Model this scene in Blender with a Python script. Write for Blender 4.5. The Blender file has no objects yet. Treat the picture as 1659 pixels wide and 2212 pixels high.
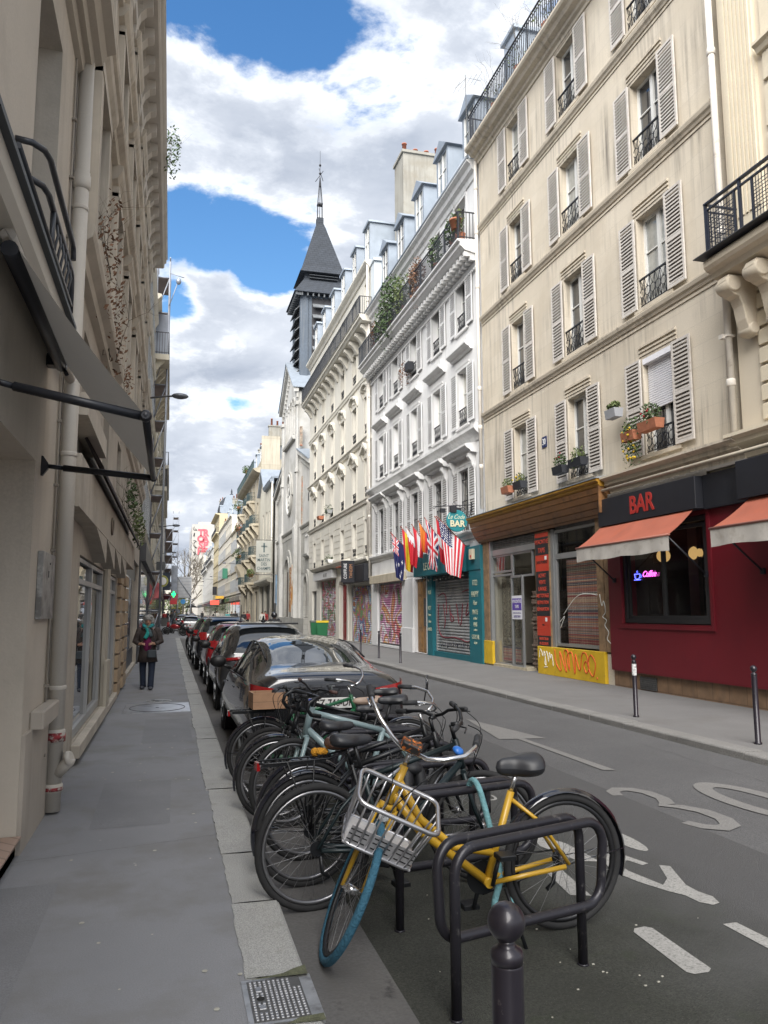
import bpy, bmesh, math, random
from mathutils import Vector, Matrix, Euler
R = math.radians
random.seed(7)
scene = bpy.context.scene
col = scene.collection
# ---------------------------------------------------------------- camera
FPX, CXP, CYP = 1690.0, 829.5, 1106.0
PITCH = math.atan(214.0 / FPX)
YAW = math.atan((829.5 - 366.0) * math.cos(PITCH) / FPX)
ROLL = R(-0.22)
H0 = 1.65
cam_d = bpy.data.cameras.new('camera'); cam = bpy.data.objects.new('camera', cam_d); col.objects.link(cam)
cam_d.sensor_fit = 'VERTICAL'; cam_d.sensor_height = 24.0; cam_d.lens = 24.0 * FPX / 2212.0
cam_d.clip_start = 0.05; cam_d.clip_end = 5000
_F = Vector((math.sin(YAW) * math.cos(PITCH), math.cos(YAW) * math.cos(PITCH), math.sin(PITCH)))
_R = Vector((math.cos(YAW), -math.sin(YAW), 0)); _U = _R.cross(_F)
_R2 = _R * math.cos(ROLL) + _U * math.sin(ROLL); _U2 = -_R * math.sin(ROLL) + _U * math.cos(ROLL)
cam.matrix_world = Matrix(((_R2.x, _U2.x, -_F.x, 0), (_R2.y, _U2.y, -_F.y, 0), (_R2.z, _U2.z, -_F.z, H0), (0, 0, 0, 1)))
scene.camera = cam
# ---------------------------------------------------------------- view, sun, world
scene.view_settings.view_transform = 'Standard'; scene.view_settings.look = 'None'
scene.view_settings.gamma = 1.0; scene.view_settings.exposure = 0.88
scene.cycles.max_bounces = 8; scene.cycles.diffuse_bounces = 5; scene.cycles.glossy_bounces = 4
scene.cycles.transparent_max_bounces = 12; scene.cycles.use_denoising = True
SUN_EL, SUN_AZ = 44.0, 208.0
sd = bpy.data.lights.new('sun', 'SUN'); sun = bpy.data.objects.new('sun', sd); col.objects.link(sun)
sd.energy = 5.0; sd.angle = R(60); sd.color = (1.0, 0.96, 0.90)
_s = Vector((math.sin(R(SUN_AZ)) * math.cos(R(SUN_EL)), math.cos(R(SUN_AZ)) * math.cos(R(SUN_EL)), math.sin(R(SUN_EL))))
sun.rotation_euler = _s.to_track_quat('Z', 'Y').to_euler()
def pixdir(u, v):
 return (_F * FPX + _R2 * (u - CXP) - _U2 * (v - CYP)).normalized()
world = bpy.data.worlds.new('World'); scene.world = world; world.use_nodes = True
def build_world():
 nt = world.node_tree; N = nt.nodes; L = nt.links
 for n in list(N): N.remove(n)
 out = N.new('ShaderNodeOutputWorld')
 sky = N.new('ShaderNodeTexSky'); sky.sky_type = 'NISHITA'; sky.sun_disc = False
 sky.sun_elevation = R(SUN_EL); sky.sun_rotation = R(SUN_AZ); sky.air_density = 1.4; sky.dust_density = 0.2; sky.ozone_density = 2.5
 geo = N.new('ShaderNodeNewGeometry')
 vm = N.new('ShaderNodeVectorMath'); vm.operation = 'SCALE'; vm.inputs[3].default_value = -1.0
 L.new(geo.outputs['Incoming'], vm.inputs[0])
 dirv = N.new('ShaderNodeTexCoord').outputs['Generated']
 sep = N.new('ShaderNodeSeparateXYZ'); L.new(dirv, sep.inputs[0])
 def math_(op, a, b=None, c=None, clamp=False):
  m = N.new('ShaderNodeMath'); m.operation = op; m.use_clamp = clamp
  for i, x in enumerate((a, b, c)):
   if x is None: continue
   if isinstance(x, (int, float)): m.inputs[i].default_value = x
   else: L.new(x, m.inputs[i])
  return m.outputs[0]
 zz = math_('ADD', math_('ABSOLUTE', sep.outputs[2]), 0.35)
 comb = N.new('ShaderNodeCombineXYZ')
 L.new(math_('DIVIDE', sep.outputs[0], zz), comb.inputs[0]); L.new(math_('DIVIDE', sep.outputs[1], zz), comb.inputs[1])
 L.new(math_('MULTIPLY', sep.outputs[2], 1.6), comb.inputs[2])
 P = comb.outputs[0]
 def noise(scale, detail, rough=0.55, off=0.0, dist=0.0):
  mp = N.new('ShaderNodeMapping'); mp.inputs['Location'].default_value = (off, off * 0.7, off * 0.3); L.new(P, mp.inputs[0])
  n = N.new('ShaderNodeTexNoise'); n.inputs['Scale'].default_value = scale; n.inputs['Detail'].default_value = detail
  n.inputs['Roughness'].default_value = rough; n.inputs['Distortion'].default_value = dist
  L.new(mp.outputs[0], n.inputs[0]); return n.outputs[0]
 cover = noise(3.2, 9, 0.58, 3.1, 0.15)
 gaps = None
 for (u, v, k, s) in (((-9.7, 13.7, 11.5), 0, 60, .5), ((-9.7, 17, 9.5), 0, 200, .4), ((.6, 1, 3.2), 0, 30, .5), ((.1, 1, 2.2), 0, 60, .5), ((.9, 1, 1.9), 0, 120, .4), ((-.5, -1, 1.5), 0, 8, .4), (400, -40, 200, 0.50), (510, 10, 200, 0.50), (610, 40, 260, 0.46), (670, 70, 600, 0.36), (395, 480, 330, 0.50), (470, 520, 300, 0.50), (560, 575, 300, 0.50), (630, 590, 900, 0.36),
         (380, 640, 700, 0.35), (440, 1060, 900, 0.16), (845, 1090, 900, 0.10), (-700, 300, 20, 0.4)):
  if k == 0: continue
  d = pixdir(u, v) if not isinstance(u, tuple) else Vector(u).normalized()
  dp = N.new('ShaderNodeVectorMath'); dp.operation = 'DOT_PRODUCT'; L.new(dirv, dp.inputs[0]); dp.inputs[1].default_value = d
  g = math_('MULTIPLY', math_('EXPONENT', math_('MULTIPLY', math_('SUBTRACT', dp.outputs['Value'], 1.0), float(k) * 2.6)), s)
  gaps = g if gaps is None else math_('MAXIMUM', gaps, g)
 nz2 = math_('MULTIPLY', math_('SUBTRACT', noise(6.0, 11, 0.62, 9.0, 0.25), 0.5), 0.70)
 field = math_('SUBTRACT', math_('ADD', math_('ADD', math_('MULTIPLY', math_('SUBTRACT', cover, 0.5), 0.9), 0.66), nz2), gaps)
 ramp = N.new('ShaderNodeValToRGB'); ramp.color_ramp.elements[0].position = 0.39; ramp.color_ramp.elements[1].position = 0.555
 ramp.color_ramp.interpolation = 'EASE'
 L.new(field, ramp.inputs[0])
 thick = noise(2.1, 7, 0.55, 21.0, 0.3)
 cr = N.new('ShaderNodeValToRGB')
 e = cr.color_ramp.elements
 e[0].position = 0.34; e[0].color = (0.33, 0.375, 0.46, 1)
 e[1].position = 0.62; e[1].color = (0.93, 0.95, 0.98, 1)
 m1 = cr.color_ramp.elements.new(0.50); m1.color = (0.56, 0.60, 0.67, 1)
 edge = math_('SUBTRACT', 1.0, math_('MULTIPLY', math_('SUBTRACT', field, 0.45), 5.0), clamp=True)
 L.new(math_('ADD', math_('ADD', math_('MULTIPLY', thick, 0.62), math_('MULTIPLY', noise(4.2, 10, 0.6, 5.0, 0.25), 0.36)), math_('MULTIPLY', edge, 0.20)), cr.inputs[0])
 bg1 = N.new('ShaderNodeBackground')
 hs = N.new('ShaderNodeHueSaturation'); hs.inputs['Saturation'].default_value = 1.30; hs.inputs['Hue'].default_value = 0.505
 L.new(sky.outputs[0], hs.inputs['Color']); L.new(hs.outputs[0], bg1.inputs[0]); bg1.inputs[1].default_value = 0.105
 bg2 = N.new('ShaderNodeBackground'); L.new(cr.outputs[0], bg2.inputs[0]); bg2.inputs[1].default_value = 0.77
 mix = N.new('ShaderNodeMixShader'); L.new(ramp.outputs[0], mix.inputs[0]); L.new(bg1.outputs[0], mix.inputs[1]); L.new(bg2.outputs[0], mix.inputs[2])
 L.new(mix.outputs[0], out.inputs[0])
build_world()
# ---------------------------------------------------------------- materials
MATS = {}
def mat(name, c, rough=0.7, metal=0.0, var=0.12, vs=1.5, bump=0.0, bs=30.0, streak=0.0, spec=0.5, fine=0.0, fs=60.0, emit=0.0,
  brick=None, stain=None, coat=0.0, speckle=None, alpha=None, streak_col=(0.12, 0.11, 0.10)):
 """procedural surface: base colour + broad noise + fine noise + rain streaks + masonry joints"""
 if name in MATS: return MATS[name]
 m = bpy.data.materials.new(name); m.use_nodes = True; MATS[name] = m
 nt = m.node_tree; N = nt.nodes; L = nt.links
 b = N['Principled BSDF']; b.inputs['Roughness'].default_value = rough; b.inputs['Metallic'].default_value = metal
 b.inputs['Specular IOR Level'].default_value = spec; b.inputs['Coat Weight'].default_value = coat; b.inputs['Coat Roughness'].default_value = 0.04
 geo = N.new('ShaderNodeNewGeometry'); pos = geo.outputs['Position']
 def noise(scale, detail=4, vec=None, rough_=0.55):
  n = N.new('ShaderNodeTexNoise'); n.inputs['Scale'].default_value = scale; n.inputs['Detail'].default_value = detail
  n.inputs['Roughness'].default_value = rough_; L.new(vec or pos, n.inputs[0]); return n.outputs[0]
 def mixc(f, a, b_, mode='MIX'):
  x = N.new('ShaderNodeMix'); x.data_type = 'RGBA'; x.blend_type = mode
  for sock, v in ((x.inputs[0], f), (x.inputs[6], a), (x.inputs[7], b_)):
   if isinstance(v, (int, float)): sock.default_value = v
   elif isinstance(v, tuple): sock.default_value = (v[0], v[1], v[2], 1)
   else: L.new(v, sock)
  return x.outputs[2]
 def rng(v, a, b_, c_=0.0, d=1.0):
  r = N.new('ShaderNodeMapRange'); r.inputs[1].default_value = a; r.inputs[2].default_value = b_; r.inputs[3].default_value = c_; r.inputs[4].default_value = d
  L.new(v, r.inputs[0]); return r.outputs[0]
 cc = (c[0], c[1], c[2])
 out = cc
 if var: out = mixc(rng(noise(vs, 6), 0.3, 0.7), tuple(x * (1 - var) for x in cc), tuple(min(1, x * (1 + var)) for x in cc))
 if fine: out = mixc(rng(noise(fs, 3), 0.35, 0.65), out, tuple(x * (1 - fine) for x in cc))
 if brick:
  bw, bh, mort, mc = brick
  sp = N.new('ShaderNodeSeparateXYZ'); L.new(pos, sp.inputs[0])
  ad = N.new('ShaderNodeMath'); ad.operation = 'ADD'; L.new(sp.outputs[0], ad.inputs[0]); L.new(sp.outputs[1], ad.inputs[1])
  cb = N.new('ShaderNodeCombineXYZ'); L.new(ad.outputs[0], cb.inputs[0]); L.new(sp.outputs[2], cb.inputs[1])
  bt = N.new('ShaderNodeTexBrick'); L.new(cb.outputs[0], bt.inputs[0]); bt.inputs['Scale'].default_value = 1.0
  bt.inputs['Brick Width'].default_value = bw; bt.inputs['Row Height'].default_value = bh; bt.inputs['Mortar Size'].default_value = mort
  bt.inputs['Color1'].default_value = (1, 1, 1, 1); bt.inputs['Color2'].default_value = (0.93, 0.92, 0.90, 1); bt.inputs['Mortar'].default_value = (mc, mc, mc, 1)
  out = mixc(1.0, out, bt.outputs[0], 'MULTIPLY')
 if streak:
  mp = N.new('ShaderNodeMapping'); mp.inputs['Scale'].default_value = (7.0, 7.0, 0.35); L.new(pos, mp.inputs[0])
  s1 = noise(1.0, 5, mp.outputs[0], 0.65)
  big = noise(0.45, 3)
  mm = N.new('ShaderNodeMath'); mm.operation = 'MULTIPLY'; L.new(rng(s1, 0.46, 0.70), mm.inputs[0]); L.new(rng(big, 0.42, 0.62), mm.inputs[1])
  m2 = N.new('ShaderNodeMath'); m2.operation = 'MULTIPLY'; L.new(mm.outputs[0], m2.inputs[0]); m2.inputs[1].default_value = streak
  out = mixc(m2.outputs[0], out, streak_col)
 if stain:
  sc_, lo, hi, scol = stain
  out = mixc(rng(noise(sc_, 6, None, 0.65), lo, hi), out, scol)
 if speckle:
  sc_, th, scol = speckle
  v = N.new('ShaderNodeTexVoronoi'); v.inputs['Scale'].default_value = sc_; L.new(pos, v.inputs[0])
  out = mixc(rng(v.outputs['Distance'], th, th * 0.8, 0.0, 1.0), out, scol)
 if isinstance(out, tuple): b.inputs['Base Color'].default_value = (out[0], out[1], out[2], 1)
 else: L.new(out, b.inputs['Base Color'])
 if bump:
  bp = N.new('ShaderNodeBump'); bp.inputs['Strength'].default_value = bump; bp.inputs['Distance'].default_value = 0.02
  L.new(noise(bs, 4), bp.inputs['Height']); L.new(bp.outputs[0], b.inputs['Normal'])
 if emit:
  b.inputs['Emission Color'].default_value = (cc[0], cc[1], cc[2], 1); b.inputs['Emission Strength'].default_value = emit
 if alpha is not None: b.inputs['Alpha'].default_value = alpha
 return m
def glass_mat(name, tint=(0.02, 0.025, 0.03), rough=0.02, see=0.0, wob=0.0):
 """window glass: a dark glossy pane, or a see-through one when see > 0"""
 if name in MATS: return MATS[name]
 m = bpy.data.materials.new(name); m.use_nodes = True; MATS[name] = m
 nt = m.node_tree; N = nt.nodes; L = nt.links; b = N['Principled BSDF']
 b.inputs['Base Color'].default_value = (*tint, 1); b.inputs['Roughness'].default_value = rough; b.inputs['Specular IOR Level'].default_value = 0.9
 b.inputs['Coat Weight'].default_value = 0.35; b.inputs['Coat Roughness'].default_value = 0.02
 if wob:
  geo = N.new('ShaderNodeNewGeometry'); n = N.new('ShaderNodeTexNoise'); n.inputs['Scale'].default_value = 1.3; L.new(geo.outputs['Position'], n.inputs[0])
  bp = N.new('ShaderNodeBump'); bp.inputs['Strength'].default_value = wob; bp.inputs['Distance'].default_value = 0.05; L.new(n.outputs[0], bp.inputs['Height']); L.new(bp.outputs[0], b.inputs['Normal'])
 if see:
  tr = N.new('ShaderNodeBsdfTransparent'); tr.inputs[0].default_value = (0.85, 0.88, 0.87, 1)
  gl = N.new('ShaderNodeBsdfGlossy'); gl.inputs['Roughness'].default_value = rough
  fr = N.new('ShaderNodeLayerWeight'); fr.inputs[0].default_value = 0.5; pw = N.new('ShaderNodeMath'); pw.operation = 'POWER'; pw.inputs[1].default_value = 4.5; L.new(fr.outputs['Facing'], pw.inputs[0])
  mr = N.new('ShaderNodeMapRange'); mr.inputs[3].default_value = 1 - see; mr.inputs[4].default_value = 1.0; L.new(pw.outputs[0], mr.inputs[0])
  mx = N.new('ShaderNodeMixShader'); L.new(mr.outputs[0], mx.inputs[0]); L.new(tr.outputs[0], mx.inputs[1]); L.new(gl.outputs[0], mx.inputs[2])
  L.new(mx.outputs[0], N['Material Output'].inputs[0])
 return m
def color_noise_mat(name, stops, scale=1.6, rough=0.55, seed=0.0, stretch=(1, 1, 1), bands=None, metal=0.0):
 """hard-edged colour patches in world space (spray paint, carpets)"""
 if name in MATS: return MATS[name]
 m = bpy.data.materials.new(name); m.use_nodes = True; MATS[name] = m
 nt = m.node_tree; N = nt.nodes; L = nt.links; b = N['Principled BSDF']; b.inputs['Roughness'].default_value = rough; b.inputs['Metallic'].default_value = metal
 geo = N.new('ShaderNodeNewGeometry'); mp = N.new('ShaderNodeMapping'); mp.inputs['Location'].default_value = (seed, seed * 1.7, seed * 0.6); mp.inputs['Scale'].default_value = stretch
 L.new(geo.outputs['Position'], mp.inputs[0])
 n = N.new('ShaderNodeTexNoise'); n.inputs['Scale'].default_value = scale; n.inputs['Detail'].default_value = 1.2; n.inputs['Distortion'].default_value = 0.9
 L.new(mp.outputs[0], n.inputs[0])
 cr = N.new('ShaderNodeValToRGB'); cr.color_ramp.interpolation = 'CONSTANT'
 k = len(stops)
 for i, s in enumerate(stops):
  p = 0.27 + 0.46 * i / k
  e = cr.color_ramp.elements[i] if i < 2 else cr.color_ramp.elements.new(p)
  e.position = 0.0 if i == 0 else p; e.color = (*s, 1)
 L.new(n.outputs[0], cr.inputs[0])
 L.new(cr.outputs[0], b.inputs['Base Color'])
 return m
# ---------------------------------------------------------------- mesh builder
class MB:
 def __init__(s, tf=None): s.v = []; s.f = []; s.mi = []; s.sm = []; s.tf = tf
 def P(s, p):
  p = Vector(p); s.v.append(s.tf(p) if s.tf else p); return len(s.v) - 1
 def F(s, idx, mi=0, sm=False): s.f.append(tuple(idx)); s.mi.append(mi); s.sm.append(sm)
 def quad(s, a, b, c, d, mi=0): i = [s.P(p) for p in (a, b, c, d)]; s.F(i, mi)
 def poly(s, pts, mi=0): s.F([s.P(p) for p in pts], mi)
 def box(s, x0, x1, y0, y1, z0, z1, mi=0):
  i = [s.P(p) for p in ((x0, y0, z0), (x1, y0, z0), (x1, y1, z0), (x0, y1, z0), (x0, y0, z1), (x1, y0, z1), (x1, y1, z1), (x0, y1, z1))]
  for q in ((0, 3, 2, 1), (4, 5, 6, 7), (0, 1, 5, 4), (1, 2, 6, 5), (2, 3, 7, 6), (3, 0, 4, 7)): s.F([i[k] for k in q], mi)
 def bbox(s, x0, x1, y0, y1, z0, z1, r=0.01, mi=0):
  """box with chamfered vertical and top edges"""
  o = [(x0 + r, y0), (x1 - r, y0), (x1, y0 + r), (x1, y1 - r), (x1 - r, y1), (x0 + r, y1), (x0, y1 - r), (x0, y0 + r)]
  cx, cy = (x0 + x1) / 2, (y0 + y1) / 2
  rings = []
  for z, k in ((z0, 0), (z1 - r, 0), (z1, r)):
   rings.append([s.P((x + (k if x < cx else -k), y + (k if y < cy else -k), z)) for x, y in o])
  for a, b in zip(rings, rings[1:]):
   for j in range(8): s.F((a[j], a[(j + 1) % 8], b[(j + 1) % 8], b[j]), mi)
  s.F(rings[-1], mi); s.F(rings[0][::-1], mi)
 def prism(s, poly, a0, a1, fn, mi=0, caps=True, sm=False):
  """extrude a 2-d polygon: fn(p, q, a) -> point"""
  A = [s.P(fn(p, q, a0)) for p, q in poly]; B = [s.P(fn(p, q, a1)) for p, q in poly]
  n = len(poly)
  for j in range(n): s.F((A[j], A[(j + 1) % n], B[(j + 1) % n], B[j]), mi, sm)
  if caps: s.F(A[::-1], mi); s.F(B, mi)
 def tube(s, pts, r, n=8, mi=0, closed=False, caps=True):
  pts = [Vector(p) for p in pts]; m = len(pts)
  rr = r if isinstance(r, (list, tuple)) else [r] * m
  rings = []; up = None
  for k in range(m):
   if closed: t = (pts[(k + 1) % m] - pts[k - 1])
   else: t = pts[min(k + 1, m - 1)] - pts[max(k - 1, 0)]
   if t.length < 1e-9: t = Vector((0, 0, 1))
   t.normalize()
   if up is None:
    up = Vector((0, 0, 1)) if abs(t.z) < 0.9 else Vector((1, 0, 0))
   a = up - t * up.dot(t)
   if a.length < 1e-6: a = t.orthogonal()
   a.normalize(); b = t.cross(a); up = a
   rings.append([s.P(pts[k] + (a * math.cos(2 * math.pi * j / n) + b * math.sin(2 * math.pi * j / n)) * rr[k]) for j in range(n)])
  mm = m if closed else m - 1
  for k in range(mm):
   A = rings[k]; B = rings[(k + 1) % m]
   for j in range(n): s.F((A[j], A[(j + 1) % n], B[(j + 1) % n], B[j]), mi, True)
  if caps and not closed: s.F(rings[0][::-1], mi); s.F(rings[-1], mi)
 def lathe(s, prof, c, n=16, mi=0, axis=(0, 0, 1), sm=True):
  ax = Vector(axis).normalized(); a = ax.orthogonal().normalized(); b = ax.cross(a); c = Vector(c)
  rings = [[s.P(c + ax * z + (a * math.cos(2 * math.pi * j / n) + b * math.sin(2 * math.pi * j / n)) * max(r, 1e-4)) for j in range(n)] for r, z in prof]
  for A, B in zip(rings, rings[1:]):
   for j in range(n): s.F((A[j], A[(j + 1) % n], B[(j + 1) % n], B[j]), mi, sm)
  s.F(rings[0][::-1], mi); s.F(rings[-1], mi)
 def ball(s, c, r, n=14, mi=0, sz=1.0, sy=1.0):
  c = Vector(c); rings = []
  m = max(4, n // 2)
  for k in range(m + 1):
   t = math.pi * k / m
   rings.append([s.P(c + Vector((math.sin(t) * math.cos(2 * math.pi * j / n) * r, math.sin(t) * math.sin(2 * math.pi * j / n) * r * sy, math.cos(t) * r * sz))) for j in range(n)])
  for A, B in zip(rings, rings[1:]):
   for j in range(n): s.F((A[j], B[j], B[(j + 1) % n], A[(j + 1) % n]), mi, True)
 def grid(s, fn, nu, nv, mi=0, sm=True):
  idx = [[s.P(fn(i / nu, j / nv)) for j in range(nv + 1)] for i in range(nu + 1)]
  for i in range(nu):
   for j in range(nv): s.F((idx[i][j], idx[i + 1][j], idx[i + 1][j + 1], idx[i][j + 1]), mi, sm)
 def mesh(s, name, mats):
  me = bpy.data.meshes.new(name)
  me.from_pydata([tuple(v) for v in s.v], [], s.f)
  for m in (mats if isinstance(mats, (list, tuple)) else [mats]): me.materials.append(m)
  me.polygons.foreach_set('material_index', s.mi); me.polygons.foreach_set('use_smooth', s.sm)
  me.update(); return me
 def cut(s):
  """what follows is a separate piece: build() then makes one object per piece"""
  s.cuts = getattr(s, 'cuts', []) + [(len(s.v), len(s.f))]
 def build(s, name, mats, parent=None):
  cuts = [c for c in getattr(s, 'cuts', []) if c[1] < len(s.f)]
  if not cuts: return obj(name, s.mesh(name, mats), parent)
  marks = [(0, 0)] + cuts + [(len(s.v), len(s.f))]; o = None
  for (v0, f0), (v1, f1) in zip(marks, marks[1:]):
   if f1 <= f0: continue
   m = MB(); m.v = s.v[v0:v1]; m.f = [tuple(i - v0 for i in f) for f in s.f[f0:f1]]; m.mi = s.mi[f0:f1]; m.sm = s.sm[f0:f1]
   q = obj(name, m.mesh(name, mats), parent); o = o or q
  return o
WORLD = {}
def obj(name, me, parent=None, loc=(0, 0, 0), rot=(0, 0, 0), sc=None):
 """link a mesh; loc is in world terms when the parent is an unrotated Empty"""
 o = bpy.data.objects.new(name, me); col.objects.link(o)
 loc = Vector(loc)
 if parent is not None:
  o.parent = parent; off = WORLD.get(parent.name, Vector((0, 0, 0))); o.location = loc - off
 else: o.location = loc
 o.rotation_euler = rot
 if sc is not None: o.scale = sc
 WORLD[o.name] = loc
 return o
def tag(o, label=None, cat=None, group=None, kind=None):
 if label: o['label'] = label
 if cat: o['category'] = cat
 if group: o['group'] = group
 if kind: o['kind'] = kind
 return o
def thing(name, label, cat, loc=(0, 0, 0), group=None, rot=0.0):
 o = bpy.data.objects.new(name, None); col.objects.link(o); o.location = loc; o.rotation_euler = (0, 0, rot)
 o.empty_display_size = 0.2; WORLD[o.name] = Vector(loc)
 return tag(o, label, cat, group)
def local_thing(name, label, cat, loc=(0, 0, 0), group=None, rot=(0, 0, 0), sc=1.0):
 """an Empty whose parts are built round the origin and then stand at loc"""
 o = bpy.data.objects.new(name, None); col.objects.link(o); o.location = loc; o.rotation_euler = rot; o.scale = (sc, sc, sc)
 WORLD[o.name] = Vector((0, 0, 0)); return tag(o, label, cat, group)
def copy_tree(o, parent=None, **kw):
 c = o.copy(); col.objects.link(c)
 if parent is not None: c.parent = parent
 for ch in o.children: copy_tree(ch, c)
 for k, v in kw.items(): setattr(c, k, v)
 return c
def subsurf(o, n=2):
 md = o.modifiers.new('round', 'SUBSURF'); md.levels = n; md.render_levels = n; return o
def bevel(o, w=0.01, n=2):
 md = o.modifiers.new('edge', 'BEVEL'); md.width = w; md.segments = n; md.limit_method = 'ANGLE'; return o
_tc = {}
def text_mesh(txt, size, mats, ext=0.004, shear=0.0, align='CENTER', sx=1.0, bold=0.0):
 """lettering as a mesh in its own XY plane"""
 cu = bpy.data.curves.new('lettering', 'FONT'); cu.body = txt; cu.size = size; cu.extrude = ext; cu.shear = shear; cu.align_x = align; cu.align_y = 'CENTER'
 cu.space_line = 1.0; cu.offset = bold; cu.resolution_u = 3
 o = bpy.data.objects.new('tmp', cu); col.objects.link(o)
 dg = bpy.context.evaluated_depsgraph_get(); dg.update()
 me = bpy.data.meshes.new_from_object(o.evaluated_get(dg)); bpy.data.objects.remove(o)
 me.name = 'lettering'
 me.materials.clear(); me.materials.append(mats)
 if sx != 1.0:
  for v in me.vertices: v.co.x *= sx
 return me
def face_text(txt, size, m, parent, loc, face='-X', name='lettering', **kw):
 me = text_mesh(txt, size, m, **kw)
 if face == '-X': Mx = Matrix(((0, 0, -1), (-1, 0, 0), (0, 1, 0)))
 elif face == '-Y': Mx = Matrix(((1, 0, 0), (0, 0, -1), (0, 1, 0)))
 else: Mx = Matrix(((0, 0, 1), (1, 0, 0), (0, 1, 0)))      # '+X'
 me.transform(Mx.to_4x4())
 return obj(name, me, parent, loc)
def tfR(FX):
 return lambda p: Vector((FX - p.y, p.x, p.z))
def tfL(FX):
 return lambda p: Vector((FX + p.y, p.x, p.z))
def molding(mb, u0, u1, prof, mi=0):
 """prof: (d, z) outline"""
 mb.prism(prof, u0, u1, lambda d, z, u: (u, d, z), mi)
def cornice(mb, u0, u1, z, h, d, mi=0, steps=3):
 for k in range(steps):
  a = k / steps; b = (k + 1) / steps
  mb.box(u0 - 0.0, u1, -0.02, d * (0.35 + 0.65 * b) , z + h * a, z + h * b, mi)
def wall(mb, u0, u1, z0, z1, holes, dep=0.28, mi=0, d=0.0):
 """a facade sheet with openings and their reveals; holes: (ua, ub, za, zb)"""
 us = sorted({u0, u1, *[h[0] for h in holes], *[h[1] for h in holes]}); zs = sorted({z0, z1, *[h[2] for h in holes], *[h[3] for h in holes]})
 us = [u for u in us if u0 <= u <= u1]; zs = [z for z in zs if z0 <= z <= z1]
 for a, b in zip(us, us[1:]):
  run = None
  for c, e in zip(zs, zs[1:]):
   inside = any(h[0] <= (a + b) / 2 <= h[1] and h[2] <= (c + e) / 2 <= h[3] for h in holes)
   if not inside: mb.quad((a, d, c), (b, d, c), (b, d, e), (a, d, e), mi)
 for (a, b, c, e) in holes:
  mb.quad((a, d, c), (a, d - dep, c), (a, d - dep, e), (a, d, e), mi); mb.quad((b, d, c), (b, d - dep, c), (b, d - dep, e), (b, d, e), mi)
  mb.quad((a, d, c), (b, d, c), (b, d - dep, c), (a, d - dep, c), mi); mb.quad((a, d, e), (b, d, e), (b, d - dep, e), (a, d - dep, e), mi)
def arc(cx, cz, r, a0, a1, n):
 return [(cx + r * math.cos(R(a0 + (a1 - a0) * k / n)), cz + r * math.sin(R(a0 + (a1 - a0) * k / n))) for k in range(n + 1)]
# ---------------------------------------------------------------- base materials
A_road = mat('road_asphalt', (0.128, 0.128, 0.131), 0.86, var=0.20, vs=0.8, fine=0.40, fs=110, bump=0.7, bs=160, stain=(1.1, 0.60, 0.80, (0.090, 0.090, 0.086)), speckle=(70, 0.10, (0.26, 0.25, 0.24)))
A_bay = mat('parking_bay_asphalt', (0.074, 0.078, 0.064), 0.95, var=0.30, vs=1.6, fine=0.5, fs=95, bump=1.4, bs=130, stain=(2.3, 0.56, 0.72, (0.050, 0.062, 0.036)), speckle=(60, 0.10, (0.20, 0.20, 0.18)))
A_gut = mat('gutter_concrete', (0.105, 0.102, 0.100), 0.85, var=0.2, vs=2.4, fine=0.2, fs=60, bump=0.3, bs=60, stain=(6.0, 0.60, 0.70, (0.035, 0.034, 0.034)))
A_pave = mat('pavement_asphalt', (0.222, 0.226, 0.240), 0.85, var=0.15, vs=0.7, fine=0.16, fs=140, bump=0.25, bs=180, stain=(1.3, 0.48, 0.66, (0.172, 0.170, 0.170)), speckle=(5.0, 0.055, (0.30, 0.30, 0.29)))
A_pave2 = mat('pavement_asphalt_far_side', (0.165, 0.162, 0.160), 0.88, var=0.14, vs=1.1, fine=0.15, fs=90, bump=0.25, bs=120, stain=(0.9, 0.52, 0.75, (0.13, 0.125, 0.12)))
M_cross = mat('pale_paving', (0.30, 0.30, 0.31), 0.75, var=0.15, vs=2.0, fine=0.12, fs=30, brick=(0.4, 0.4, 0.01, 0.7))
M_kerb = mat('kerb_granite', (0.42, 0.42, 0.405), 0.8, var=0.14, vs=2.2, fine=0.42, fs=150, bump=0.5, bs=120, stain=(3.0, 0.55, 0.75, (0.22, 0.225, 0.19)))
M_kerb2 = mat('kerb_granite_worn', (0.24, 0.235, 0.225), 0.85, var=0.2, vs=2.0, fine=0.35, fs=90, bump=0.5, bs=80)
M_paint = mat('road_paint_worn', (0.33, 0.325, 0.31), 0.8, var=0.12, vs=6, stain=(55.0, 0.52, 0.64, (0.16, 0.158, 0.152)), fine=0.25, fs=120)
M_paint_faded = mat('road_paint_faded', (0.205, 0.20, 0.193), 0.85, var=0.12, vs=4, stain=(60.0, 0.47, 0.62, (0.145, 0.143, 0.139)), fine=0.25, fs=120)
ROADZ = -0.10
def slab(name, x0, x1, y0, y1, z, m, label=None, thick=0.0):
 mb = MB()
 if thick: mb.box(x0, x1, y0, y1, z - thick, z)
 else: mb.quad((x0, y0, z), (x1, y0, z), (x1, y1, z), (x0, y1, z))
 o = mb.build(name, m); o['kind'] = 'structure'; return o
mbg = MB(); mbg.quad((-900, -300, ROADZ - 0.012), (900, -300, ROADZ - 0.012), (900, 1500, ROADZ - 0.012), (-900, 1500, ROADZ - 0.012))
o = mbg.build('ground', A_road); o['kind'] = 'structure'
slab('road', 1.04, 6.55, -6, 420, ROADZ - 0.004, A_road)
slab('parking_bay', 1.06, 4.2, -6, 13.0, ROADZ, A_bay)
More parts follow.
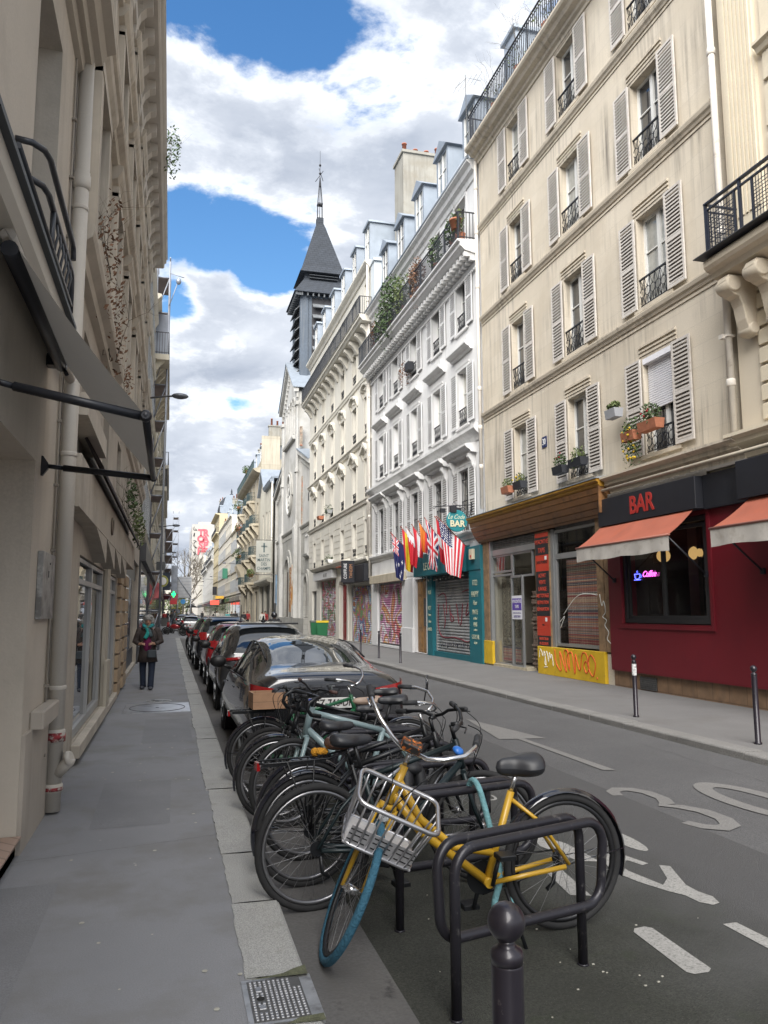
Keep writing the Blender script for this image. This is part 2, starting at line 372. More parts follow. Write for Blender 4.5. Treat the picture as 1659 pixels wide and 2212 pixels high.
def blend_bay():        # the bay's older, mossier asphalt gives way to the carriageway along a ragged line
 nt = A_bay.node_tree; N = nt.nodes; L = nt.links; b = N['Principled BSDF']; src = b.inputs['Base Color'].links[0].from_socket
 geo = N.new('ShaderNodeNewGeometry'); sp = N.new('ShaderNodeSeparateXYZ'); L.new(geo.outputs['Position'], sp.inputs[0]); n = N.new('ShaderNodeTexNoise'); n.inputs['Scale'].default_value = 1.6; n.inputs['Detail'].default_value = 6; L.new(geo.outputs['Position'], n.inputs[0])
 ma = N.new('ShaderNodeMath'); ma.operation = 'MULTIPLY_ADD'; ma.inputs[1].default_value = 1.6; L.new(n.outputs[0], ma.inputs[0]); L.new(sp.outputs[0], ma.inputs[2])
 mr = N.new('ShaderNodeMapRange'); mr.inputs[1].default_value = 3.0; mr.inputs[2].default_value = 4.3; L.new(ma.outputs[0], mr.inputs[0])
 mx = N.new('ShaderNodeMix'); mx.data_type = 'RGBA'; L.new(mr.outputs[0], mx.inputs[0]); L.new(src, mx.inputs[6]); mx.inputs[7].default_value = (0.122, 0.122, 0.124, 1); L.new(mx.outputs[2], b.inputs['Base Color'])
blend_bay()
slab('gutter', 0.60, 1.08, -6, 52.4, ROADZ + 0.006, A_gut)
slab('pavement', -1.35, 0.40, -6, 52.4, 0.0, A_pave, thick=0.2)
slab('pavement', -1.6, 0.66, 56.4, 330, 0.0, M_cross, thick=0.2)
slab('raised_crossing', -1.6, 6.80, 52.4, 56.4, -0.004, M_cross, thick=0.2)
slab('pavement', 6.78, 9.95, -6, 330, -0.026, A_pave2, thick=0.2)
def kerb(name, x0, x1, y0, y1, ztop, zb, m, jag, seed, step=(0.9, 1.1)):
 rnd = random.Random(seed); mb = MB(); y = y0
 while y < y1:
  L_ = rnd.uniform(*step); ye = min(y + L_, y1); g = 0.006; dz = rnd.uniform(-0.004, 0.004)
  n = max(2, int((ye - y) / 0.06)); top = ztop + dz
  dj = rnd.uniform(-0.015, 0.015)
  ins = [(x0 + dj + rnd.uniform(-jag, jag), y + g + (ye - y - 2 * g) * k / n) for k in range(n + 1)]
  r = 0.018
  outl = [(x1, ye - g), (x1, y + g)]
  top_pts = ins + [(x1 - r, ye - g), (x1 - r, y + g)]
  mb.poly([(a, b, top) for a, b in top_pts][::-1])
  mb.quad((x1 - r, y + g, top), (x1, y + g, top - r), (x1, ye - g, top - r), (x1 - r, ye - g, top))
  mb.quad((x1, y + g, zb), (x1, ye - g, zb), (x1, ye - g, top - r), (x1, y + g, top - r))
  for k in range(n): mb.quad((*ins[k], zb), (*ins[k + 1], zb), (*ins[k + 1], top), (*ins[k], top))
  for yy in (y + g, ye - g): mb.quad((ins[0][0], yy, zb), (x1, yy, zb), (x1, yy, top - r), (ins[0][0], yy, top - 0.001))
  y = ye
 o = mb.build(name, m); o['kind'] = 'structure'; return o
kerb('kerb', 0.385, 0.655, -2.2, 3.36, 0.008, -0.14, M_kerb, 0.006, 3)
kerb('kerb', 0.385, 0.655, 3.80, 52.3, 0.008, -0.14, M_kerb, 0.006, 4)
def kerbR(y0, y1, seed):
 rnd = random.Random(seed); mb = MB(); y = y0
 while y < y1:
  L_ = rnd.uniform(0.9, 1.3); ye = min(y + L_, y1); dz = rnd.uniform(-0.006, 0.006); g = 0.007
  X = 6.60 + rnd.uniform(-0.006, 0.006); z = -0.02 + dz
  prof = [(X, -0.2), (X, z - 0.022), (X + 0.008, z - 0.008), (X + 0.024, z), (X + 0.27, z), (X + 0.27, -0.2)]
  mb.prism(prof, y + g, ye - g, lambda p, q, a: (p, a, q)); y = ye
 o = mb.build('kerb', M_kerb2); o['kind'] = 'structure'
kerbR(-3, 51.5, 5)
moss = mat('moss', (0.095, 0.10, 0.06), 0.95, var=0.3, vs=20, bump=0.6, bs=90)
mb = MB(); mb.poly([(0.40, 3.775, 0.010), (0.52, 3.768, 0.012), (0.655, 3.765, 0.011), (0.657, 3.86, 0.012), (0.60, 3.835, 0.012), (0.55, 3.80, 0.012)])
mb.poly([(0.56, 3.39, 0.012), (0.66, 3.40, 0.012), (0.66, 3.34, 0.012), (0.50, 3.35, 0.012)])
tag(mb.build('moss', moss), kind='stuff')
def flat(pts, m, z=ROADZ + 0.004, name='road_marking'):
 mb = MB(); mb.poly([(x, y, z) for x, y in pts]); o = mb.build(name, m); o['kind'] = 'structure'; return o
flat([(2.50, 4.02), (2.53, 4.06), (2.60, 4.07), (2.63, 4.04), (2.615, 3.53), (2.58, 3.50), (2.50, 3.50), (2.475, 3.53)], M_paint)
flat([(3.04, 3.98), (3.13, 3.98), (3.17, 3.40), (3.06, 3.40)], M_paint)
flat([(2.50, 5.09), (2.62, 5.07), (2.56, 4.57), (2.44, 4.62)], M_paint)
flat([(2.80, 5.95), (2.94, 5.60), (2.96, 5.15), (2.82, 5.20), (2.72, 5.60)], M_paint)
flat([(3.04, 5.32), (3.20, 5.24), (3.26, 5.02), (3.20, 5.0), (3.16, 5.12), (3.06, 5.10), (3.04, 4.92), (3.10, 4.62), (3.20, 4.72), (3.31, 4.97), (3.37, 4.93), (3.24, 4.58),
    (3.24, 4.46), (3.27, 4.36), (3.24, 4.26), (3.18, 4.24), (3.13, 4.30), (3.12, 4.42), (3.06, 4.52), (2.98, 4.72), (2.93, 4.95)], M_paint)
flat([(3.41 + 0.085 * math.cos(t * math.pi / 8), 5.60 + 0.33 * math.sin(t * math.pi / 8)) for t in range(16)], M_paint)
def ring2(cx, cy, rx, ry, w, h, m):
 mb = MB(); n = 28
 for k in range(n):
  a, b = 2 * math.pi * k / n, 2 * math.pi * (k + 1) / n
  mb.quad((cx + rx * math.cos(a), cy + ry * math.sin(a), ROADZ + .004), (cx + rx * math.cos(b), cy + ry * math.sin(b), ROADZ + .004),
    (cx + w * math.cos(b), cy + h * math.sin(b), ROADZ + .004), (cx + w * math.cos(a), cy + h * math.sin(a), ROADZ + .004))
 o = mb.build('road_marking', m); o['kind'] = 'structure'
ring2(2.95, 7.15, 0.075, 0.14, 0.05, 0.10, M_paint)
ring2(5.27, 6.30, 0.33, 0.83, 0.17, 0.60, M_paint_faded)
def strip(path, w, m):
 mb = MB(); n = len(path); L_, R_ = [], []
 for k in range(n):
  a = Vector(path[max(0, k - 1)]); b = Vector(path[min(n - 1, k + 1)]); t = (b - a).normalized(); nn = Vector((-t.y, t.x))
  ww = w[k] if isinstance(w, list) else w
  p = Vector(path[k]); L_.append(p + nn * ww / 2); R_.append(p - nn * ww / 2)
 for k in range(n - 1): mb.quad((*L_[k], ROADZ + .004), (*R_[k], ROADZ + .004), (*R_[k + 1], ROADZ + .004), (*L_[k + 1], ROADZ + .004))
 o = mb.build('road_marking', m); o['kind'] = 'structure'
p3 = [(4.16, 6.86), (4.20, 7.02), (4.30, 7.10), (4.42, 7.06), (4.50, 6.90), (4.50, 6.65), (4.43, 6.48), (4.34, 6.42), (4.46, 6.34), (4.56, 6.14), (4.56, 5.88), (4.48, 5.70), (4.36, 5.64), (4.24, 5.72), (4.18, 5.88)]
strip(p3, [0.10, 0.13, 0.16, 0.15, 0.13, 0.13, 0.14, 0.10, 0.14, 0.15, 0.15, 0.16, 0.17, 0.14, 0.11], M_paint_faded)
flat([(4.71, 12.30), (5.05, 10.10), (4.755, 10.18), (4.79, 7.93), (4.655, 7.97), (4.66, 10.18), (4.40, 10.22)], M_paint_faded)
mb = MB(); rnd = random.Random(11)
for k in range(26):
 x, y = rnd.uniform(1.15, 3.0), rnd.uniform(3.1, 5.6); s = rnd.uniform(0.002, 0.007); a = rnd.uniform(0, 3.1)
 if rnd.random() < .45: x, y = rnd.gauss(2.1, .12), rnd.gauss(3.6, .12)
 c, d = math.cos(a) * s, math.sin(a) * s
 mb.box(x - s, x + s, y - s * .6, y + s * .6, ROADZ + .001, ROADZ + .005)
for k in range(34):
 x, y = rnd.uniform(-.6, .36), rnd.uniform(3.2, 12); s = rnd.uniform(0.006, 0.016)
 mb.poly([(x + s * math.cos(t), y + s * 1.2 * math.sin(t), 0.0035) for t in (0, .9, 1.8, 2.9, 3.8, 5.1)])
tag(mb.build('litter', mat('litter_scraps', (0.36, 0.35, 0.30), 0.9, var=0.3, vs=30)), kind='stuff')
mb = MB(); rnd = random.Random(21)
def crack(p, q, n, w, z, j=.02):
 a, b = Vector(p), Vector(q); pts = [a.lerp(b, k / n) + Vector((rnd.gauss(0, j), rnd.gauss(0, j))) for k in range(n + 1)]
 for s, t_ in zip(pts, pts[1:]): d = (t_ - s).normalized(); m_ = Vector((-d.y, d.x)) * w * rnd.uniform(.5, 1.2); mb.quad((*(s - m_), z), (*(s + m_), z), (*(t_ + m_), z), (*(t_ - m_), z))
crack((-.95, 5.9), (.39, 6.2), 40, .0018, .0025, .006); crack((-.9, 10.2), (.39, 10.0), 40, .0018, .0025, .006);
crack((5.9, 6.0), (6.2, 14.0), 60, .003, ROADZ + .003, .015); crack((3.3, 9.0), (5.9, 9.6), 14, .004, ROADZ + .003, .03); crack((4.6, 12.8), (6.5, 13.0), 10, .004, ROADZ + .003)
o = mb.build('cracks', mat('crack_dark', (.08, .08, .08), .95, var=0)); o['kind'] = 'structure'
A_patch = mat('patched_asphalt', (0.200, 0.203, 0.215), 0.88, var=.14, vs=2.0, fine=.2, fs=120, bump=.3, bs=150)
mb = MB()
for x0, x1, y0, y1 in ((-.55, .05, 6.6, 8.3), (-.93, -.62, 3.6, 5.4), (-.3, .33, 10.6, 12.9)): mb.quad((x0, y0, .0018), (x1, y0 + .03, .0018), (x1 + .01, y1, .0018), (x0 - .01, y1 - .02, .0018))
o = mb.build('patches', A_patch); o['kind'] = 'structure'
M_steel = mat('cover_steel', (0.42, 0.42, 0.42), 0.45, 0.8, var=0.2, vs=8, stain=(14, 0.5, 0.7, (0.20, 0.19, 0.18)))
M_iron = mat('cast_iron', (0.10, 0.10, 0.10), 0.6, 0.4, var=0.2, vs=12)
t = thing('drain_grate', 'studded metal drain cover set in the kerb at the bottom of the photo', 'drain cover', (0.5, 3.58, 0.005))
mb = MB(); mb.box(0.355, 0.665, 3.385, 3.785, -0.02, 0.004); mb.build('frame', M_steel, t)
mb = MB(); mb.box(0.378, 0.612, 3.405, 3.765, -0.02, 0.006); mb.build('plate', M_iron, t)
mb = MB()
for i in range(11):
 for j in range(16):
  x = 0.385 + i * 0.0205; y = 3.412 + j * 0.0218
  if (i in (1, 2) and j in (3, 4, 7, 8, 11, 12)) or (i >= 9 and j > 11): continue
  mb.bbox(x, x + .014, y, y + .016, 0.006, 0.0105, 0.002)
mb.bbox(.408, .440, 3.50, 3.54, .006, .010, .002); mb.bbox(.408, .436, 3.655, 3.70, .006, .010, .002)
mb.build('studs', mat('stud_steel', (0.30, 0.30, 0.31), 0.4, 0.7, var=0.2, vs=30), t)
mb = MB(); mb.lathe([(.016, 0), (.016, .003)], (0.424, 3.595, 0.0065), 16); mb.build('hole', mat('black_void', (0.01, 0.01, 0.01), 0.9, var=0), t)
t = thing('manhole_cover', 'shiny rectangular metal plate with a large ring, in the left pavement', 'manhole cover', (-0.16, 14.4, 0.0))
mb = MB(); mb.box(-0.70, 0.38, 13.74, 15.10, -0.01, 0.006); mb.build('plate', mat('plate_steel', (0.55, 0.55, 0.56), 0.35, 0.85, var=0.15, vs=3, stain=(5, 0.5, 0.7, (0.32, 0.31, 0.31))), t)
mb = MB(); mb.tube([(-0.16 + .46 * math.cos(a * math.pi / 16), 14.42 + .58 * math.sin(a * math.pi / 16), 0.006) for a in range(32)], 0.008, 6, closed=True)
mb.lathe([(.03, 0), (.03, .004)], (-0.16, 14.42, 0.006), 12); mb.build('ring', M_iron, t)
t = thing('manhole_cover', 'small round cast iron cover with raised marks beyond the steel plate', 'manhole cover', (-0.15, 15.5, 0.0))
mb = MB(); mb.lathe([(.235, -.01), (.235, .006)], (-0.15, 15.52, 0.0), 28); mb.build('disc', mat('cover_worn', (0.30, 0.30, 0.29), 0.5, 0.5, var=0.2, vs=10), t)
mb = MB(); rnd = random.Random(2)
for k in range(22):
 a, r_ = rnd.uniform(0, 6.28), rnd.uniform(0.02, .18); x, y = -0.15 + r_ * math.cos(a), 15.52 + r_ * math.sin(a)
 mb.box(x - .03, x + .03, y - .008, y + .008, .006, .010)
mb.build('raised_marks', M_iron, t)
# ---------------------------------------------------------------- facade kit
M_iron_black = mat('wrought_iron', (0.022, 0.024, 0.030), 0.45, 0.2, var=0.1)
M_white_pvc = mat('window_frame_white', (0.66, 0.66, 0.64), 0.45, var=0.06)
M_frame_old = mat('window_frame_cream', (0.52, 0.50, 0.45), 0.6, var=0.12, vs=4)
G_dark = glass_mat('window_glass', (0.030, 0.034, 0.040), 0.03, wob=0.12)
G_curtain = mat('window_curtain', (0.30, 0.31, 0.30), 0.08, var=0.3, vs=3, spec=0.9)
G_pale = mat('window_glass_pale', (0.40, 0.39, 0.35), 0.12, var=0.2, vs=2, spec=0.8)
M_shut = mat('shutter_white', (0.53, 0.50, 0.465), 0.7, var=0.10, vs=5, stain=(9, 0.56, 0.72, (0.42, 0.36, 0.30)))
M_shut_w = mat('shutter_offwhite', (0.66, 0.66, 0.66), 0.65, var=0.08, vs=5)
M_slat = mat('weathered_slat_shade', (0.20, 0.175, 0.155), 0.85, var=0.2, vs=8)  # weathered brown, kept dark so the slat undersides carry painted shade
M_shut_g = mat('shutter_grey', (0.40, 0.42, 0.44), 0.65, var=0.10, vs=5)
M_zinc = mat('roof_zinc', (0.27, 0.31, 0.36), 0.55, 0.35, var=0.12, vs=2, streak=0.3, streak_col=(0.2, 0.22, 0.25))
M_zinc_seam = mat('zinc_trim', (0.33, 0.37, 0.42), 0.5, 0.4, var=0.08)
M_slate = mat('roof_slate', (0.050, 0.058, 0.072), 0.8, spec=.25, var=0.22, vs=2, brick=(0.5, 0.22, 0.02, 0.55), fine=0.2, fs=8)
M_pot = mat('chimney_pot_clay', (0.36, 0.13, 0.08), 0.85, var=0.2, vs=6)
M_leaf = mat('leaves', (0.050, 0.085, 0.028), 0.75, var=0.4, vs=9)
M_leaf2 = mat('leaves_light', (0.10, 0.13, 0.045), 0.75, var=0.4, vs=9)
M_leaf_dry = mat('dry_leaves', (0.16, 0.085, 0.05), 0.85, var=0.4, vs=9)
M_terra = mat('terracotta', (0.34, 0.13, 0.07), 0.85, var=0.15, vs=10)
M_blackbox = mat('black_planter', (0.02, 0.022, 0.028), 0.6, var=0.1)
CACHE = {}
def cached(key, fn):
 if key not in CACHE: CACHE[key] = fn()
 return CACHE[key]
L2R = lambda p: Vector((-p.y, p.x, p.z))
L2L = lambda p: Vector((p.y, p.x, p.z))
def shutter_mesh(w, h, side, m, n=None):
 def mk():
  mb = MB(L2R if side == 'R' else L2L); fr = 0.055; n_ = n or max(8, int(h / 0.086))
  for a, b in ((0, fr), (w - fr, w)): mb.box(a, b, 0, 0.035, 0, h)
  for a, b in ((0, fr * 1.3), (h * 0.47, h * 0.47 + fr * 1.3), (h - fr, h)): mb.box(fr, w - fr, 0.002, 0.033, a, b)
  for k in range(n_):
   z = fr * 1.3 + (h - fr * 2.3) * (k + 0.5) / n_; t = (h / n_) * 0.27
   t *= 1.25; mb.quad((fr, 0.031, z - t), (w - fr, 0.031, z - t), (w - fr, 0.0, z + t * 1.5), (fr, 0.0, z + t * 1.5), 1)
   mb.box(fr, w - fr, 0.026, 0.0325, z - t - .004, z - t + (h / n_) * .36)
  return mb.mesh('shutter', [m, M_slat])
 return cached(('sh', round(w, 2), round(h, 2), side, m.name, n), mk)
def frame_mesh(w, h, side, m, cross=(0.62,), arch=0.0, double=True):
 def mk():
  mb = MB(L2R if side == 'R' else L2L); f = 0.06
  mb.box(-w / 2, -w / 2 + f, -.05, .02, 0, h); mb.box(w / 2 - f, w / 2, -.05, .02, 0, h)
  mb.box(-w / 2 + f, w / 2 - f, -.05, .018, 0, f); mb.box(-w / 2 + f, w / 2 - f, -.05, .018, h - f, h)
  if double: mb.box(-.05, .05, -.045, .03, f, h - f)
  for c in cross:
   z = h * c
   for a, b in (((-w / 2 + f, -.05), (.05, w / 2 - f)) if double else ((-w / 2 + f, w / 2 - f),)): mb.box(a, b, -.04, .012, z - .014, z + .014)
  return mb.mesh('window', m)
 return cached(('fr', round(w, 2), round(h, 2), side, m.name, cross, double), mk)
def pane_mesh(w, h, side, m):
 def mk():
  mb = MB(L2R if side == 'R' else L2L); f = 0.05
  mb.quad((-w / 2 + f, -.02, f), (w / 2 - f, -.02, f), (w / 2 - f, -.02, h - f), (-w / 2 + f, -.02, h - f)); return mb.mesh('pane', m)
 return cached(('pa', round(w, 2), round(h, 2), side, m.name), mk)
def rail_mesh(w, h, side, style=0):
 def mk():
  mb = MB(L2R if side == 'R' else L2L); r = 0.012
  mb.box(-w / 2, w / 2, -.02, .025, h - .03, h)
  mb.box(-w / 2, w / 2, -.008, .008, .04, .06)
  n = max(3, int(w / 0.17))
  for k in range(n):
   u = -w / 2 + w * (k + .5) / n; s = w / n * .46; zc = h * .5
   if style == 0:
    mb.tube([(u + s * math.cos(t), 0, zc + s * 1.15 * math.sin(t)) for t in [i * math.pi / 5 for i in range(10)]], .009, 4, closed=True)
    mb.tube([(u - s, 0, .06), (u - s * .2, 0, zc - s), (u, 0, .06), (u + s * .3, 0, zc - s), (u + s, 0, .06)], .008, 4)
    mb.tube([(u - s, 0, h - .03), (u, 0, zc + s * .9), (u + s, 0, h - .03)], .008, 4)
    mb.box(u - s - .006, u - s + .006, -.006, .006, .06, h - .03)
   else:
    mb.box(u - .009, u + .009, -.008, .008, .05, h - .02)
    mb.box(u + s - .006, u + s + .006, -.006, .006, .05, h - .02)
    mb.tube([(u - s, 0, h * .75), (u, 0, h * .6), (u + s, 0, h * .75), (u, 0, h * .92)], .007, 4, closed=True)
  return mb.mesh('railing', M_iron_black)
 return cached(('ra', round(w, 2), round(h, 2), side, style), mk)
def sub(name, me, parent, loc=(0, 0, 0), rot=(0, 0, 0)):
 o = bpy.data.objects.new(name, me); col.objects.link(o); o.parent = parent; o.location = loc; o.rotation_euler = rot; WORLD[o.name] = Vector((0, 0, 0)); return o
def window(b, FX, side, u, z, w, h, fm=None, gm=None, dep=0.2, cross=(0.62,), rail=None, shut=None, detail=True, rs=0, double=True, shw=None, ang=0.0):
 """one window: frame > pane, railing, two shutters"""
 sg = -1 if side == 'R' else 1
 loc = (FX - sg * dep * 1.0, u, z) if side == 'L' else (FX + dep, u, z)
 if side == 'L': loc = (FX - dep, u, z)
 fo = obj('window', frame_mesh(w, h, side, fm or M_white_pvc, cross, double=double), b, loc); WORLD[fo.name] = Vector((0, 0, 0))
 sub('pane', pane_mesh(w, h, side, gm or G_dark), fo)
 out = (-1 if side == 'R' else 1)
 if rail: sub('railing', rail_mesh(w + .04, rail, side, rs), fo, (out * (dep - .03), 0, 0.02))
 if shut is not None:
  sw = shw or w * 0.53; me = shutter_mesh(sw, h, side, shut)
  for s in (-1, 1):
   a = ang + random.uniform(0, .05)
   o = sub('shutter', me, fo, (out * (dep + .045), s * (w / 2) + (-sw if s < 0 else 0), 0.0))
   if a:
    pass
 return fo
def wstyle(i):
 return random.choice([G_dark, G_dark, G_curtain])
def long_rail(mb, u0, u1, d, z, h, gap=0.11, r=0.010, fancy=0.0):
 """balcony railing: handrail, bottom rail and bars, in facade coordinates"""
 mb.box(u0, u1, d - .022, d + .022, z + h - .03, z + h); mb.box(u0, u1, d - .012, d + .012, z + .06, z + .085); mb.box(u0, u1, d - .010, d + .010, z + h - .16, z + h - .145)
 n = max(2, int((u1 - u0) / gap))
 for k in range(n + 1):
  u = u0 + (u1 - u0) * k / n; big = (k % 12 == 0)
  rr = .02 if big else r
  mb.box(u - rr, u + rr, d - rr, d + rr, z, z + h - .02)
def side_rail(mb, u, d0, d1, z, h):
 mb.box(u - .02, u + .02, d0, d1, z + h - .03, z + h); mb.box(u - .012, u + .012, d0, d1, z + .06, z + .085)
 n = max(2, int(abs(d1 - d0) / .11))
 for k in range(n):
  d = d0 + (d1 - d0) * (k + .5) / n; mb.box(u - .01, u + .01, d - .01, d + .01, z, z + h - .02)
def foliage(mb, c, r, n, size=0.05, seed=0, sz=1.0, sx=1.0, sy=1.0, hang=0.0):
 rnd = random.Random(seed)
 for k in range(n):
  while True:
   p = Vector((rnd.uniform(-1, 1), rnd.uniform(-1, 1), rnd.uniform(-1, 1)))
   if p.length < 1: break
  p = Vector((p.x * r * sx, p.y * r * sy, p.z * r * sz - (hang * rnd.random() ** 2))) + Vector(c)
  s = size * rnd.uniform(.5, 1.3); a = Vector((rnd.gauss(0, 1), rnd.gauss(0, 1), rnd.gauss(0, 1))).normalized(); b_ = a.orthogonal().normalized(); c_ = a.cross(b_)
  i = [mb.P(q) for q in (p - b_ * s, p + c_ * s * .45, p + b_ * s, p - c_ * s * .45)]; mb.F(i, 0)
def pipe(mb, x, y, z0, z1, r, collars=()):
 mb.tube([(x, y, z0), (x, y, z1)], r, 12)
 for z in collars: mb.lathe([(r * 1.05, -.09), (r * 1.28, -.07), (r * 1.28, .02), (r * 1.12, .05)], (x, y, z), 14)
def dormer(b, FX, side, u, z, w=1.0, h=1.5, d0=-.55, depth=1.6, roof='gable', wm=None):
 """a roof window: cheeks, front, little roof, pane"""
 tf = tfR(FX) if side == 'R' else tfL(FX); mb = MB(tf); wm = wm or M_zinc
 a, c = u - w / 2 - .14, u + w / 2 + .14
 mb.box(a, u - w / 2, d0 - depth, d0, z, z + h); mb.box(u + w / 2, c, d0 - depth, d0, z, z + h); mb.box(u - w / 2, u + w / 2, d0 - depth, d0 - .12, z, z + h - .004)
 mb.box(a - .004, c + .004, d0 - depth, d0 + .004, z + h, z + h + .12)
 if roof == 'gable': mb.prism([(a - .14, z + h + .10), (c + .14, z + h + .10), (u, z + h + .62)], d0 - depth, d0 + .12, lambda p, q, dd: (p, dd, q))
 else: mb.prism([(a - .10, z + h + .12), (c + .10, z + h + .12), (c + .04, z + h + .26), (a - .04, z + h + .26)], d0 - depth, d0 + .1, lambda p, q, dd: (p, dd, q))
 o = mb.build('dormer', wm, b); WORLD[o.name] = Vector((0, 0, 0)); off = Vector(o.location)
 X = (FX - (d0 - .08)) if side == 'R' else FX + (d0 - .08)
 mb = MB(tf); dd = d0 - .06
 for p0, p1 in ((u - w / 2, u - w / 2 + .07), (u + w / 2 - .07, u + w / 2), (u - .04, u + .04)): mb.box(p0, p1, dd, dd + .05, z, z + h)
 mb.box(u - w / 2 + .07, u + w / 2 - .07, dd, dd + .045, z + h * .6, z + h * .6 + .04)
 sub('window_frame', mb.mesh('window_frame', M_white_pvc), o)
 mb = MB(tf); mb.quad((u - w / 2 + .05, dd + .012, z), (u + w / 2 - .05, dd + .012, z), (u + w / 2 - .05, dd + .012, z + h), (u - w / 2 + .05, dd + .012, z + h)); sub('pane', mb.mesh('pane', G_curtain if random.random() < .5 else G_dark), o)
 return o
def mansard(mb, u0, u1, z0, z1, d0=-.35, d1=-1.9, deep=-9.0):
 mb.prism([(d0, z0), (d1, z1), (deep, z1 + .6), (deep, z0)], u0, u1, lambda d, z, u: (u, d, z))
def seams(mb, u0, u1, z0, z1, d0, d1, step=.6):
 n = int((u1 - u0) / step)
 for k in range(n + 1):
  u = u0 + (u1 - u0) * k / n
  mb.prism([(d0 + .03, z0), (d1 + .03, z1), (d1 - .02, z1), (d0 - .02, z0)], u - .02, u + .02, lambda d, z, uu: (uu, d, z))
def chimney(b, x0, x1, y0, y1, z0, z1, npots=5, m=None, along='x'):
 mb = MB(); mb.box(x0, x1, y0, y1, z0, z1); mb.box(x0 - .08, x1 + .08, y0 - .08, y1 + .08, z1, z1 + .14)
 o = mb.build('chimney', m or M_stack, b); WORLD[o.name] = Vector((0, 0, 0))
 for k in range(npots):
  t = (k + .5) / npots; x = x0 + (x1 - x0) * (t if along == 'x' else .5); y = y0 + (y1 - y0) * (.5 if along == 'x' else t)
  h = random.choice([.45, .55, .8]); mb = MB(); mb.lathe([(.13, 0), (.11, h), (.14, h), (.14, h + .05), (.05, h + .05)], (x, y, z1 + .14), 10)
  sub('chimney_pot', mb.mesh('chimney_pot', M_pot), o)
 return o
M_stack = mat('chimney_render', (0.30, 0.29, 0.255), 0.9, var=0.12, vs=0.8, streak=0.6, stain=(0.9, 0.50, 0.70, (0.24, 0.22, 0.18)))
# ---------------------------------------------------------------- cream stone apartment house (right)
FX = 9.7
S_cream = mat('cream_limestone', (0.60, 0.54, 0.445), 0.85, var=0.13, vs=0.7, streak=1.0, streak_col=(0.17, 0.15, 0.125), brick=(1.05, 0.42, 0.006, 0.86), fine=0.06, fs=40, stain=(0.75, 0.50, 0.70, (0.50, 0.44, 0.35)), bump=0.05, bs=40)
S_trim = mat('cream_limestone_trim', (0.55, 0.49, 0.395), 0.85, var=0.12, vs=1.4, streak=0.7, streak_col=(0.15, 0.13, 0.11), fine=0.08, fs=30)
S_pipe = mat('painted_pipe', (0.66, 0.62, 0.56), 0.6, var=0.07, vs=3, stain=(5, .6, .75, (0.45, 0.40, 0.34)))
cream = thing('apartment_house', 'cream stone apartment house with louvred white shutters above the wooden shop front', 'building', (9.7, 17.3, 0))
tR = tfR(FX)
U0, U1 = 11.62, 23.2
cols = [(20.43, .98), (17.13, 1.06), (13.78, 1.10)]
rows = [(4.92, 7.02), (8.14, 10.22), (11.42, 13.40), (14.68, 16.62)]
holes = [(c - w / 2, c + w / 2, a, b) for c, w in cols for a, b in rows]
mb = MB(tR); wall(mb, U0, U1, 4.2, 17.25, holes, .26)
mb.box(U0, U1, -9, -.27, 4.2, 17.2); mb.box(U0, U1, -9, -3.0, 0, 4.19); mb.box(U1 - .25, U1 + .004, -9.1, -.003, 0, 17.23); mb.box(U0 - .004, U0 + .02, -9.1, -.003, 0, 17.23)
mb.build('wall', S_cream, cream)
mb = MB(tR)
for z in (7.82, 11.08, 14.30):
 molding(mb, U0 + .02, U1 - .02, [(-.01, z), (.03, z), (.05, z + .05), (.09, z + .09), (.11, z + .16), (.11, z + .19), (-.01, z + .235)])
 molding(mb, U0 + .02, U1 - .02, [(-.01, z - .10), (.022, z - .10), (.022, z - .055), (-.01, z - .055)])
for c, w in cols:
 for a, b in rows:
  for k, (e, t) in enumerate(((.10, .05), (.19, .04), (.28, .055))):
   mb.box(c - w / 2 - .10, c + w / 2 + .10, -.01, .018 + .012 * k, b + e - .03, b + e + t - .03)
  mb.box(c - w / 2 - .12, c + w / 2 + .12, -.01, .06, a - .09, a - .005)
molding(mb, U0 - .1, U1 + .04, [(-.01, 16.74), (.04, 16.74), (.06, 16.82), (.14, 16.86), (.16, 16.93), (.30, 16.97), (.36, 17.05), (.46, 17.09), (.50, 17.15), (.50, 17.22), (.46, 17.26), (-.6, 17.36), (-.01, 17.2)])
molding(mb, U0 - .4, 15.56, [(-.01, 4.20), (.16, 4.24), (.16, 4.32), (.24, 4.40), (.30, 4.44), (.30, 4.52), (.42, 4.58), (.42, 4.63), (-.01, 4.72)])
mb.build('cornices', S_trim, cream)
for ci, (c, w) in enumerate(cols):
 for ri, (a, b) in enumerate(rows):
  blind = (ci == 2 and ri == 0)
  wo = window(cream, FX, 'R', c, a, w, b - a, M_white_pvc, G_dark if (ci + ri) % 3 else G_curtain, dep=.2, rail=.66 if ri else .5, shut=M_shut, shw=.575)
  if blind:
   mb = MB(L2R); n = 22
   for k in range(n): mb.prism([(0, 0), (.018, .012), (.018, .036), (0, .048)], -w / 2 + .03, w / 2 - .03, lambda d, z, u, k=k: (u, .08 + d, 2.06 - .05 * (k + 1) + z))
   mb.box(-w / 2, w / 2, .06, .20, 1.98, 2.10)
   sub('roller_blind', mb.mesh('roller_blind', mat('blind_white', (0.74, 0.74, 0.78), 0.5, var=.04)), wo)
mb = MB(); pipe(mb, 9.58, 11.50, 4.7, 17.4, .065, (12.15, 8.55, 5.7)); mb.box(9.5, 9.66, 11.42, 11.50, 6.52, 6.56); mb.box(9.45, 9.52, 11.50, 11.60, 6.50, 6.58); mb.cut(); pipe(mb, 9.60, 23.27, 4.9, 17.0, .055, (6.3, 7.6, 8.9, 12.4, 14.3, 15.9))
mb.build('downpipe', S_pipe, cream)
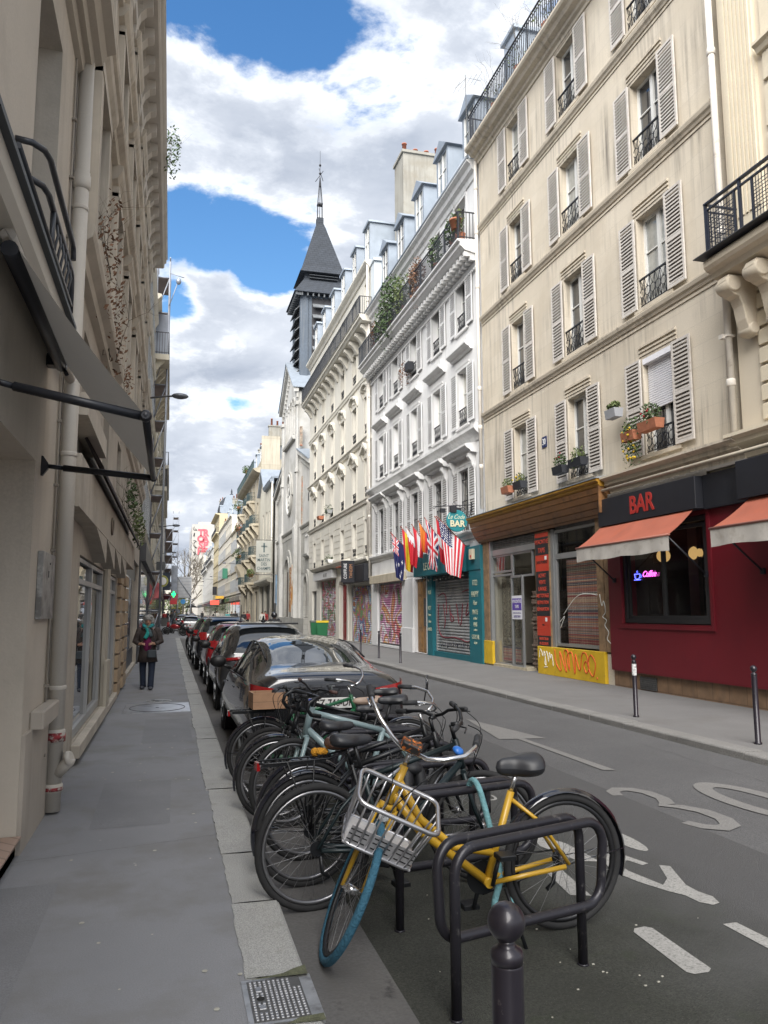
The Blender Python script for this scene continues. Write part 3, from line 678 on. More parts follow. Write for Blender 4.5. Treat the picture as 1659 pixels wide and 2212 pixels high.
mb = MB(tR); long_rail(mb, 14.2, 23.1, .40, 17.30, 1.0, .12); side_rail(mb, 23.1, -.4, .4, 17.3, 1.0); mb.build('roof_railing', M_iron_black, cream)
mb = MB(tR); mansard(mb, U0, U1, 17.3, 20.8, -1.2, -2.4); mb.build('roof', M_zinc, cream)
mb = MB(tR); mb.box(22.2, 23.1, -3.4, -1.0, 17.3, 21.2); mb.box(22.1, 23.2, -3.5, -.9, 21.2, 21.32); mb.build('roof_box', M_zinc_seam, cream)
t = thing('number_plate', 'small blue enamel house number 30 between two shutters', 'sign', (9.69, 18.98, 6.2))
mb = MB(tR); mb.bbox(18.84, 19.12, .005, .022, 6.04, 6.34, .004); mb.build('plate', mat('enamel_blue', (0.018, 0.028, 0.10), 0.35, var=0), t)
face_text('30', 0.24, mat('enamel_white', (0.72, 0.73, 0.72), 0.4, var=0), t, (9.674, 18.98, 6.19), sx=.8, ext=.002, bold=.004)
def flowerbox(u, z, w, box_m, leaf_m, label, seed, flowers=None, d=.22, hang=0.0, n=260, h=.2, cat='flower box', r=.26, tilt=0, FXo=9.7, leaf=.035, sz=.8):
 t = thing('flower_box', label, cat, (FXo - d, u, z), group='flower boxes at the windows')
 mb = MB(tfR(FXo)); mb.prism([(d - .09, z), (d + .09, z), (d + .12, z + h), (d - .12, z + h)], u - w / 2, u + w / 2, lambda dd, zz, uu: (uu, dd, zz)); mb.build('planter', box_m, t)
 mb = MB(); foliage(mb, (FXo - d, u, z + h + r * .4), r, n, leaf, seed, sz=sz, sx=.55, sy=max(1, w / r / 2), hang=hang); mb.build('plant', leaf_m, t)
 if flowers:
  mb = MB(); rnd = random.Random(seed + 5)
  for k in range(flowers[1]):
   mb.ball((FXo - d - rnd.uniform(0, .14), u + rnd.uniform(-.4, .4) * w, z + h + rnd.uniform(*flowers[2])), rnd.uniform(.02, .035), 6)
  mb.build('flowers', flowers[0], t)
 return t
M_redf = mat('red_petals', (0.30, 0.012, 0.02), 0.7, var=.2); M_yelf = mat('yellow_petals', (0.62, 0.42, 0.02), 0.7, var=.2)
flowerbox(13.62, 5.28, .62, M_terra, M_leaf, 'terracotta box of green plants with red flowers under the half lowered blind', 1, (M_redf, 5, (.05, .3)), n=420, r=.32, d=.36)
flowerbox(14.30, 5.20, .46, M_terra, M_leaf, 'trailing plant with yellow flowers spilling from a clay box', 2, (M_yelf, 26, (-.62, .15)), hang=.75, n=620, r=.30, d=.38)
flowerbox(15.05, 5.88, .40, mat('grey_plastic', (0.30, .31, .33), .6), M_leaf2, 'small grey pot of spiky leaves hung on a shutter', 3, n=160, r=.2, d=.30, leaf=.06, sz=.5)
flowerbox(17.55, 5.05, .52, M_blackbox, M_leaf, 'black planter with a clay liner at the middle window', 4, (M_redf, 3, (.2, .35)), n=260, d=.32)
flowerbox(16.85, 5.12, .62, M_blackbox, M_leaf2, 'long black planter of pale herbs at the middle window', 5, n=330, hang=.2)
flowerbox(20.72, 5.02, .50, M_terra, M_leaf2, 'tilted terracotta box of thin herbs at the left window', 6, n=180, r=.22, d=.34)
flowerbox(20.15, 5.08, .50, M_blackbox, M_leaf2, 'black planter with yellowing flowers at the left window', 7, (M_yelf, 8, (.05, .2)), n=220, r=.22)
def twigs(mb, base, h, n, seed, spread=.5, r=.008):
 rnd = random.Random(seed)
 def br(p, d, L_, lev, rr):
  q = p + d * L_; mb.tube([p, (p + q) / 2 + Vector((rnd.gauss(0, .03), rnd.gauss(0, .03), 0)) * L_, q], [rr, rr * .8, rr * .6], 4, caps=False)
  if lev > 0:
   for _ in range(rnd.choice([2, 3])):
    dd = (d + Vector((rnd.gauss(0, spread), rnd.gauss(0, spread), rnd.gauss(.1, .25)))).normalized(); br(q if rnd.random() < .6 else (p + q) / 2, dd, L_ * rnd.uniform(.5, .8), lev - 1, rr * .6)
 for _ in range(n): br(Vector(base) + Vector((rnd.uniform(-.1, .1), rnd.uniform(-.3, .3), 0)), Vector((rnd.gauss(-.2, .2), rnd.gauss(0, .2), 1)).normalized(), h * rnd.uniform(.3, .5), 3, r)
M_twig = mat('bare_twigs', (0.10, 0.085, 0.065), 0.9, var=.2)
for k, (u, h, lab) in enumerate([(15.6, 1.9, 'tall bare shrub behind the roof railing nearest the viewer'), (17.8, 1.6, 'bare shrub in the middle of the roof terrace'), (19.6, 1.9, 'spindly shrub on the roof terrace near the zinc box'), (21.4, 1.7, 'leafless shrub at the far end of the roof railing')]):
 t = thing('potted_shrub', lab, 'shrub', (9.55, u, 17.4), group='plants on the roof terrace')
 mb = MB(); twigs(mb, (9.55, u, 17.6), h, 5, 40 + k); mb.build('twigs', M_twig, t)
 mb = MB(); mb.lathe([(.14, 0), (.19, .3), (.17, .3)], (9.58, u, 17.38), 12); mb.build('pot', M_terra, t)
 mb = MB(); foliage(mb, (9.5, u, 17.95), .35, 90, .04, 60 + k, sy=1.4); mb.build('leaves', M_leaf2, t)
# ---------------------------------------------------------------- rug shop
M_wood = mat('varnished_planks', (0.255, 0.125, 0.048), 0.5, var=0.28, vs=2.2, stain=(3.5, .52, .72, (0.12, 0.06, 0.026)), streak=.3, fine=.12, fs=25)
M_wood_old = mat('worn_timber', (0.24, 0.155, 0.085), 0.75, var=0.3, vs=4, stain=(5, .5, .7, (0.12, .075, .04)), streak=.4)
M_yel = mat('yellow_paint', (0.62, 0.40, 0.018), 0.55, var=0.12, vs=3, stain=(4, .58, .72, (0.42, .25, .03)))
M_yel2 = mat('yellow_paint_dark', (0.36, 0.19, 0.02), 0.55, var=0.2, vs=3)
M_alu = mat('aluminium_frame', (0.36, 0.37, 0.375), 0.4, 0.6, var=0.08)
M_redp = mat('red_board', (0.46, 0.045, 0.022), 0.5, var=0.08)
M_blackp = mat('black_board', (0.022, 0.022, 0.024), 0.5, var=0.1)
G_shop = glass_mat('shop_glass', see=0.93)
shop = thing('rug_shop', 'rug shop front with a curved plank canopy and yellow painted base', 'shop front', (9.6, 19.7, 0))
mb = MB(tR)
prof = [(.06, 3.80), (.13, 3.86), (.22, 3.99), (.30, 4.14), (.36, 4.29), (.40, 4.43)]
for (d0, z0), (d1, z1) in zip(prof, prof[1:]):
 molding(mb, 15.62, 23.62, [(d0 + .012, z0 + .012), (d1 + .012, z1 - .004), (d1 - .03, z1), (d0 - .03, z0 + .012)])
mb.box(15.60, 15.64, 0, .42, 3.84, 4.5); mb.build('canopy_planks', M_wood, shop)
mb = MB(tR); molding(mb, 15.58, 23.66, [(0, 4.42), (.40, 4.44), (.44, 4.48), (.44, 4.53), (.50, 4.56), (.50, 4.61), (0, 4.64)]); mb.build('canopy_top', M_yel2, shop)
mb = MB(tR); molding(mb, 15.56, 23.7, [(-.02, 4.645), (.52, 4.615), (.52, 4.632), (.2, 4.70), (-.02, 4.76)]); mb.build('lead_flashing', M_zinc_seam, shop)
mb = MB(tR)
mb.box(23.0, 23.56, -.3, .04, .72, 3.86); mb.cut(); mb.box(16.20, 16.50, -.3, .03, .70, 3.82); mb.cut(); mb.box(15.92, 16.16, -.3, .035, .70, 3.84); mb.build('timber_post', M_wood_old, shop)
mb = MB(tR); mb.bbox(22.72, 23.40, -.02, .07, .02, .72, .008); mb.cut(); mb.bbox(16.22, 19.62, -.02, .075, -.02, .70, .008); mb.build('yellow_base', M_yel, shop)
mb = MB(tR); mb.box(20.4, 23.5, -.5, .03, -.03, .05); mb.build('doorstep', mat('doorstep_stone', (0.42, .37, .27), .8, var=.2, vs=6), shop)
mb = MB(tR); mb.box(15.90, 16.20, -.3, .0, -.03, .66); mb.build('stone_foot', S_trim, shop)
mb = MB(tR); dd = -.12
def fr(a, b, c, e, d0=dd, d1=dd + .06, f=.06):
 mb.box(a, a + f, d0, d1, c, e); mb.box(b - f, b, d0, d1, c, e); mb.box(a + f, b - f, d0, d1, c, c + f); mb.box(a + f, b - f, d0, d1, e - f, e)
fr(21.45, 22.95, .04, 2.75); fr(20.05, 21.45, 2.62, 3.35); fr(21.45, 22.95, 2.80, 3.35)
mb.box(19.78, 22.98, dd, dd + .09, 3.35, 3.52)
mb.cut(); fr(16.55, 18.72, .74, 3.05, dd, dd + .07, .07); fr(16.55, 18.72, 3.05, 3.74, dd, dd + .07, .07); mb.box(18.74, 18.90, dd, dd + .10, .70, 3.78); mb.box(22.86, 22.96, -.1, .02, .05, 3.8)
mb.build('metal_frame', M_alu, shop); mb = MB(tR); fr(20.62, 21.40, .04, 2.66, -.05, .01); mb.build('door', M_alu, shop)
mb = MB(tR)
for a, b, c, e in ((21.5, 22.9, .1, 2.7), (21.5, 22.9, 2.85, 3.3), (20.1, 21.4, 2.68, 3.3), (16.6, 18.66, .8, 3.0), (16.6, 18.66, 3.1, 3.68)): mb.quad((a, dd + .03, c), (b, dd + .03, c), (b, dd + .03, e), (a, dd + .03, e)); mb.cut()
mb.quad((20.68, -.02, .1), (21.34, -.02, .1), (21.34, -.02, 2.6), (20.68, -.02, 2.6)); mb.build('pane', G_shop, shop)
M_roller = mat('old_shutter_box', (0.17, 0.17, 0.165), .6, var=.3, vs=6)
mb = MB(tR)
for k in range(5): mb.prism([(0, 0), (.02, .02), (0, .06)], 19.78, 22.96, lambda d, z, u, k=k: (u, -.10 + d, 3.53 + k * .055 + z))
mb.cut(); mb.box(16.55, 18.72, -.3, -.08, 3.75, 3.84); mb.build('shutter_box', M_roller, shop)
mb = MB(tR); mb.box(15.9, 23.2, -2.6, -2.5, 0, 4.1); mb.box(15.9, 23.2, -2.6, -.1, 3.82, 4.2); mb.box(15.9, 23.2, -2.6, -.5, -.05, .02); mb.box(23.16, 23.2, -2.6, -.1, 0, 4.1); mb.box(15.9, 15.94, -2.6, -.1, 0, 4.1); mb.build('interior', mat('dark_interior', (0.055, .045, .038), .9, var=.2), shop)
t = thing('sign_board', 'tall red and black board listing rug services between the two shop windows', 'sign', (9.62, 19.3, .7))
mb = MB(tR); mb.box(18.90, 19.72, -.06, .020, .70, 3.78); mb.build('backing', M_wood_old, t)
for nm, m_, spans in (('red_panel', M_redp, ((3.62, 3.74), (2.70, 3.14), (.98, 1.50))), ('black_panel', M_blackp, ((3.14, 3.62), (1.50, 2.70), (.70, .98)))):
 mb = MB(tR)
 for a, b in spans: mb.box(18.93, 19.68, .018, .030, a + .002, b - .002); mb.cut()
 mb.build(nm, m_, t)
redl = mat('red_lettering', (0.55, 0.07, 0.04), .5, var=0); blkl = mat('black_lettering', (0.03, .02, .02), .5, var=0); whl = mat('white_lettering', (0.75, .75, .75), .5, var=0)
for s, z, h, m_ in (('HYACINTHE', 3.49, .165, redl), ('TAPIS', 3.26, .19, redl), ("TAPIS D'ORIENT", 2.94, .105, blkl), ('ACHAT', 2.58, .15, redl), ('VENTE', 2.40, .15, redl), ('LAVAGE', 2.22, .15, redl), ('NETTOYAGE', 2.04, .145, redl),
     ('ESTIMATION', 1.86, .135, redl), ('RÉPARATION', 1.68, .135, redl), ('TAPIS', 1.27, .06, blkl), ('06.80.87.68.68', .90, .10, redl), ('01.42.02.08.95', .77, .10, redl)):
 face_text(s, h, m_, t, (9.666, 19.305, z), sx=.86, ext=.002, bold=.002)
mb = MB(tR); mb.box(19.18, 19.30, .030, .034, 3.02, 3.10); mb.lathe([(.06, 0), (.06, .004)], (9.7 - .034, 19.2, 1.40), 10, axis=(-1, 0, 0)); mb = MB(tR); mb.box(19.02, 19.13, .030, .034, 3.00, 3.10); mb.cut(); mb.box(19.08, 19.19, .030, .034, 1.36, 1.46); mb.build('white_sticker', whl, t)
t = thing('paper_notice', 'white and violet notice on the glass door of the rug shop', 'notice', (9.6, 20.97, 1.4))
mb = MB(tR); mb.box(20.66, 21.34, .008, .012, 1.40, 2.08); mb.build('sheet', mat('paper_white', (0.66, .66, .70), .7, var=.04), t)
mb = MB(tR); mb.box(20.69, 21.31, .012, .015, 1.66, 2.00); mb.build('violet_field', mat('violet_print', (0.10, .055, .33), .6, var=.05), t)
vio = mat('violet_print_dark', (0.06, .04, .2), .6, var=0)
face_text('HYACINTHE', .135, whl, t, (9.682, 21.0, 1.91), sx=.78, ext=.001, bold=.002); face_text('TAPIS', .13, whl, t, (9.682, 21.0, 1.76), sx=.8, ext=.001, bold=.002)
face_text('CONTACTEZ-NOUS AU', .05, vio, t, (9.685, 21.0, 1.58), ext=.001); face_text('06.80.87.68.68', .095, vio, t, (9.685, 21.0, 1.48), sx=.8, ext=.001, bold=.001)
def rug_mat(name, seed, pal, fine=9.0):
 m = bpy.data.materials.new(name); m.use_nodes = True; nt = m.node_tree; N = nt.nodes; L = nt.links; b = N['Principled BSDF']; b.inputs['Roughness'].default_value = .95
 geo = N.new('ShaderNodeNewGeometry'); sp = N.new('ShaderNodeSeparateXYZ'); L.new(geo.outputs['Position'], sp.inputs[0])
 n1 = N.new('ShaderNodeTexNoise'); n1.noise_dimensions = '1D'; n1.inputs['Scale'].default_value = fine; n1.inputs['Detail'].default_value = 3
 ad = N.new('ShaderNodeMath'); ad.operation = 'ADD'; L.new(sp.outputs[2], ad.inputs[0]); ad.inputs[1].default_value = seed; L.new(ad.outputs[0], n1.inputs['W'])
 cr = N.new('ShaderNodeValToRGB'); cr.color_ramp.interpolation = 'CONSTANT'
 for i, c in enumerate(pal):
  p = 0.0 if i == 0 else .30 + .40 * i / len(pal)
  e = cr.color_ramp.elements[i] if i < 2 else cr.color_ramp.elements.new(p); e.position = p; e.color = (*c, 1)
 L.new(n1.outputs[0], cr.inputs[0])
 mp = N.new('ShaderNodeMapping'); mp.inputs['Scale'].default_value = (6, 6, 9); mp.inputs['Rotation'].default_value = (R(45), 0, 0); L.new(geo.outputs['Position'], mp.inputs[0])
 ch = N.new('ShaderNodeTexChecker'); ch.inputs['Scale'].default_value = 2.2; ch.inputs['Color1'].default_value = (1, 1, 1, 1); ch.inputs['Color2'].default_value = (.55, .5, .5, 1); L.new(mp.outputs[0], ch.inputs[0])
 mx = N.new('ShaderNodeMix'); mx.data_type = 'RGBA'; mx.blend_type = 'MULTIPLY'; mx.inputs[0].default_value = .55; L.new(cr.outputs[0], mx.inputs[6]); L.new(ch.outputs[0], mx.inputs[7]); L.new(mx.outputs[2], b.inputs['Base Color']); return m
rugA = rug_mat('rug_striped', 2.3, [(.42, .16, .12), (.18, .20, .26), (.58, .40, .28), (.34, .09, .09), (.48, .42, .34), (.12, .10, .12), (.55, .27, .16)], 7.5)
rugB = mat('rug_speckled', (0.30, .26, .20), .95, var=.5, vs=26, stain=(30, .5, .56, (.07, .06, .05)))
for lab, u0_, u1_, z0_, z1_, m_ in (('large red and blue striped rug hanging in the right display window', 16.62, 18.60, .78, 2.95, rugA), ('speckled grey brown rug hanging behind the left shop window', 21.52, 22.78, .62, 2.62, rugB),
         ('striped rug folded low behind the left shop window', 21.52, 22.78, .10, .58, rugA)):
 mb = MB(tR); mb.grid(lambda a, b, u0_=u0_, u1_=u1_, z0_=z0_, z1_=z1_: (u0_ + (u1_ - u0_) * a, -.32 + .012 * math.sin(a * 22) , z0_ + (z1_ - z0_) * b), 40, 4)
 mb.grid(lambda a, b, u0_=u0_, u1_=u1_, z0_=z0_, z1_=z1_: (u0_ + (u1_ - u0_) * a, -.335 + .012 * math.sin(a * 22) , z0_ + (z1_ - z0_) * b), 40, 4)
 tag(mb.build('hanging_rug', m_), lab, 'rug', 'rugs in the shop')
mb = MB(tR); rnd = random.Random(4); z = .06
while z < 2.2:
 h = rnd.uniform(.035, .06); j = rnd.uniform(-.03, .05); mb.prism([(19.95 + j, z), (20.52 + j, z), (20.56 + j, z + h * .5), (20.52 + j, z + h * .92), (19.95 + j, z + h * .92)], -1.2, -.25 + rnd.uniform(-.03, .03), lambda p, q, a: (p, a, q)); z += h
tag(mb.build('folded_rugs', mat('folded_rug_pile', (0.16, .12, .095), .95, var=.5, vs=20)), 'tall pile of folded rugs in the open shop doorway', 'rug pile')
def scribble(pts, r, m, parent=None, FXo=9.7, d=.08, name='graffiti'):
 mb = MB(tfR(FXo)); mb.tube([(u, d, z) for u, z in pts], r, 5); return mb.build(name, m, parent)
def smooth(pts, n=5):
 out = []
 for k in range(len(pts) - 1):
  p0, p1, p2, p3 = [Vector(pts[max(0, min(len(pts) - 1, k + j))]) for j in (-1, 0, 1, 2)]
  for i in range(n):
   t = i / n; out.append(tuple(.5 * ((2 * p1) + (-p0 + p2) * t + (2 * p0 - 5 * p1 + 4 * p2 - p3) * t * t + (-p0 + 3 * p1 - 3 * p2 + p3) * t ** 3)))
 out.append(tuple(pts[-1])); return out
orr = mat('spray_orange', (0.62, 0.10, 0.02), .6, var=.1); whs = mat('spray_white', (0.68, .68, .64), .6, var=.1)
mb = MB(tR)
for pts in ([(18.62, .66), (18.55, .30), (18.30, .14), (18.36, .62), (18.15, .30), (18.02, .12), (18.12, .60), (17.92, .62), (17.86, .18), (17.98, .50), (17.72, .60), (17.60, .10), (17.55, .58)],
   [(17.55, .58), (17.35, .20), (17.22, .60), (17.02, .60), (16.92, .30), (17.05, .16), (17.15, .34), (17.02, .44), (16.88, .20), (16.72, .12), (16.62, .42), (16.82, .60), (16.96, .40)], [(16.58, .10), (16.54, .06)]):
 mb.tube([(u, .079, z) for u, z in smooth(pts)], .016, 5); mb.cut()
mb.build('orange_tag', orr, shop)
mb = MB(tR)
for pts in ([(19.50, .40), (19.46, .62), (19.36, .56), (19.30, .44), (19.24, .58), (19.18, .48), (19.12, .22), (19.2, .30), (19.10, .58), (19.02, .48), (18.98, .30), (18.92, .56), (18.85, .40), (18.80, .52), (18.74, .36), (18.72, .22)], [(19.25, .16), (19.05, .18)],
   [(16.38, 2.02), (16.30, 1.75), (16.22, 1.86), (16.15, 1.62), (16.28, 1.50), (16.12, 1.42), (16.2, 1.3), (16.05, 1.15), (16.12, 1.0), (15.98, .9)],
   [(18.2, 1.55), (17.6, 1.95), (17.1, 2.05), (16.5, 2.0)], [(18.42, 1.35), (18.15, 1.5), (18.4, 1.2)]):
 mb.tube([(u, .079 if z < .68 else .012 if u > 16.45 else .04, z) for u, z in smooth(pts)], .010, 5); mb.cut()
mb.build('white_tag', whs, shop)
# ---------------------------------------------------------------- dark red bar front (runs on past the next house)
M_bar = mat('oxblood_paint', (0.135, 0.007, 0.014), 0.5, var=0.10, vs=1.5, stain=(.9, .55, .8, (0.10, .005, .012)), fine=.04, fs=90)
M_fascia = mat('fascia_black', (0.012, 0.013, 0.018), 0.5, var=0.15, vs=3)
M_orange = mat('awning_orange', (0.32, 0.090, 0.052), 0.8, var=0.14, vs=1.6, stain=(2.2, .52, .75, (.36, .09, .045)), streak=.15)
M_val = mat('awning_valance', (0.46, 0.435, 0.40), 0.85, var=0.1, vs=3, stain=(4, .52, .75, (.32, .29, .25)))
bar = thing('bar_front', 'dark red bar front with a black window and black name board', 'shop front', (9.6, 13, 0))
mb = MB(tR); HB = (12.43, 15.37, 1.36, 3.44)
wall(mb, 4.0, 15.88, .36, 4.15, [HB], .18, d=.10); mb.box(4.0, 15.88, -.02, .098, .33, .36); mb.box(15.86, 15.88, -.02, .098, .36, 4.1); mb.box(4.0, 12.40, -.3, .095, .36, 4.1); mb.box(15.40, 15.86, -.3, .095, .36, 4.1)
mb.box(12.43, 15.37, -.3, .095, .36, 1.33)
mb.box(12.30, 15.50, .10, .13, 1.26, 1.33); mb.box(12.30, 12.38, .10, .13, 1.33, 3.5); mb.build('red_panelling', M_bar, bar)
mb = MB(tR); mb.box(4.0, 15.9, -.3, .02, -.03, .35); mb.build('plinth', mat('brown_tile_plinth', (0.20, .125, .075), .6, var=.3, vs=3, brick=(.45, .6, .008, .5), streak=.3), bar)
mb = MB(tR)
fr_ = lambda a, b, c, e, d0, d1, f: (mb.box(a, a + f, d0, d1, c, e), mb.box(b - f, b, d0, d1, c, e), mb.box(a + f, b - f, d0, d1, c, c + f), mb.box(a + f, b - f, d0, d1, e - f, e))
fr_(12.45, 15.35, 1.38, 3.43, -.06, .04, .09); fr_(12.56, 13.98, 1.47, 3.30, -.03, .02, .07); fr_(13.90, 15.24, 1.47, 3.30, -.05, .0, .06)
mb.build('window_frame', M_blackp, bar)
mb = MB(tR); mb.quad((12.6, -.02, 1.5), (15.2, -.02, 1.5), (15.2, -.02, 3.3), (12.6, -.02, 3.3)); mb.build('window_glass', glass_mat('bar_glass', see=.90), bar)
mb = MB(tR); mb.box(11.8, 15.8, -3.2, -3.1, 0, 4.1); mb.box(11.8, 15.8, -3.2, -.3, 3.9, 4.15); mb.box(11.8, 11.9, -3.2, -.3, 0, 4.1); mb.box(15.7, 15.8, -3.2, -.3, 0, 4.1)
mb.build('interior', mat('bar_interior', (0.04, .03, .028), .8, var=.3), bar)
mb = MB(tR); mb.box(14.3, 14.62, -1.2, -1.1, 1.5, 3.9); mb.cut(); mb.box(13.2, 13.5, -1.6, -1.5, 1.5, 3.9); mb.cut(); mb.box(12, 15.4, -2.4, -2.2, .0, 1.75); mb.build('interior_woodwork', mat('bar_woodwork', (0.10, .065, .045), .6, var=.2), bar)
for lab, a, b, z0_, z1_, d_ in (('black name board reading BAR in red letters', 12.34, 15.78, 3.52, 4.13, .36), ('black name board at the right edge of the photo', 6.5, 11.08, 3.50, 4.15, .50)):
 t = thing('name_board', lab, 'sign', (9.7 - d_, (a + b) / 2, z0_), group='black name boards of the bar')
 mb = MB(tR); mb.bbox(a, b, .1, d_, z0_, z1_, .01); mb.build('board', M_fascia, t)
 if a > 12: face_text('BAR', .52, mat('bar_red', (0.36, .028, .022), .45, var=.05), t, (9.7 - d_ - .004, 14.07, 3.83), sx=.92, ext=.006, bold=.012)
mb = MB(tR); mb.box(11.10, 12.32, .08, .20, 3.50, 4.14); mb.build('fascia', M_fascia, bar)
mb = MB(tR); rnd = random.Random(5)
mb.box(11.2, 15.7, .0, .20, 4.19, 4.25)
for k in range(240):
 u = 12.2 + 3.5 * k / 240; mb.box(u, u + .003, .20, .21, 4.13, 4.13 + .10 + rnd.uniform(-.02, .03))
mb.build('pigeon_spikes', mat('dull_spikes', (0.33, .31, .28), .6, var=.2), bar)
mb = MB(tR); mb.box(4, 12.2, .0, .12, 4.16, 4.24); mb.cut(); mb.tube([(15.8, .34, 4.33), (11.3, .34, 4.33), (6, .34, 4.33)], .035, 8); mb.build('awning_case', mat('case_cream', (0.5, .45, .36), .7, var=.2), bar)
def awning(lab, ub0, ub1, uf0, uf1, zb, zf, db, df, side_tri=True):
 t = thing('awning', lab, 'awning', (9.7 - df / 2, (ub0 + ub1) / 2, zf), group='orange awnings of the bar')
 mb = MB(tR)
 f = lambda a, b: (ub0 * (1 - b) * (1 - a) + ub1 * a * (1 - b) + uf0 * (1 - a) * b + uf1 * a * b, db + (df - db) * b, zb + (zf - zb) * b - .05 * math.sin(b * math.pi) * (.6 + .4 * math.sin(a * 9)))
 mb.grid(f, 30, 8); mb.grid(lambda a, b: tuple(Vector(f(a, b)) + Vector((0, 0, -.006))), 30, 8)
 mb.build('canopy_cloth', M_orange, t)
 mb = MB(tR); g = lambda a, b: (uf0 + (uf1 - uf0) * a, df + .012 * math.sin(a * 31) * b, zf - .30 * b + .012 * math.sin(a * 17))
 mb.grid(g, 60, 4); mb.grid(lambda a, b: tuple(Vector(g(a, b)) + Vector((0, -.004, 0))), 60, 4)
 mb.build('valance', M_val, t)
 mb = MB(tR); mb.tube([(uf0 - .02, df, zf), (uf1 + .02, df, zf)], .022, 8); mb.build('front_bar', mat('awning_bar', (.3, .12, .09), .6), t)
 mb = MB(tR)
 for u in (uf0 + .1, uf1 - .15): mb.tube([(u, df - .02, zf), (u, .14, zf - .70)], .018, 8); mb.box(u - .04, u + .04, .10, .15, zf - .76, zf - .66); mb.cut()
 mb.build('support_rod', M_iron_black, t)
 return t
awning('orange awning with pale valance over the bar window', 12.48, 15.76, 12.36, 15.74, 3.53, 3.02, .30, .96)
awning('orange awning cut off by the right edge of the photo', 7.6, 10.9, 7.6, 11.16, 3.50, 3.00, .40, 1.0)
t = thing('neon_sign', 'glowing neon reading Coffee with a blue cup, inside the bar window', 'neon sign', (9.66, 14.5, 2.3))
neon_p = mat('neon_pink', (1.0, .12, .75), .4, var=0, emit=2.0); neon_b = mat('neon_blue', (.10, .12, 1.0), .4, var=0, emit=2.6)
face_text('Coffee', .18, neon_p, t, (9.68, 14.42, 2.40), shear=.4, ext=.004)
mb = MB(tR)
cup = [(14.98, 2.42), (14.78, 2.42), (14.80, 2.34), (14.84, 2.31), (14.92, 2.31), (14.96, 2.34), (14.98, 2.42)]
mb.tube([(u, -.0, z) for u, z in cup], .007, 6); mb.tube([(15.0, 0, 2.295), (14.76, 0, 2.295)], .007, 6); mb.tube([(u, 0, z) for u, z in ((14.78, 2.40), (14.74, 2.39), (14.74, 2.35), (14.79, 2.34))], .006, 6); mb.tube([(u, 0, z) for u, z in ((14.87, 2.44), (14.89, 2.47), (14.86, 2.49))], .005, 6)
mb.build('cup', neon_b, t)
for k, (u, d_) in enumerate(((15.35, -1.0), (14.42, -1.15))):
 t = thing('globe_lamp', ['lit round lamp hanging left inside the bar', 'lit round lamp hanging right inside the bar'][k], 'lamp', (9.7 - d_, u, 2.7), group='globe lamps in the bar')
 mb = MB(); mb.ball((9.7 - d_, u, 2.86), .15, 20); mb.build('globe', mat('lamp_globe', (.9, .55, .2), .5, var=0, emit=.4), t)
 mb = MB(); mb.tube([(9.7 - d_, u, 3.05), (9.7 - d_, u, 3.9)], .01, 6); mb.build('cord', M_blackp, t)
t = thing('cellar_grille', 'black metal vent grille in the bar plinth', 'vent', (9.66, 14.6, 0))
mb = MB(tR); mb.box(14.30, 14.88, .02, .035, -.0, .26); mb.build('backing', mat('vent_dark', (.02, .02, .02), .7, var=0), t)
mb = MB(tR)
for k in range(13): u = 14.31 + k * .046; mb.box(u, u + .012, .035, .05, 0, .26)
for k in range(7): z = .0 + k * .041; mb.box(14.30, 14.88, .036, .048, z, z + .01)
mb.build('bars', M_iron, t)
# ---------------------------------------------------------------- stone house with the big balcony (right edge)
house2 = thing('apartment_house', 'ornate cream stone house with fluted pilaster and balcony at the right edge', 'building', (9.7, 8, 0))
S_orn = mat('ornate_limestone', (0.62, 0.55, 0.44), 0.82, var=0.08, vs=.8, fine=.05, fs=40, stain=(.8, .55, .75, (.48, .41, .31)))
mb = MB(tR); wall(mb, 2.0, 11.42, 4.2, 18.5, [(7.6, 8.8, 8.0, 10.6), (4.6, 5.8, 8.0, 10.6), (7.6, 8.8, 12.2, 14.4)], .3); mb.box(2, 11.42, -9, -.31, 4.2, 18.5); mb.box(2, 11.42, -9, -3.4, 0, 4.2)
mb.box(11.38, 11.424, -9.1, -.003, 0, 18.49); mb.build('wall', S_orn, house2)
mb = MB(tR)
mb.box(10.50, 11.28, 0, .07, 8.0, 18.4)
for k in range(7): u = 10.56 + k * .098; mb.box(u, u + .055, .07, .095, 8.6, 18.4)
for k in range(8):
 z = 4.86 + k * .325; mb.bbox(6.0, 10.85, -.01, .07, z, z + .27, .02)
for k in range(12):
 z = 8.2 + k * .85; mb.bbox(8.95, 10.35, -.01, .05, z, z + .74, .02)
molding(mb, 2, 11.40, [(-.01, 4.22), (.14, 4.26), (.18, 4.40), (.34, 4.50), (.34, 4.58), (.44, 4.62), (.44, 4.68), (-.01, 4.80)])
for z in (11.25, 14.6): molding(mb, 8.9, 10.4, [(-.01, z), (.10, z + .02), (.14, z + .10), (.20, z + .14), (.20, z + .20), (-.01, z + .24)])
mb.build('stone_dressing', mat('ornate_limestone_light', (0.65, 0.58, 0.45), 0.82, var=0.08, vs=2, fine=.06, fs=30), house2)
for u, z in ((8.2, 8.0), (5.2, 8.0), (8.2, 12.2)): window(house2, 9.7, 'R', u, z, 1.2, 2.4, rail=.0, dep=.22)
mb = MB(tR)
molding(mb, 3, 11.20, [(0, 7.36), (.62, 7.44), (.66, 7.52), (.76, 7.56), (.80, 7.62), (.80, 7.72), (.74, 7.78), (0, 7.80)]); mb.build('balcony_slab', S_orn, house2)
mb = MB(tR); mb.box(3, 11.32, 0, .92, 7.80, 7.815); mb.build('balcony_flashing', mat('lead_dark', (.05, .055, .065), .6), house2)
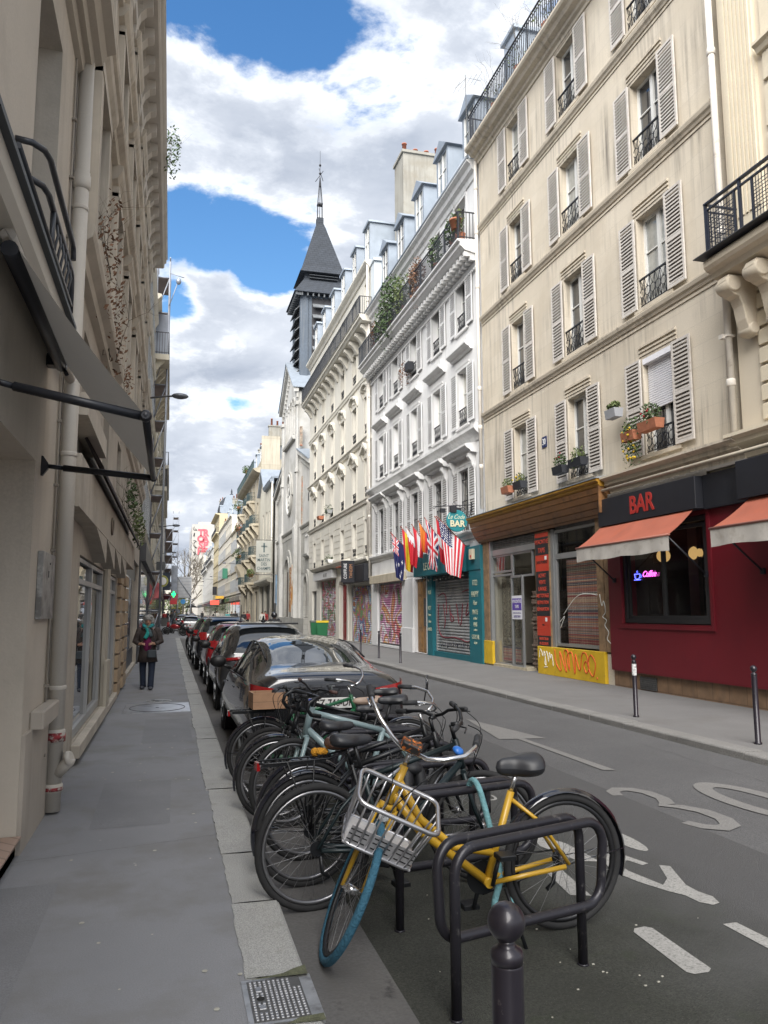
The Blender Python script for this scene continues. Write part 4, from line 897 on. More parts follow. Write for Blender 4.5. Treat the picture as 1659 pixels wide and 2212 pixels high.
def console(u, mb):
 pts = [(.02, 7.38), (.60, 7.38), (.66, 7.28), (.62, 7.12), (.50, 7.03), (.40, 7.0), (.34, 6.86), (.30, 6.62), (.24, 6.44), (.12, 6.34), (.02, 6.36)]
 mb.prism(pts, u - .13, u + .13, lambda d, z, uu: (uu, d, z))
 mb.tube([(u - .17, .52, 7.22), (u + .17, .52, 7.22)], .14, 16); mb.tube([(u - .16, .15, 6.46), (u + .16, .15, 6.46)], .10, 14)
for u in (10.95, 10.28, 8.9, 8.3):
 mb = MB(tR); pts = None; console(u, mb); bevel(mb.build('console', S_orn, house2), .012, 1)
mb = MB(tR); R0, R1 = 7.82, 8.78
for u in (11.16, 10.30, 9.2, 8.1, 7.0, 5.9): mb.box(u - .022, u + .022, .70, .744, R0, R1)
mb.box(3, 11.18, .685, .755, R1, R1 + .03); mb.box(3, 11.18, .70, .74, R1 - .12, R1 - .09); mb.box(3, 11.18, .70, .74, R0 + .09, R0 + .12)
mb.box(11.14, 11.18, .0, .72, R1, R1 + .03); mb.box(11.15, 11.175, .0, .72, R1 - .12, R1 - .095); mb.box(11.15, 11.175, .0, .72, R0 + .09, R0 + .115); mb.box(11.13, 11.19, .0, .05, R0, R1)
for u0_ in (10.34, 9.24, 8.14, 7.04):
 a, b = u0_ + .08, u0_ + .76; zb, zt = R0 + .17, R1 - .17
 mb.box(a, a + .035, .70, .735, R0 + .12, R1 - .12); mb.box(b, b + .035, .70, .735, R0 + .12, R1 - .12)
 for k in range(1, 10):
  mb.box(a + (b - a) * k / 10 - .005, a + (b - a) * k / 10 + .005, .715, .723, R0 + .12, R1 - .12)
  mb.box(a, b, .712, .720, zb + (zt - zb) * k / 10 - .005, zb + (zt - zb) * k / 10 + .005)
for k in range(1, 8): mb.box(11.155, 11.165, .72 * k / 8 - .005, .72 * k / 8 + .005, R0 + .1, R1 - .12); mb.box(11.157, 11.166, .05, .70, R0 + .12 + .09 * k, R0 + .13 + .09 * k)
mb.build('balcony_railing', mat('railing_paint', (.018, .022, .035), .4, .2, var=.1), house2)
# ---------------------------------------------------------------- white apartment house
S_white = mat('white_render', (0.68, 0.68, 0.68), 0.8, var=0.05, vs=.8, streak=0.35, streak_col=(0.33, 0.33, 0.33), stain=(.7, .55, .75, (0.54, 0.54, 0.545)), fine=.03, fs=40)
S_wtrim = mat('white_stone_trim', (0.63, 0.63, 0.625), 0.8, var=0.07, vs=1.5, streak=0.5, streak_col=(0.28, 0.28, 0.28))
S_edge = mat('weathered_ledge', (0.26, 0.26, 0.26), 0.85, var=.2, vs=3)
W = thing('apartment_house', 'bright white apartment house with louvred shutters and a long planted balcony', 'building', (9.7, 30.6, 0))
V0, V1 = 23.36, 38.0
wc = [25.0, 27.72, 30.62, 33.42, 35.98]
wrows = [(4.36, 6.50, 1.0), (8.05, 10.06, 1.0), (11.48, 13.42, 1.0), (14.35, 16.28, 1.1)]
holes = [(c - w / 2, c + w / 2, a, b) for c in wc for a, b, w in wrows]
SH1 = (32.75, 36.95); TD = (29.40, 30.85); BS = (24.5, 28.35)
mb = MB(tR); wall(mb, V0, V1, 3.3, 17.0, holes, .25)
wall(mb, 28.98, V1, 0, 3.3, [(SH1[0], SH1[1], .10, 2.98), (TD[0], TD[1], -.01, 2.93)], .25)
mb.box(V0, V1, -9, -.26, 0, 17.0); mb.box(V1 - .2, V1 - .004, -9.1, -.003, 0, 16.99); mb.box(V0 - .004, V0 + .02, -9.1, -.003, 3, 16.99)
mb.bbox(30.95, 32.55, -.01, .07, .9, 3.0, .01); mb.bbox(30.92, 32.60, -.01, .11, -.03, .95, .01)
mb.build('wall', S_white, W)
mb = MB(tR)
molding(mb, V0, V1, [(-.01, 4.02), (.05, 4.05), (.08, 4.16), (.15, 4.20), (.18, 4.26), (.18, 4.31), (-.01, 4.36)])
molding(mb, V0, V1, [(-.01, 7.26), (.05, 7.28), (.10, 7.40), (.22, 7.50), (.30, 7.60), (.30, 7.70), (-.01, 7.86)])
mb.box(31.0, 36.0, -.01, .02, 3.1, 4.0)
molding(mb, V0, V1, [(-.01, 16.40), (.05, 16.42), (.09, 16.58), (.2, 16.66), (.24, 16.80), (.38, 16.90), (.38, 16.98), (-.01, 17.0)])
for c in wc:
 for a, b, w in wrows:
  mb.box(c - w / 2 - .10, c - w / 2, -.01, .03, a, b); mb.box(c + w / 2, c + w / 2 + .10, -.01, .03, a, b); mb.box(c - w / 2 - .10, c + w / 2 + .10, -.01, .035, b, b + .12); mb.box(c - w / 2 - .14, c + w / 2 + .14, -.01, .05, b + .12, b + .18)
  mb.box(c - w / 2 - .12, c + w / 2 + .12, -.01, .08, a - .09, a - .01)
for c in wc:
 z = 6.88; h = 1.16
 molding(mb, c - h, c + h, [(-.01, z), (.22, z + .03), (.26, z + .10), (.36, z + .15), (.42, z + .22), (.42, z + .28), (-.01, z + .36)])
 for s in (-1, 1):
  u = c + s * .92; mb.prism([(-.01, z), (.24, z), (.26, z - .12), (.16, z - .26), (.12, z - .42), (.05, z - .52), (-.01, z - .52)], u - .09, u + .09, lambda d, zz, uu: (uu, d, zz))
 z = 10.52
 molding(mb, c - .95, c + .95, [(-.01, z), (.10, z + .02), (.14, z + .09), (.24, z + .13), (.30, z + .20), (.30, z + .26), (-.01, z + .33)])
 mb.prism([(c - .6, z + .35), (c + .6, z + .35), (c + .5, z + .62), (c - .5, z + .62)], -.01, .05, lambda p, q, d: (p, d, q))
mb.build('cornices', S_wtrim, W)
for k, c in enumerate(wc):
 for r_, (a, b, w) in enumerate(wrows):
  gm = G_pale if (r_ == 1 and k in (0, 3)) else (G_dark if (k * 3 + r_) % 4 else G_curtain)
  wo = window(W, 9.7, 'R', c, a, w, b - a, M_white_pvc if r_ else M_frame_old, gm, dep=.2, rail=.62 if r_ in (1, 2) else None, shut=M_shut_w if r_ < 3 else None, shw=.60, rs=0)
  if r_ == 0:
   mb = MB(L2R)
   for j in range(7): u = -.5 + j / 6; mb.box(u - .012, u + .012, .10, .124, 0, 2.1)
   for z in (.28, 1.05, 1.8): mb.box(-.5, .5, .10, .13, z, z + .03)
   sub('iron_bars', cached('ironbars', lambda: mb.mesh('iron_bars', M_iron_black)), wo)
mb = MB(tR); B0, B1 = 22.75 + .62, V1 - .1
molding(mb, B0, B1, [(-.01, 13.58), (.50, 13.70), (.58, 13.78), (.66, 13.84), (.66, 13.96), (.76, 14.0), (.76, 14.06), (-.01, 14.10)])
n = 44
for k in range(n):
 u = B0 + .12 + (B1 - B0 - .3) * k / (n - 1); mb.box(u - .07, u + .07, .0, .50, 13.50, 13.66); mb.box(u - .07, u + .07, .0, .30, 13.38, 13.50)
molding(mb, B0, B1, [(-.01, 13.20), (.06, 13.22), (.12, 13.34), (-.01, 13.38)])
mb.build('balcony_slab', S_wtrim, W)
mb = MB(tR)
for k in range(90): u = B0 + .1 + (B1 - B0 - .2) * k / 89; mb.ball((u, .06, 13.17), .055, 8)
mb.build('bead_moulding', S_wtrim, W)
mb = MB(tR); long_rail(mb, B0 + .03, B1, .70, 14.08, .98, .115); side_rail(mb, B0 + .03, 0, .7, 14.08, .98); mb.build('balcony_railing', M_iron_black, W)
mb = MB(tR); mansard(mb, V0 + .05, V1, 17.02, 20.6, -.15, -1.35); mb.build('roof', M_zinc, W)
mb = MB(tR); seams(mb, V0 + .1, V1, 17.1, 20.6, -.15, -1.35, .72); mb.tube([(V0, .36, 17.02), (V1, .36, 17.02)], .07, 8); mb.build('roof_seams', M_zinc_seam, W)
for u in (24.15, 27.0, 29.95, 32.75, 35.45): dormer(W, 9.7, 'R', u, 17.55, 1.0, 1.75, -.05, 1.7, 'gable')
mb = MB(tR); mb.box(37.2, 37.95, -1.0, .04, 16.9, 19.6); mb.box(37.1, 38.0, -1.0, .10, 19.6, 19.75); mb.build('end_pier', mat('pale_blue_render', (.50, .54, .57), .8, var=.06), W)
chimney(W, 10.95, 14.6, 36.2, 37.8, 17, 25.2, 6)
mb = MB(); pipe(mb, 9.56, 37.95, 3.3, 17, .055, (6.4, 9.5, 12.6)); mb.build('downpipe', S_pipe, W)
t = thing('roof_antenna', 'thin rake aerial at the near end of the white roof', 'antenna', (9.5, 23.7, 17.2))
mb = MB(); mb.tube([(9.5, 23.7, 17.1), (9.45, 23.65, 20.3)], 0.012, 5); mb.tube([(9.0, 23.5, 19.6), (9.5, 23.65, 20.2), (10.1, 23.8, 20.3)], .007, 4)
for k in range(5): mb.tube([(9.1 + k * .2, 23.2, 19.7 + k * .12), (9.1 + k * .2, 24.0, 19.75 + k * .12)], .005, 4)
mb.build('aerial', M_iron, t)
for k, (u, r_, n_, m_, lab) in enumerate([(23.75, .28, 140, M_leaf2, 'small green plant in a clay pot at the near corner of the white balcony'), (24.3, .32, 200, M_leaf, 'leafy pot plant next to the clay pot on the white balcony'), (26.2, .35, 220, M_leaf, 'dark green plant on the white balcony'),
  (28.4, .45, 430, M_leaf_dry, 'brown climbing plant drooping over the white balcony railing'), (30.4, .5, 320, M_leaf2, 'palm like plant leaning out over the white balcony'), (32.2, .75, 900, M_leaf, 'big bushy plant on the white balcony'), (33.6, .55, 420, M_leaf, 'dense creeper on the far half of the white balcony'), (35.0, .35, 160, M_leaf_dry, 'half dry plant at the far end of the white balcony')]):
 t = thing('balcony_plant', lab, 'plant', (9.15, u, 14.1), group='plants on the white balcony')
 mb = MB(); foliage(mb, (9.12, u, 14.55 + r_ * .8), r_ * 1.3, int(n_ * 1.5), .07 if r_ < .6 else .085, 100 + k, sz=1.5, sx=.55, sy=1.15, hang=.5 if k in (3, 6) else 0); mb.build('foliage', m_, t)
 mb = MB(); mb.lathe([(.13, 0), (.19, .32), (.16, .32)], (9.2, u, 14.1), 10); mb.build('pot', M_terra, t)
 mb = MB(); twigs(mb, (9.15, u, 14.3), 1.1, 2, 70 + k, .4, .009); mb.build('stems', M_twig, t)
t = thing('hanging_plant', 'dry brown plant in a black box on a third floor window of the white house', 'plant', (9.4, 30.9, 11.6), group='plants on the white balcony')
mb = MB(tR); mb.box(30.5, 31.0, .08, .34, 11.75, 12.1); mb.build('planter', M_blackbox, t); mb = MB(); foliage(mb, (9.4, 31.1, 12.0), .28, 200, .05, 9, hang=.6, sz=1.2); mb.build('foliage', M_leaf_dry, t)
t = thing('clay_pot', 'large clay pot hung inside the near corner of the white balcony', 'pot', (9.05, 23.7, 14.5)); mb = MB(); mb.lathe([(.16, 0), (.21, .30), (.23, .30), (.23, .36), (.2, .36)], (9.05, 23.75, 14.55), 14); mb.build('pot', M_terra, t)
g_pink = color_noise_mat('spray_pink_shutter', [(.12, .20, .08), (.42, .16, .30), (.50, .22, .38), (.62, .60, .60), (.45, .10, .12), (.55, .30, .10), (.60, .55, .58), (.40, .12, .28)], .75, .5, 3.0)
g_mix = color_noise_mat('spray_mixed_shutter', [(.45, .15, .05), (.20, .38, .50), (.60, .62, .66), (.10, .16, .32), (.50, .10, .12), (.14, .30, .12), (.62, .35, .08), (.42, .14, .34), (.6, .6, .6)], 1.0, .5, 8.0)
g_pur = color_noise_mat('spray_purple_shutter', [(.20, .06, .20), (.55, .52, .55), (.50, .08, .13), (.10, .22, .10), (.58, .56, .55), (.30, .10, .26)], 1.2, .5, 14.0, (1, 1, 1.6))
def roller(name, lab, u0, u1, z0, z1, m, FXo=9.7, d=-.18, pitch=.105):
 t = thing('roller_shutter', lab, 'roller shutter', (FXo - d, (u0 + u1) / 2, z0)); mb = MB(tfR(FXo)); n = int((z1 - z0) / pitch)
 for k in range(n): z = z0 + pitch * k; mb.prism([(0, 0), (.040, .012), (.046, .040), (.014, pitch * .94), (0, pitch)], u0, u1, lambda dd, zz, u, z=z: (u, d + dd, z + zz))
 mb.build('slats', m, t); mb = MB(tfR(FXo))
 mb.box(u0 - .06, u0, d - .02, d + .08, z0, z1); mb.cut(); mb.box(u1, u1 + .06, d - .02, d + .08, z0, z1); mb.build('side_rail', M_alu, t); mb = MB(tfR(FXo)); mb.box(u0, u1, d, d + .06, z0 - .04, z0); mb.build('bottom_bar', M_iron, t); return t
roller('a', 'roller shutter sprayed pink and green under the beige blind box', SH1[0] + .06, SH1[1] - .06, .16, 2.95, g_pink)
t = thing('blind_box', 'faded beige shutter box above the pink sprayed shutter', 'awning box', (9.5, 34.7, 2.95)); mb = MB(tR); mb.bbox(32.0, 37.5, -.01, .26, 2.96, 3.34, .02); mb.build('box', mat('beige_box', (.42, .37, .28), .8, var=.15, vs=2, streak=.6), t)
mb = MB(tR); mb.box(TD[0], TD[1], -.2, -.14, 0, 2.93)
for s in (0, 1):
 a = TD[0] + .06 + s * .70; mb.bbox(a, a + .64, -.14, -.10, .05, 2.9, .01)
 for z0_, z1_ in ((.15, .85), (1.0, 2.2), (2.32, 2.82)): mb.bbox(a + .09, a + .55, -.10, -.075, z0_, z1_, .01)
wd = mb.build('door', mat('oak_door', (.28, .155, .06), .55, var=.25, vs=5, streak=.3), W); WORLD[wd.name] = Vector((0, 0, 0))
mb = MB(tR); mb.box(29.64, 29.90, -.074, -.06, 1.05, 2.15); sub('door_grille', mb.mesh('door_grille', mat('iron_lattice', (.07, .075, .08), .5, var=.9, vs=30)), wd)
# ---------------------------------------------------------------- teal bar
M_teal = mat('teal_paint', (0.009, 0.125, 0.155), 0.55, var=0.1, vs=1.2, stain=(2, .56, .75, (.008, .12, .15)))
M_teal_lit = mat('teal_sign', (0.012, 0.20, 0.23), 0.55, var=.05)
tb = thing('bar_front', 'teal painted bar front with lettered posts and a closed roller shutter', 'shop front', (9.6, 26.3, 0))
mb = MB(tR); mb.bbox(23.40, 24.50, -.2, .12, -.03, 3.0, .01); mb.cut(); mb.bbox(28.36, 28.98, -.2, .10, -.03, 2.98, .01); mb.build('post', M_teal, tb)
mb = MB(tR); mb.bbox(23.42, 24.62, -.2, .14, 2.98, 3.76, .01); mb.prism([(.0, 2.96), (.40, 2.98), (.40, 3.80), (.0, 3.86)], 24.66, 29.75, lambda d, z, u: (u, d, z)); mb.build('fascia', M_teal, tb)
mb = MB(tR); mb.box(24.5, 28.36, -.3, .06, 2.80, 2.98); mb.build('shutter_box', M_blackp, tb)
mb = MB(tR); mb.box(24.5, 28.36, -.25, .04, -.03, .16); mb.build('sill', M_teal, tb)
pal = mat('pale_lettering', (.52, .55, .40), .6, var=.1)
face_text('LE CODE', .40, pal, tb, (9.297, 27.7, 3.30), sx=.95, ext=.003, bold=.004)
for s, z, h, u, d in (('17/22', 2.55, .25, 23.96, .123), ('HAPPY', 2.18, .26, 23.96, .123), ('Hour', 1.90, .2, 23.96, .123), ('PINTE', 1.60, .22, 23.96, .123), ('de Blond', 1.40, .12, 23.96, .123), ('VINS', 1.20, .2, 23.96, .123), ('au Verre', 1.03, .11, 23.96, .123), ('COCKTAIL', .80, .19, 23.96, .123), ('du jour', .62, .12, 23.96, .123),
       ('PLUS', 2.35, .2, 28.67, .103), ('HOT', 1.75, .22, 28.67, .103), ('Boissons', 1.5, .12, 28.67, .103), ('Bières', 1.25, .15, 28.67, .103), ('SPORTS', .95, .17, 28.67, .103)):
 face_text(s, h, pal, tb, (9.7 - d - .003, u, z), sx=.8 if len(s) < 8 else .7, ext=.002, bold=.002, shear=.3 if s[0].isupper() and s[1:].islower() or ' ' in s else 0)
g_grey = color_noise_mat('spray_grey_shutter', [(.30, .30, .30), (.34, .34, .335), (.24, .25, .26), (.32, .32, .32), (.35, .35, .35)], .9, .45, 31.0, metal=.3)
roller('b', 'grey roller shutter with red and white spray paint between teal posts', 24.56, 28.30, .17, 2.80, g_grey, d=-.12)
sprr = mat('spray_dull_red', (.20, .035, .05), .7, var=.1); sprk = mat('spray_black', (.03, .03, .05), .7, var=.1)
t = thing('graffiti', 'dull red and black graffiti over the teal bar shutter', 'graffiti', (9.75, 26.4, 1))
mb = MB(tR)
for pts in ([(28.1, 1.9), (28.2, 1.2), (27.9, .75), (27.2, .68), (26.6, .72), (25.8, .66), (25.2, .6), (24.7, .72)], [(28.15, 2.2), (27.6, 2.3), (27.3, 2.1), (27.25, 1.5)], [(27.6, 1.9), (27.4, 1.3), (27.55, 1.0)], [(26.9, 1.85), (26.8, 1.3), (26.5, 1.35), (26.9, 1.6)], [(26.2, 1.9), (26.0, 1.2)], [(25.6, 1.9), (25.75, 1.25), (25.9, 1.15)], [(25.1, 1.9), (25.3, 1.5), (25.0, 1.6)], [(25.6, 2.3), (25.0, 2.35), (24.8, 2.2)]):
 mb.tube([(u, -.075, z) for u, z in smooth(pts)], .020, 5); mb.cut()
mb.build('red_stroke', sprr, t); mb = MB(tR); rnd = random.Random(3)
for k in range(16):
 u = 24.8 + k * .2; z = .42 + rnd.uniform(-.03, .06); mb.tube([(u + rnd.uniform(-.07, .07), -.075, z + rnd.uniform(-.09, .09)) for _ in range(4)], .012, 4); mb.cut()
mb.build('black_stroke', sprk, t)
t = thing('string_lights', 'tangle of dark string lights under the teal name board', 'string lights', (9.4, 26.5, 2.9)); mb = MB(tR); rnd = random.Random(9); u = 24.7; pts = []
while u < 29.4: pts.append((u, .25 + rnd.uniform(-.05, .05), 2.90 + rnd.uniform(-.08, .06))); u += .12
mb.tube(pts, .012, 4)
mb.build('cable', M_blackp, t); mb = MB(tR)
for p in pts[::2]: mb.ball((p[0], p[1], p[2] - .05), .028, 6)
mb.build('bulbs', mat('bulb_glass', (.25, .25, .22), .2, var=.2), t)
t = thing('alarm_box', 'small cream box with a red mark on the teal fascia', 'alarm', (9.5, 24.0, 3.3)); mb = MB(tR); mb.bbox(23.85, 24.15, .14, .24, 3.32, 3.66, .01); mb.build('case', mat('case_ivory', (.58, .52, .38), .6, var=.05), t); mb = MB(tR); mb.box(23.93, 24.03, .24, .25, 3.38, 3.46); mb.build('red_mark', redl, t)
t = thing('hanging_sign', 'round teal sign reading Le Code BAR on a scrolled iron bracket', 'sign', (8.6, 24.2, 4.0))
mb = MB(); mb.lathe([(.35, -.035), (.365, -.02), (.365, .02), (.35, .035)], (9.08, 24.2, 4.60), 40, axis=(0, 1, 0), sm=False); o = mb.build('disc', M_teal_lit, t)
mb = MB(); mb.box(8.90, 9.26, 24.19, 24.21, 4.94, 5.05); mb.build('sign_clamp', M_iron_black, t)
face_text('Le Code', .215, pal, t, (9.04, 24.163, 4.73), '-Y', shear=.5, sx=.78, ext=.002, bold=.002); face_text('BAR', .29, mat('bar_letter_shadow', (.01, .03, .04), .6, var=0), t, (9.105, 24.164, 4.485), '-Y', sx=.98, ext=.001, bold=.014); face_text('BAR', .29, mat('cream_lettering', (.62, .60, .42), .6, var=0), t, (9.09, 24.160, 4.50), '-Y', sx=.98, ext=.002, bold=.010)
mb = MB(); mb.box(9.60, 9.70, 24.17, 24.23, 4.95, 5.25); mb.tube([(9.68, 24.2, 5.16), (8.35, 24.2, 5.06)], .016, 6); mb.tube([(9.68, 24.2, 4.98), (9.3, 24.2, 4.86), (9.35, 24.2, 5.05), (9.15, 24.2, 5.1)], .012, 5)
for c, r_ in (((9.3, 4.98), .09), ((8.45, 5.16), .08), ((9.0, 5.16), .07), ((9.5, 4.8), .10), ((8.3, 5.02), .06)): mb.tube([(c[0] + r_ * math.cos(a) * (1 - a / 12), 24.2, c[1] + r_ * math.sin(a) * (1 - a / 12)) for a in [i * .6 for i in range(14)]], .009, 4)
mb.tube([(9.6, 24.2, 4.95), (9.5, 24.2, 4.72), (9.4, 24.2, 4.65)], .010, 4)
mb.build('bracket', M_iron_black, t); mb = MB(); mb.box(8.85, 9.05, 24.12, 24.28, 4.88, 5.10); mb.cut(); mb.box(8.5, 8.66, 24.12, 24.28, 4.86, 5.0); mb.build('spotlight', M_iron_black, t)
# ---------------------------------------------------------------- flags
FC = dict(red=(.52, .02, .035), white=(.66, .66, .68), blue=(.012, .02, .12), navy=(.008, .012, .085), yellow=(.62, .47, .02), orange=(.60, .17, .02), green=(.02, .22, .08))
FM = {k: mat('flag_' + k, v, .75, var=.08) for k, v in FC.items()}; FMN = list(FM)
FU = MB()
def flag(lab, base, top, fn, droop=1.25, L_=.9, seed=0, wid=.62):
 """pole leaning out of the wall, cloth hanging from its upper half; fn(s, t) -> colour name, s along the hoist, t along the fly"""
 t_ = thing('flag', lab, 'flag', base, group='flags over the teal bar'); b0, b1 = Vector(base), Vector(top)
 mb = MB(); mb.tube([b0, b1], .014, 6); mb.ball(b1, .026, 8); mb.build('pole', mat('flag_pole', (.25, .06, .04), .5, var=.3), t_)
 rnd = random.Random(seed); ph = rnd.uniform(0, 6); NU, NV = 34, 46; mb = MB()
 ax = (b0 - b1); side = Vector((0, 1, 0)) * (1 if seed % 2 else -1)
 def P(a, b):
  p = b1 + ax * (.04 + wid * a); sag = droop * b
  k = 1 - .55 * b * (1 - .3 * a)
  mid = b1 + ax * (.04 + wid * .5); q = Vector((mid.x + (p.x - mid.x) * k, mid.y + (p.y - mid.y) * k, p.z - sag - (p.z - mid.z) * b * .75))
  w = .055 * math.sin(a * 11 + ph + b * 1.5) * (.25 + b) ; q += Vector((w * .5, w, .02 * math.sin(a * 7 + ph) * b)); return q
 idx = [[mb.P(P(i / NU, j / NV)) for j in range(NV + 1)] for i in range(NU + 1)]
 for i in range(NU):
  for j in range(NV): mb.F((idx[i][j], idx[i + 1][j], idx[i + 1][j + 1], idx[i][j + 1]), FMN.index(fn((i + .5) / NU, (j + .5) / NV)), True)
 mb.build('cloth', [FM[k] for k in FMN], t_); return t_
def cross_uk(s, t, s0=0, s1=1, t0=0, t1=1):
 x = (t - t0) / (t1 - t0) * 2 - 1; y = (s - s0) / (s1 - s0) * 2 - 1
 if abs(x) < .10 or abs(y) < .16: return 'red'
 if abs(x) < .20 or abs(y) < .32: return 'white'
 d = min(abs(y - x), abs(y + x))
 return 'red' if d < .13 else 'white' if d < .32 else 'navy'
def f_aus(s, t):
 if s < .5 and t < .42: return cross_uk(s, t, 0, .5, 0, .42)
 for a, b, r_ in ((.25, .68, .05), (.75, .78, .045), (.5, .62, .045), (.78, .5, .04), (.6, .9, .045)):
  if abs(s - a) + abs(t - b) < r_ * 1.3 or (abs(s - a) < .014 and abs(t - b) < r_ * 1.5) or (abs(t - b) < .014 and abs(s - a) < r_ * 1.5): return 'white'
 return 'navy'
def f_usa(s, t):
 if s < .54 and t < .40:
  a, b = (s * 13) % 1 - .5, (t * 20) % 1 - .5
  return 'white' if a * a * 1.2 + b * b < .085 else 'navy'
 return 'red' if int(s * 13) % 2 == 0 else 'white'
flags = [
 ('dark blue flag with white stars and a small crossed corner, farthest left', (9.30, 30.0, 3.95), (8.55, 30.4, 4.80), f_aus, 1.55, 1),
 ('flag with a red band over a wide yellow band', (9.30, 28.9, 3.95), (8.60, 29.1, 4.90), lambda s, t: 'red' if s < .25 or s > .75 else 'yellow', 1.35, 2),
 ('red and white flag with a green tipped pole', (9.30, 28.4, 3.95), (8.65, 28.6, 4.85), lambda s, t: 'white' if t < .25 + .08 * (int(s * 9) % 2) else 'red', 1.15, 3),
 ('red flag with a pale middle stripe', (9.30, 27.8, 3.95), (8.70, 28.0, 4.88), lambda s, t: 'white' if .36 < s < .64 else 'red', .85, 4),
 ('orange and red flag on a red pole', (9.30, 27.0, 3.95), (8.70, 27.2, 4.92), lambda s, t: 'orange' if s < .5 else ('red' if s < .8 else 'white'), .80, 5),
 ('blue flag with red and white crosses behind the stripes', (9.30, 26.1, 3.95), (8.62, 26.2, 4.92), lambda s, t: cross_uk(s, t), 1.45, 6),
 ('red flag half hidden behind the starred flag', (9.30, 24.9, 3.9), (8.66, 25.2, 4.85), lambda s, t: 'red' if abs(t - .5) > .12 else 'white', 1.25, 7),
 ('red and white striped flag with white stars on blue', (9.36, 24.1, 3.76), (8.52, 24.6, 4.78), f_usa, 1.45, 8)]
for k, (lab, b0, b1, fn, dr, sd_) in enumerate(flags): flag(lab, b0, b1, fn, dr, seed=sd_ * 2, wid=.92 if k == 7 else .70)
# ---------------------------------------------------------------- pale stone house with arched hoods
S_third = mat('pale_stucco', (0.63, 0.605, 0.54), 0.82, var=0.07, vs=.8, streak=0.35, streak_col=(0.34, 0.32, 0.28), fine=.04, fs=30)
S_t3 = mat('pale_stucco_trim', (0.60, 0.575, 0.51), 0.82, var=0.08, vs=1.5, streak=0.55, streak_col=(0.27, 0.26, 0.23))
Th = thing('apartment_house', 'pale stucco apartment house with rows of arched and pointed window hoods', 'building', (9.7, 47, 0))
C0, C1 = 38.02, 56.6
tc3 = [39.0, 41.85, 45.0, 48.15, 51.25, 54.25]
tr3 = [(4.60, 6.40), (7.54, 9.60), (10.90, 12.90), (14.28, 16.05), (17.3, 19.2)]
holes = [(c - .5, c + .5, a, b) for c in tc3 for a, b in tr3]
mb = MB(tR); wall(mb, C0, C1, 4.2, 20.0, holes, .22)
GH = [(38.15, 42.85, .0, 3.12), (43.45, 45.35, 0, 3.25), (46.9, 52.0, .1, 3.66), (53.4, 55.2, 0, 3.05)]
wall(mb, C0, C1, 0, 4.2, GH, .22); mb.box(C0, C1, -9, -.23, 0, 20.0); mb.box(C1 - .2, C1 + .004, -9.1, -.003, 0, 19.99); mb.box(C0 - .004, C0 + .02, -9.1, -.003, 16, 19.99)
mb.build('wall', S_third, Th)
mb = MB(tR)
for z0_, z1_, d_ in ((7.20, 7.52, .16), (10.42, 10.74, .20), (13.85, 14.15, .12)): molding(mb, C0, C1, [(-.01, z0_), (d_ * .5, z0_ + .03), (d_ * .7, z0_ + .16), (d_, z0_ + .20), (d_, z1_ - .05), (-.01, z1_)])
molding(mb, C0, C1, [(-.01, 19.55), (.08, 19.58), (.14, 19.72), (.26, 19.82), (.34, 19.92), (.34, 20.02), (-.01, 20.04)])
molding(mb, 43.0, 53.2, [(-.01, 4.20), (.3, 4.26), (.44, 4.32), (.52, 4.44), (.52, 4.50), (-.01, 4.60)]); molding(mb, C0, 43.0, [(-.01, 4.10), (.22, 4.16), (.30, 4.28), (.30, 4.36), (-.01, 4.48)])
for z in [4.9 + .38 * k for k in range(6)]:
 for c0_, c1_ in [(C0 + .15, tc3[0] - .62)] + [(a + .62, b - .62) for a, b in zip(tc3, tc3[1:])] + [(tc3[-1] + .62, C1 - .2)]:
  mb.box(c0_, c1_, -.01, .022, z - .20, z + .13)
for c in tc3:
 for a, b in tr3[:4]:
  mb.box(c - .62, c - .5, -.01, .035, a, b); mb.box(c + .5, c + .62, -.01, .035, a, b); mb.box(c - .66, c + .66, -.01, .07, a - .10, a - .005)
 z = 9.60
 mb.prism([(c - .62, z), (c + .62, z), (c + .62, z + .16), (c, z + .34), (c - .62, z + .16)], -.01, .04, lambda p, q, d: (p, d, q))
 mb.prism([(c - .80, z + .30), (c - .74, z + .20), (c, z + .60), (c + .74, z + .20), (c + .80, z + .30), (c, z + .80)], -.01, .26, lambda p, q, d: (p, d, q))
 for s in (-1, 1): mb.prism([(-.01, z + .36), (.22, z + .34), (.14, z + .10), (.05, z - .06), (-.01, z - .06)], c + s * .72 - .07, c + s * .72 + .07, lambda d, zz, uu: (uu, d, zz))
 z = 12.90
 top = [(c + .80 * math.sin(t), z + .28 + .42 * math.cos(t) ** 1) for t in [(-1 + 2 * k / 12) * 1.25 for k in range(13)]]; bot = [(c + .66 * math.sin(t), z + .20 + .40 * math.cos(t)) for t in [(1 - 2 * k / 12) * 1.25 for k in range(13)]]
 mb.prism(top + bot, -.01, .24, lambda p, q, d: (p, d, q))
 mb.prism([(c - .5, z), (c + .5, z)] + [(c + .5 * math.cos(t), z + .05 + .2 * math.sin(t)) for t in [math.pi * k / 8 for k in range(9)]], -.01, .045, lambda p, q, d: (p, d, q))
 for s in (-1, 1): mb.prism([(-.01, z + .46), (.20, z + .44), (.12, z + .20), (.05, z + .02), (-.01, z + .02)], c + s * .74 - .06, c + s * .74 + .06, lambda d, zz, uu: (uu, d, zz))
 mb.prism([(c - .5, 16.05), (c + .5, 16.05)] + [(c + .5 * math.cos(t), 16.05 + .16 * math.sin(t)) for t in [math.pi * k / 8 for k in range(1, 8)]], -.01, .03, lambda p, q, d: (p, d, q))
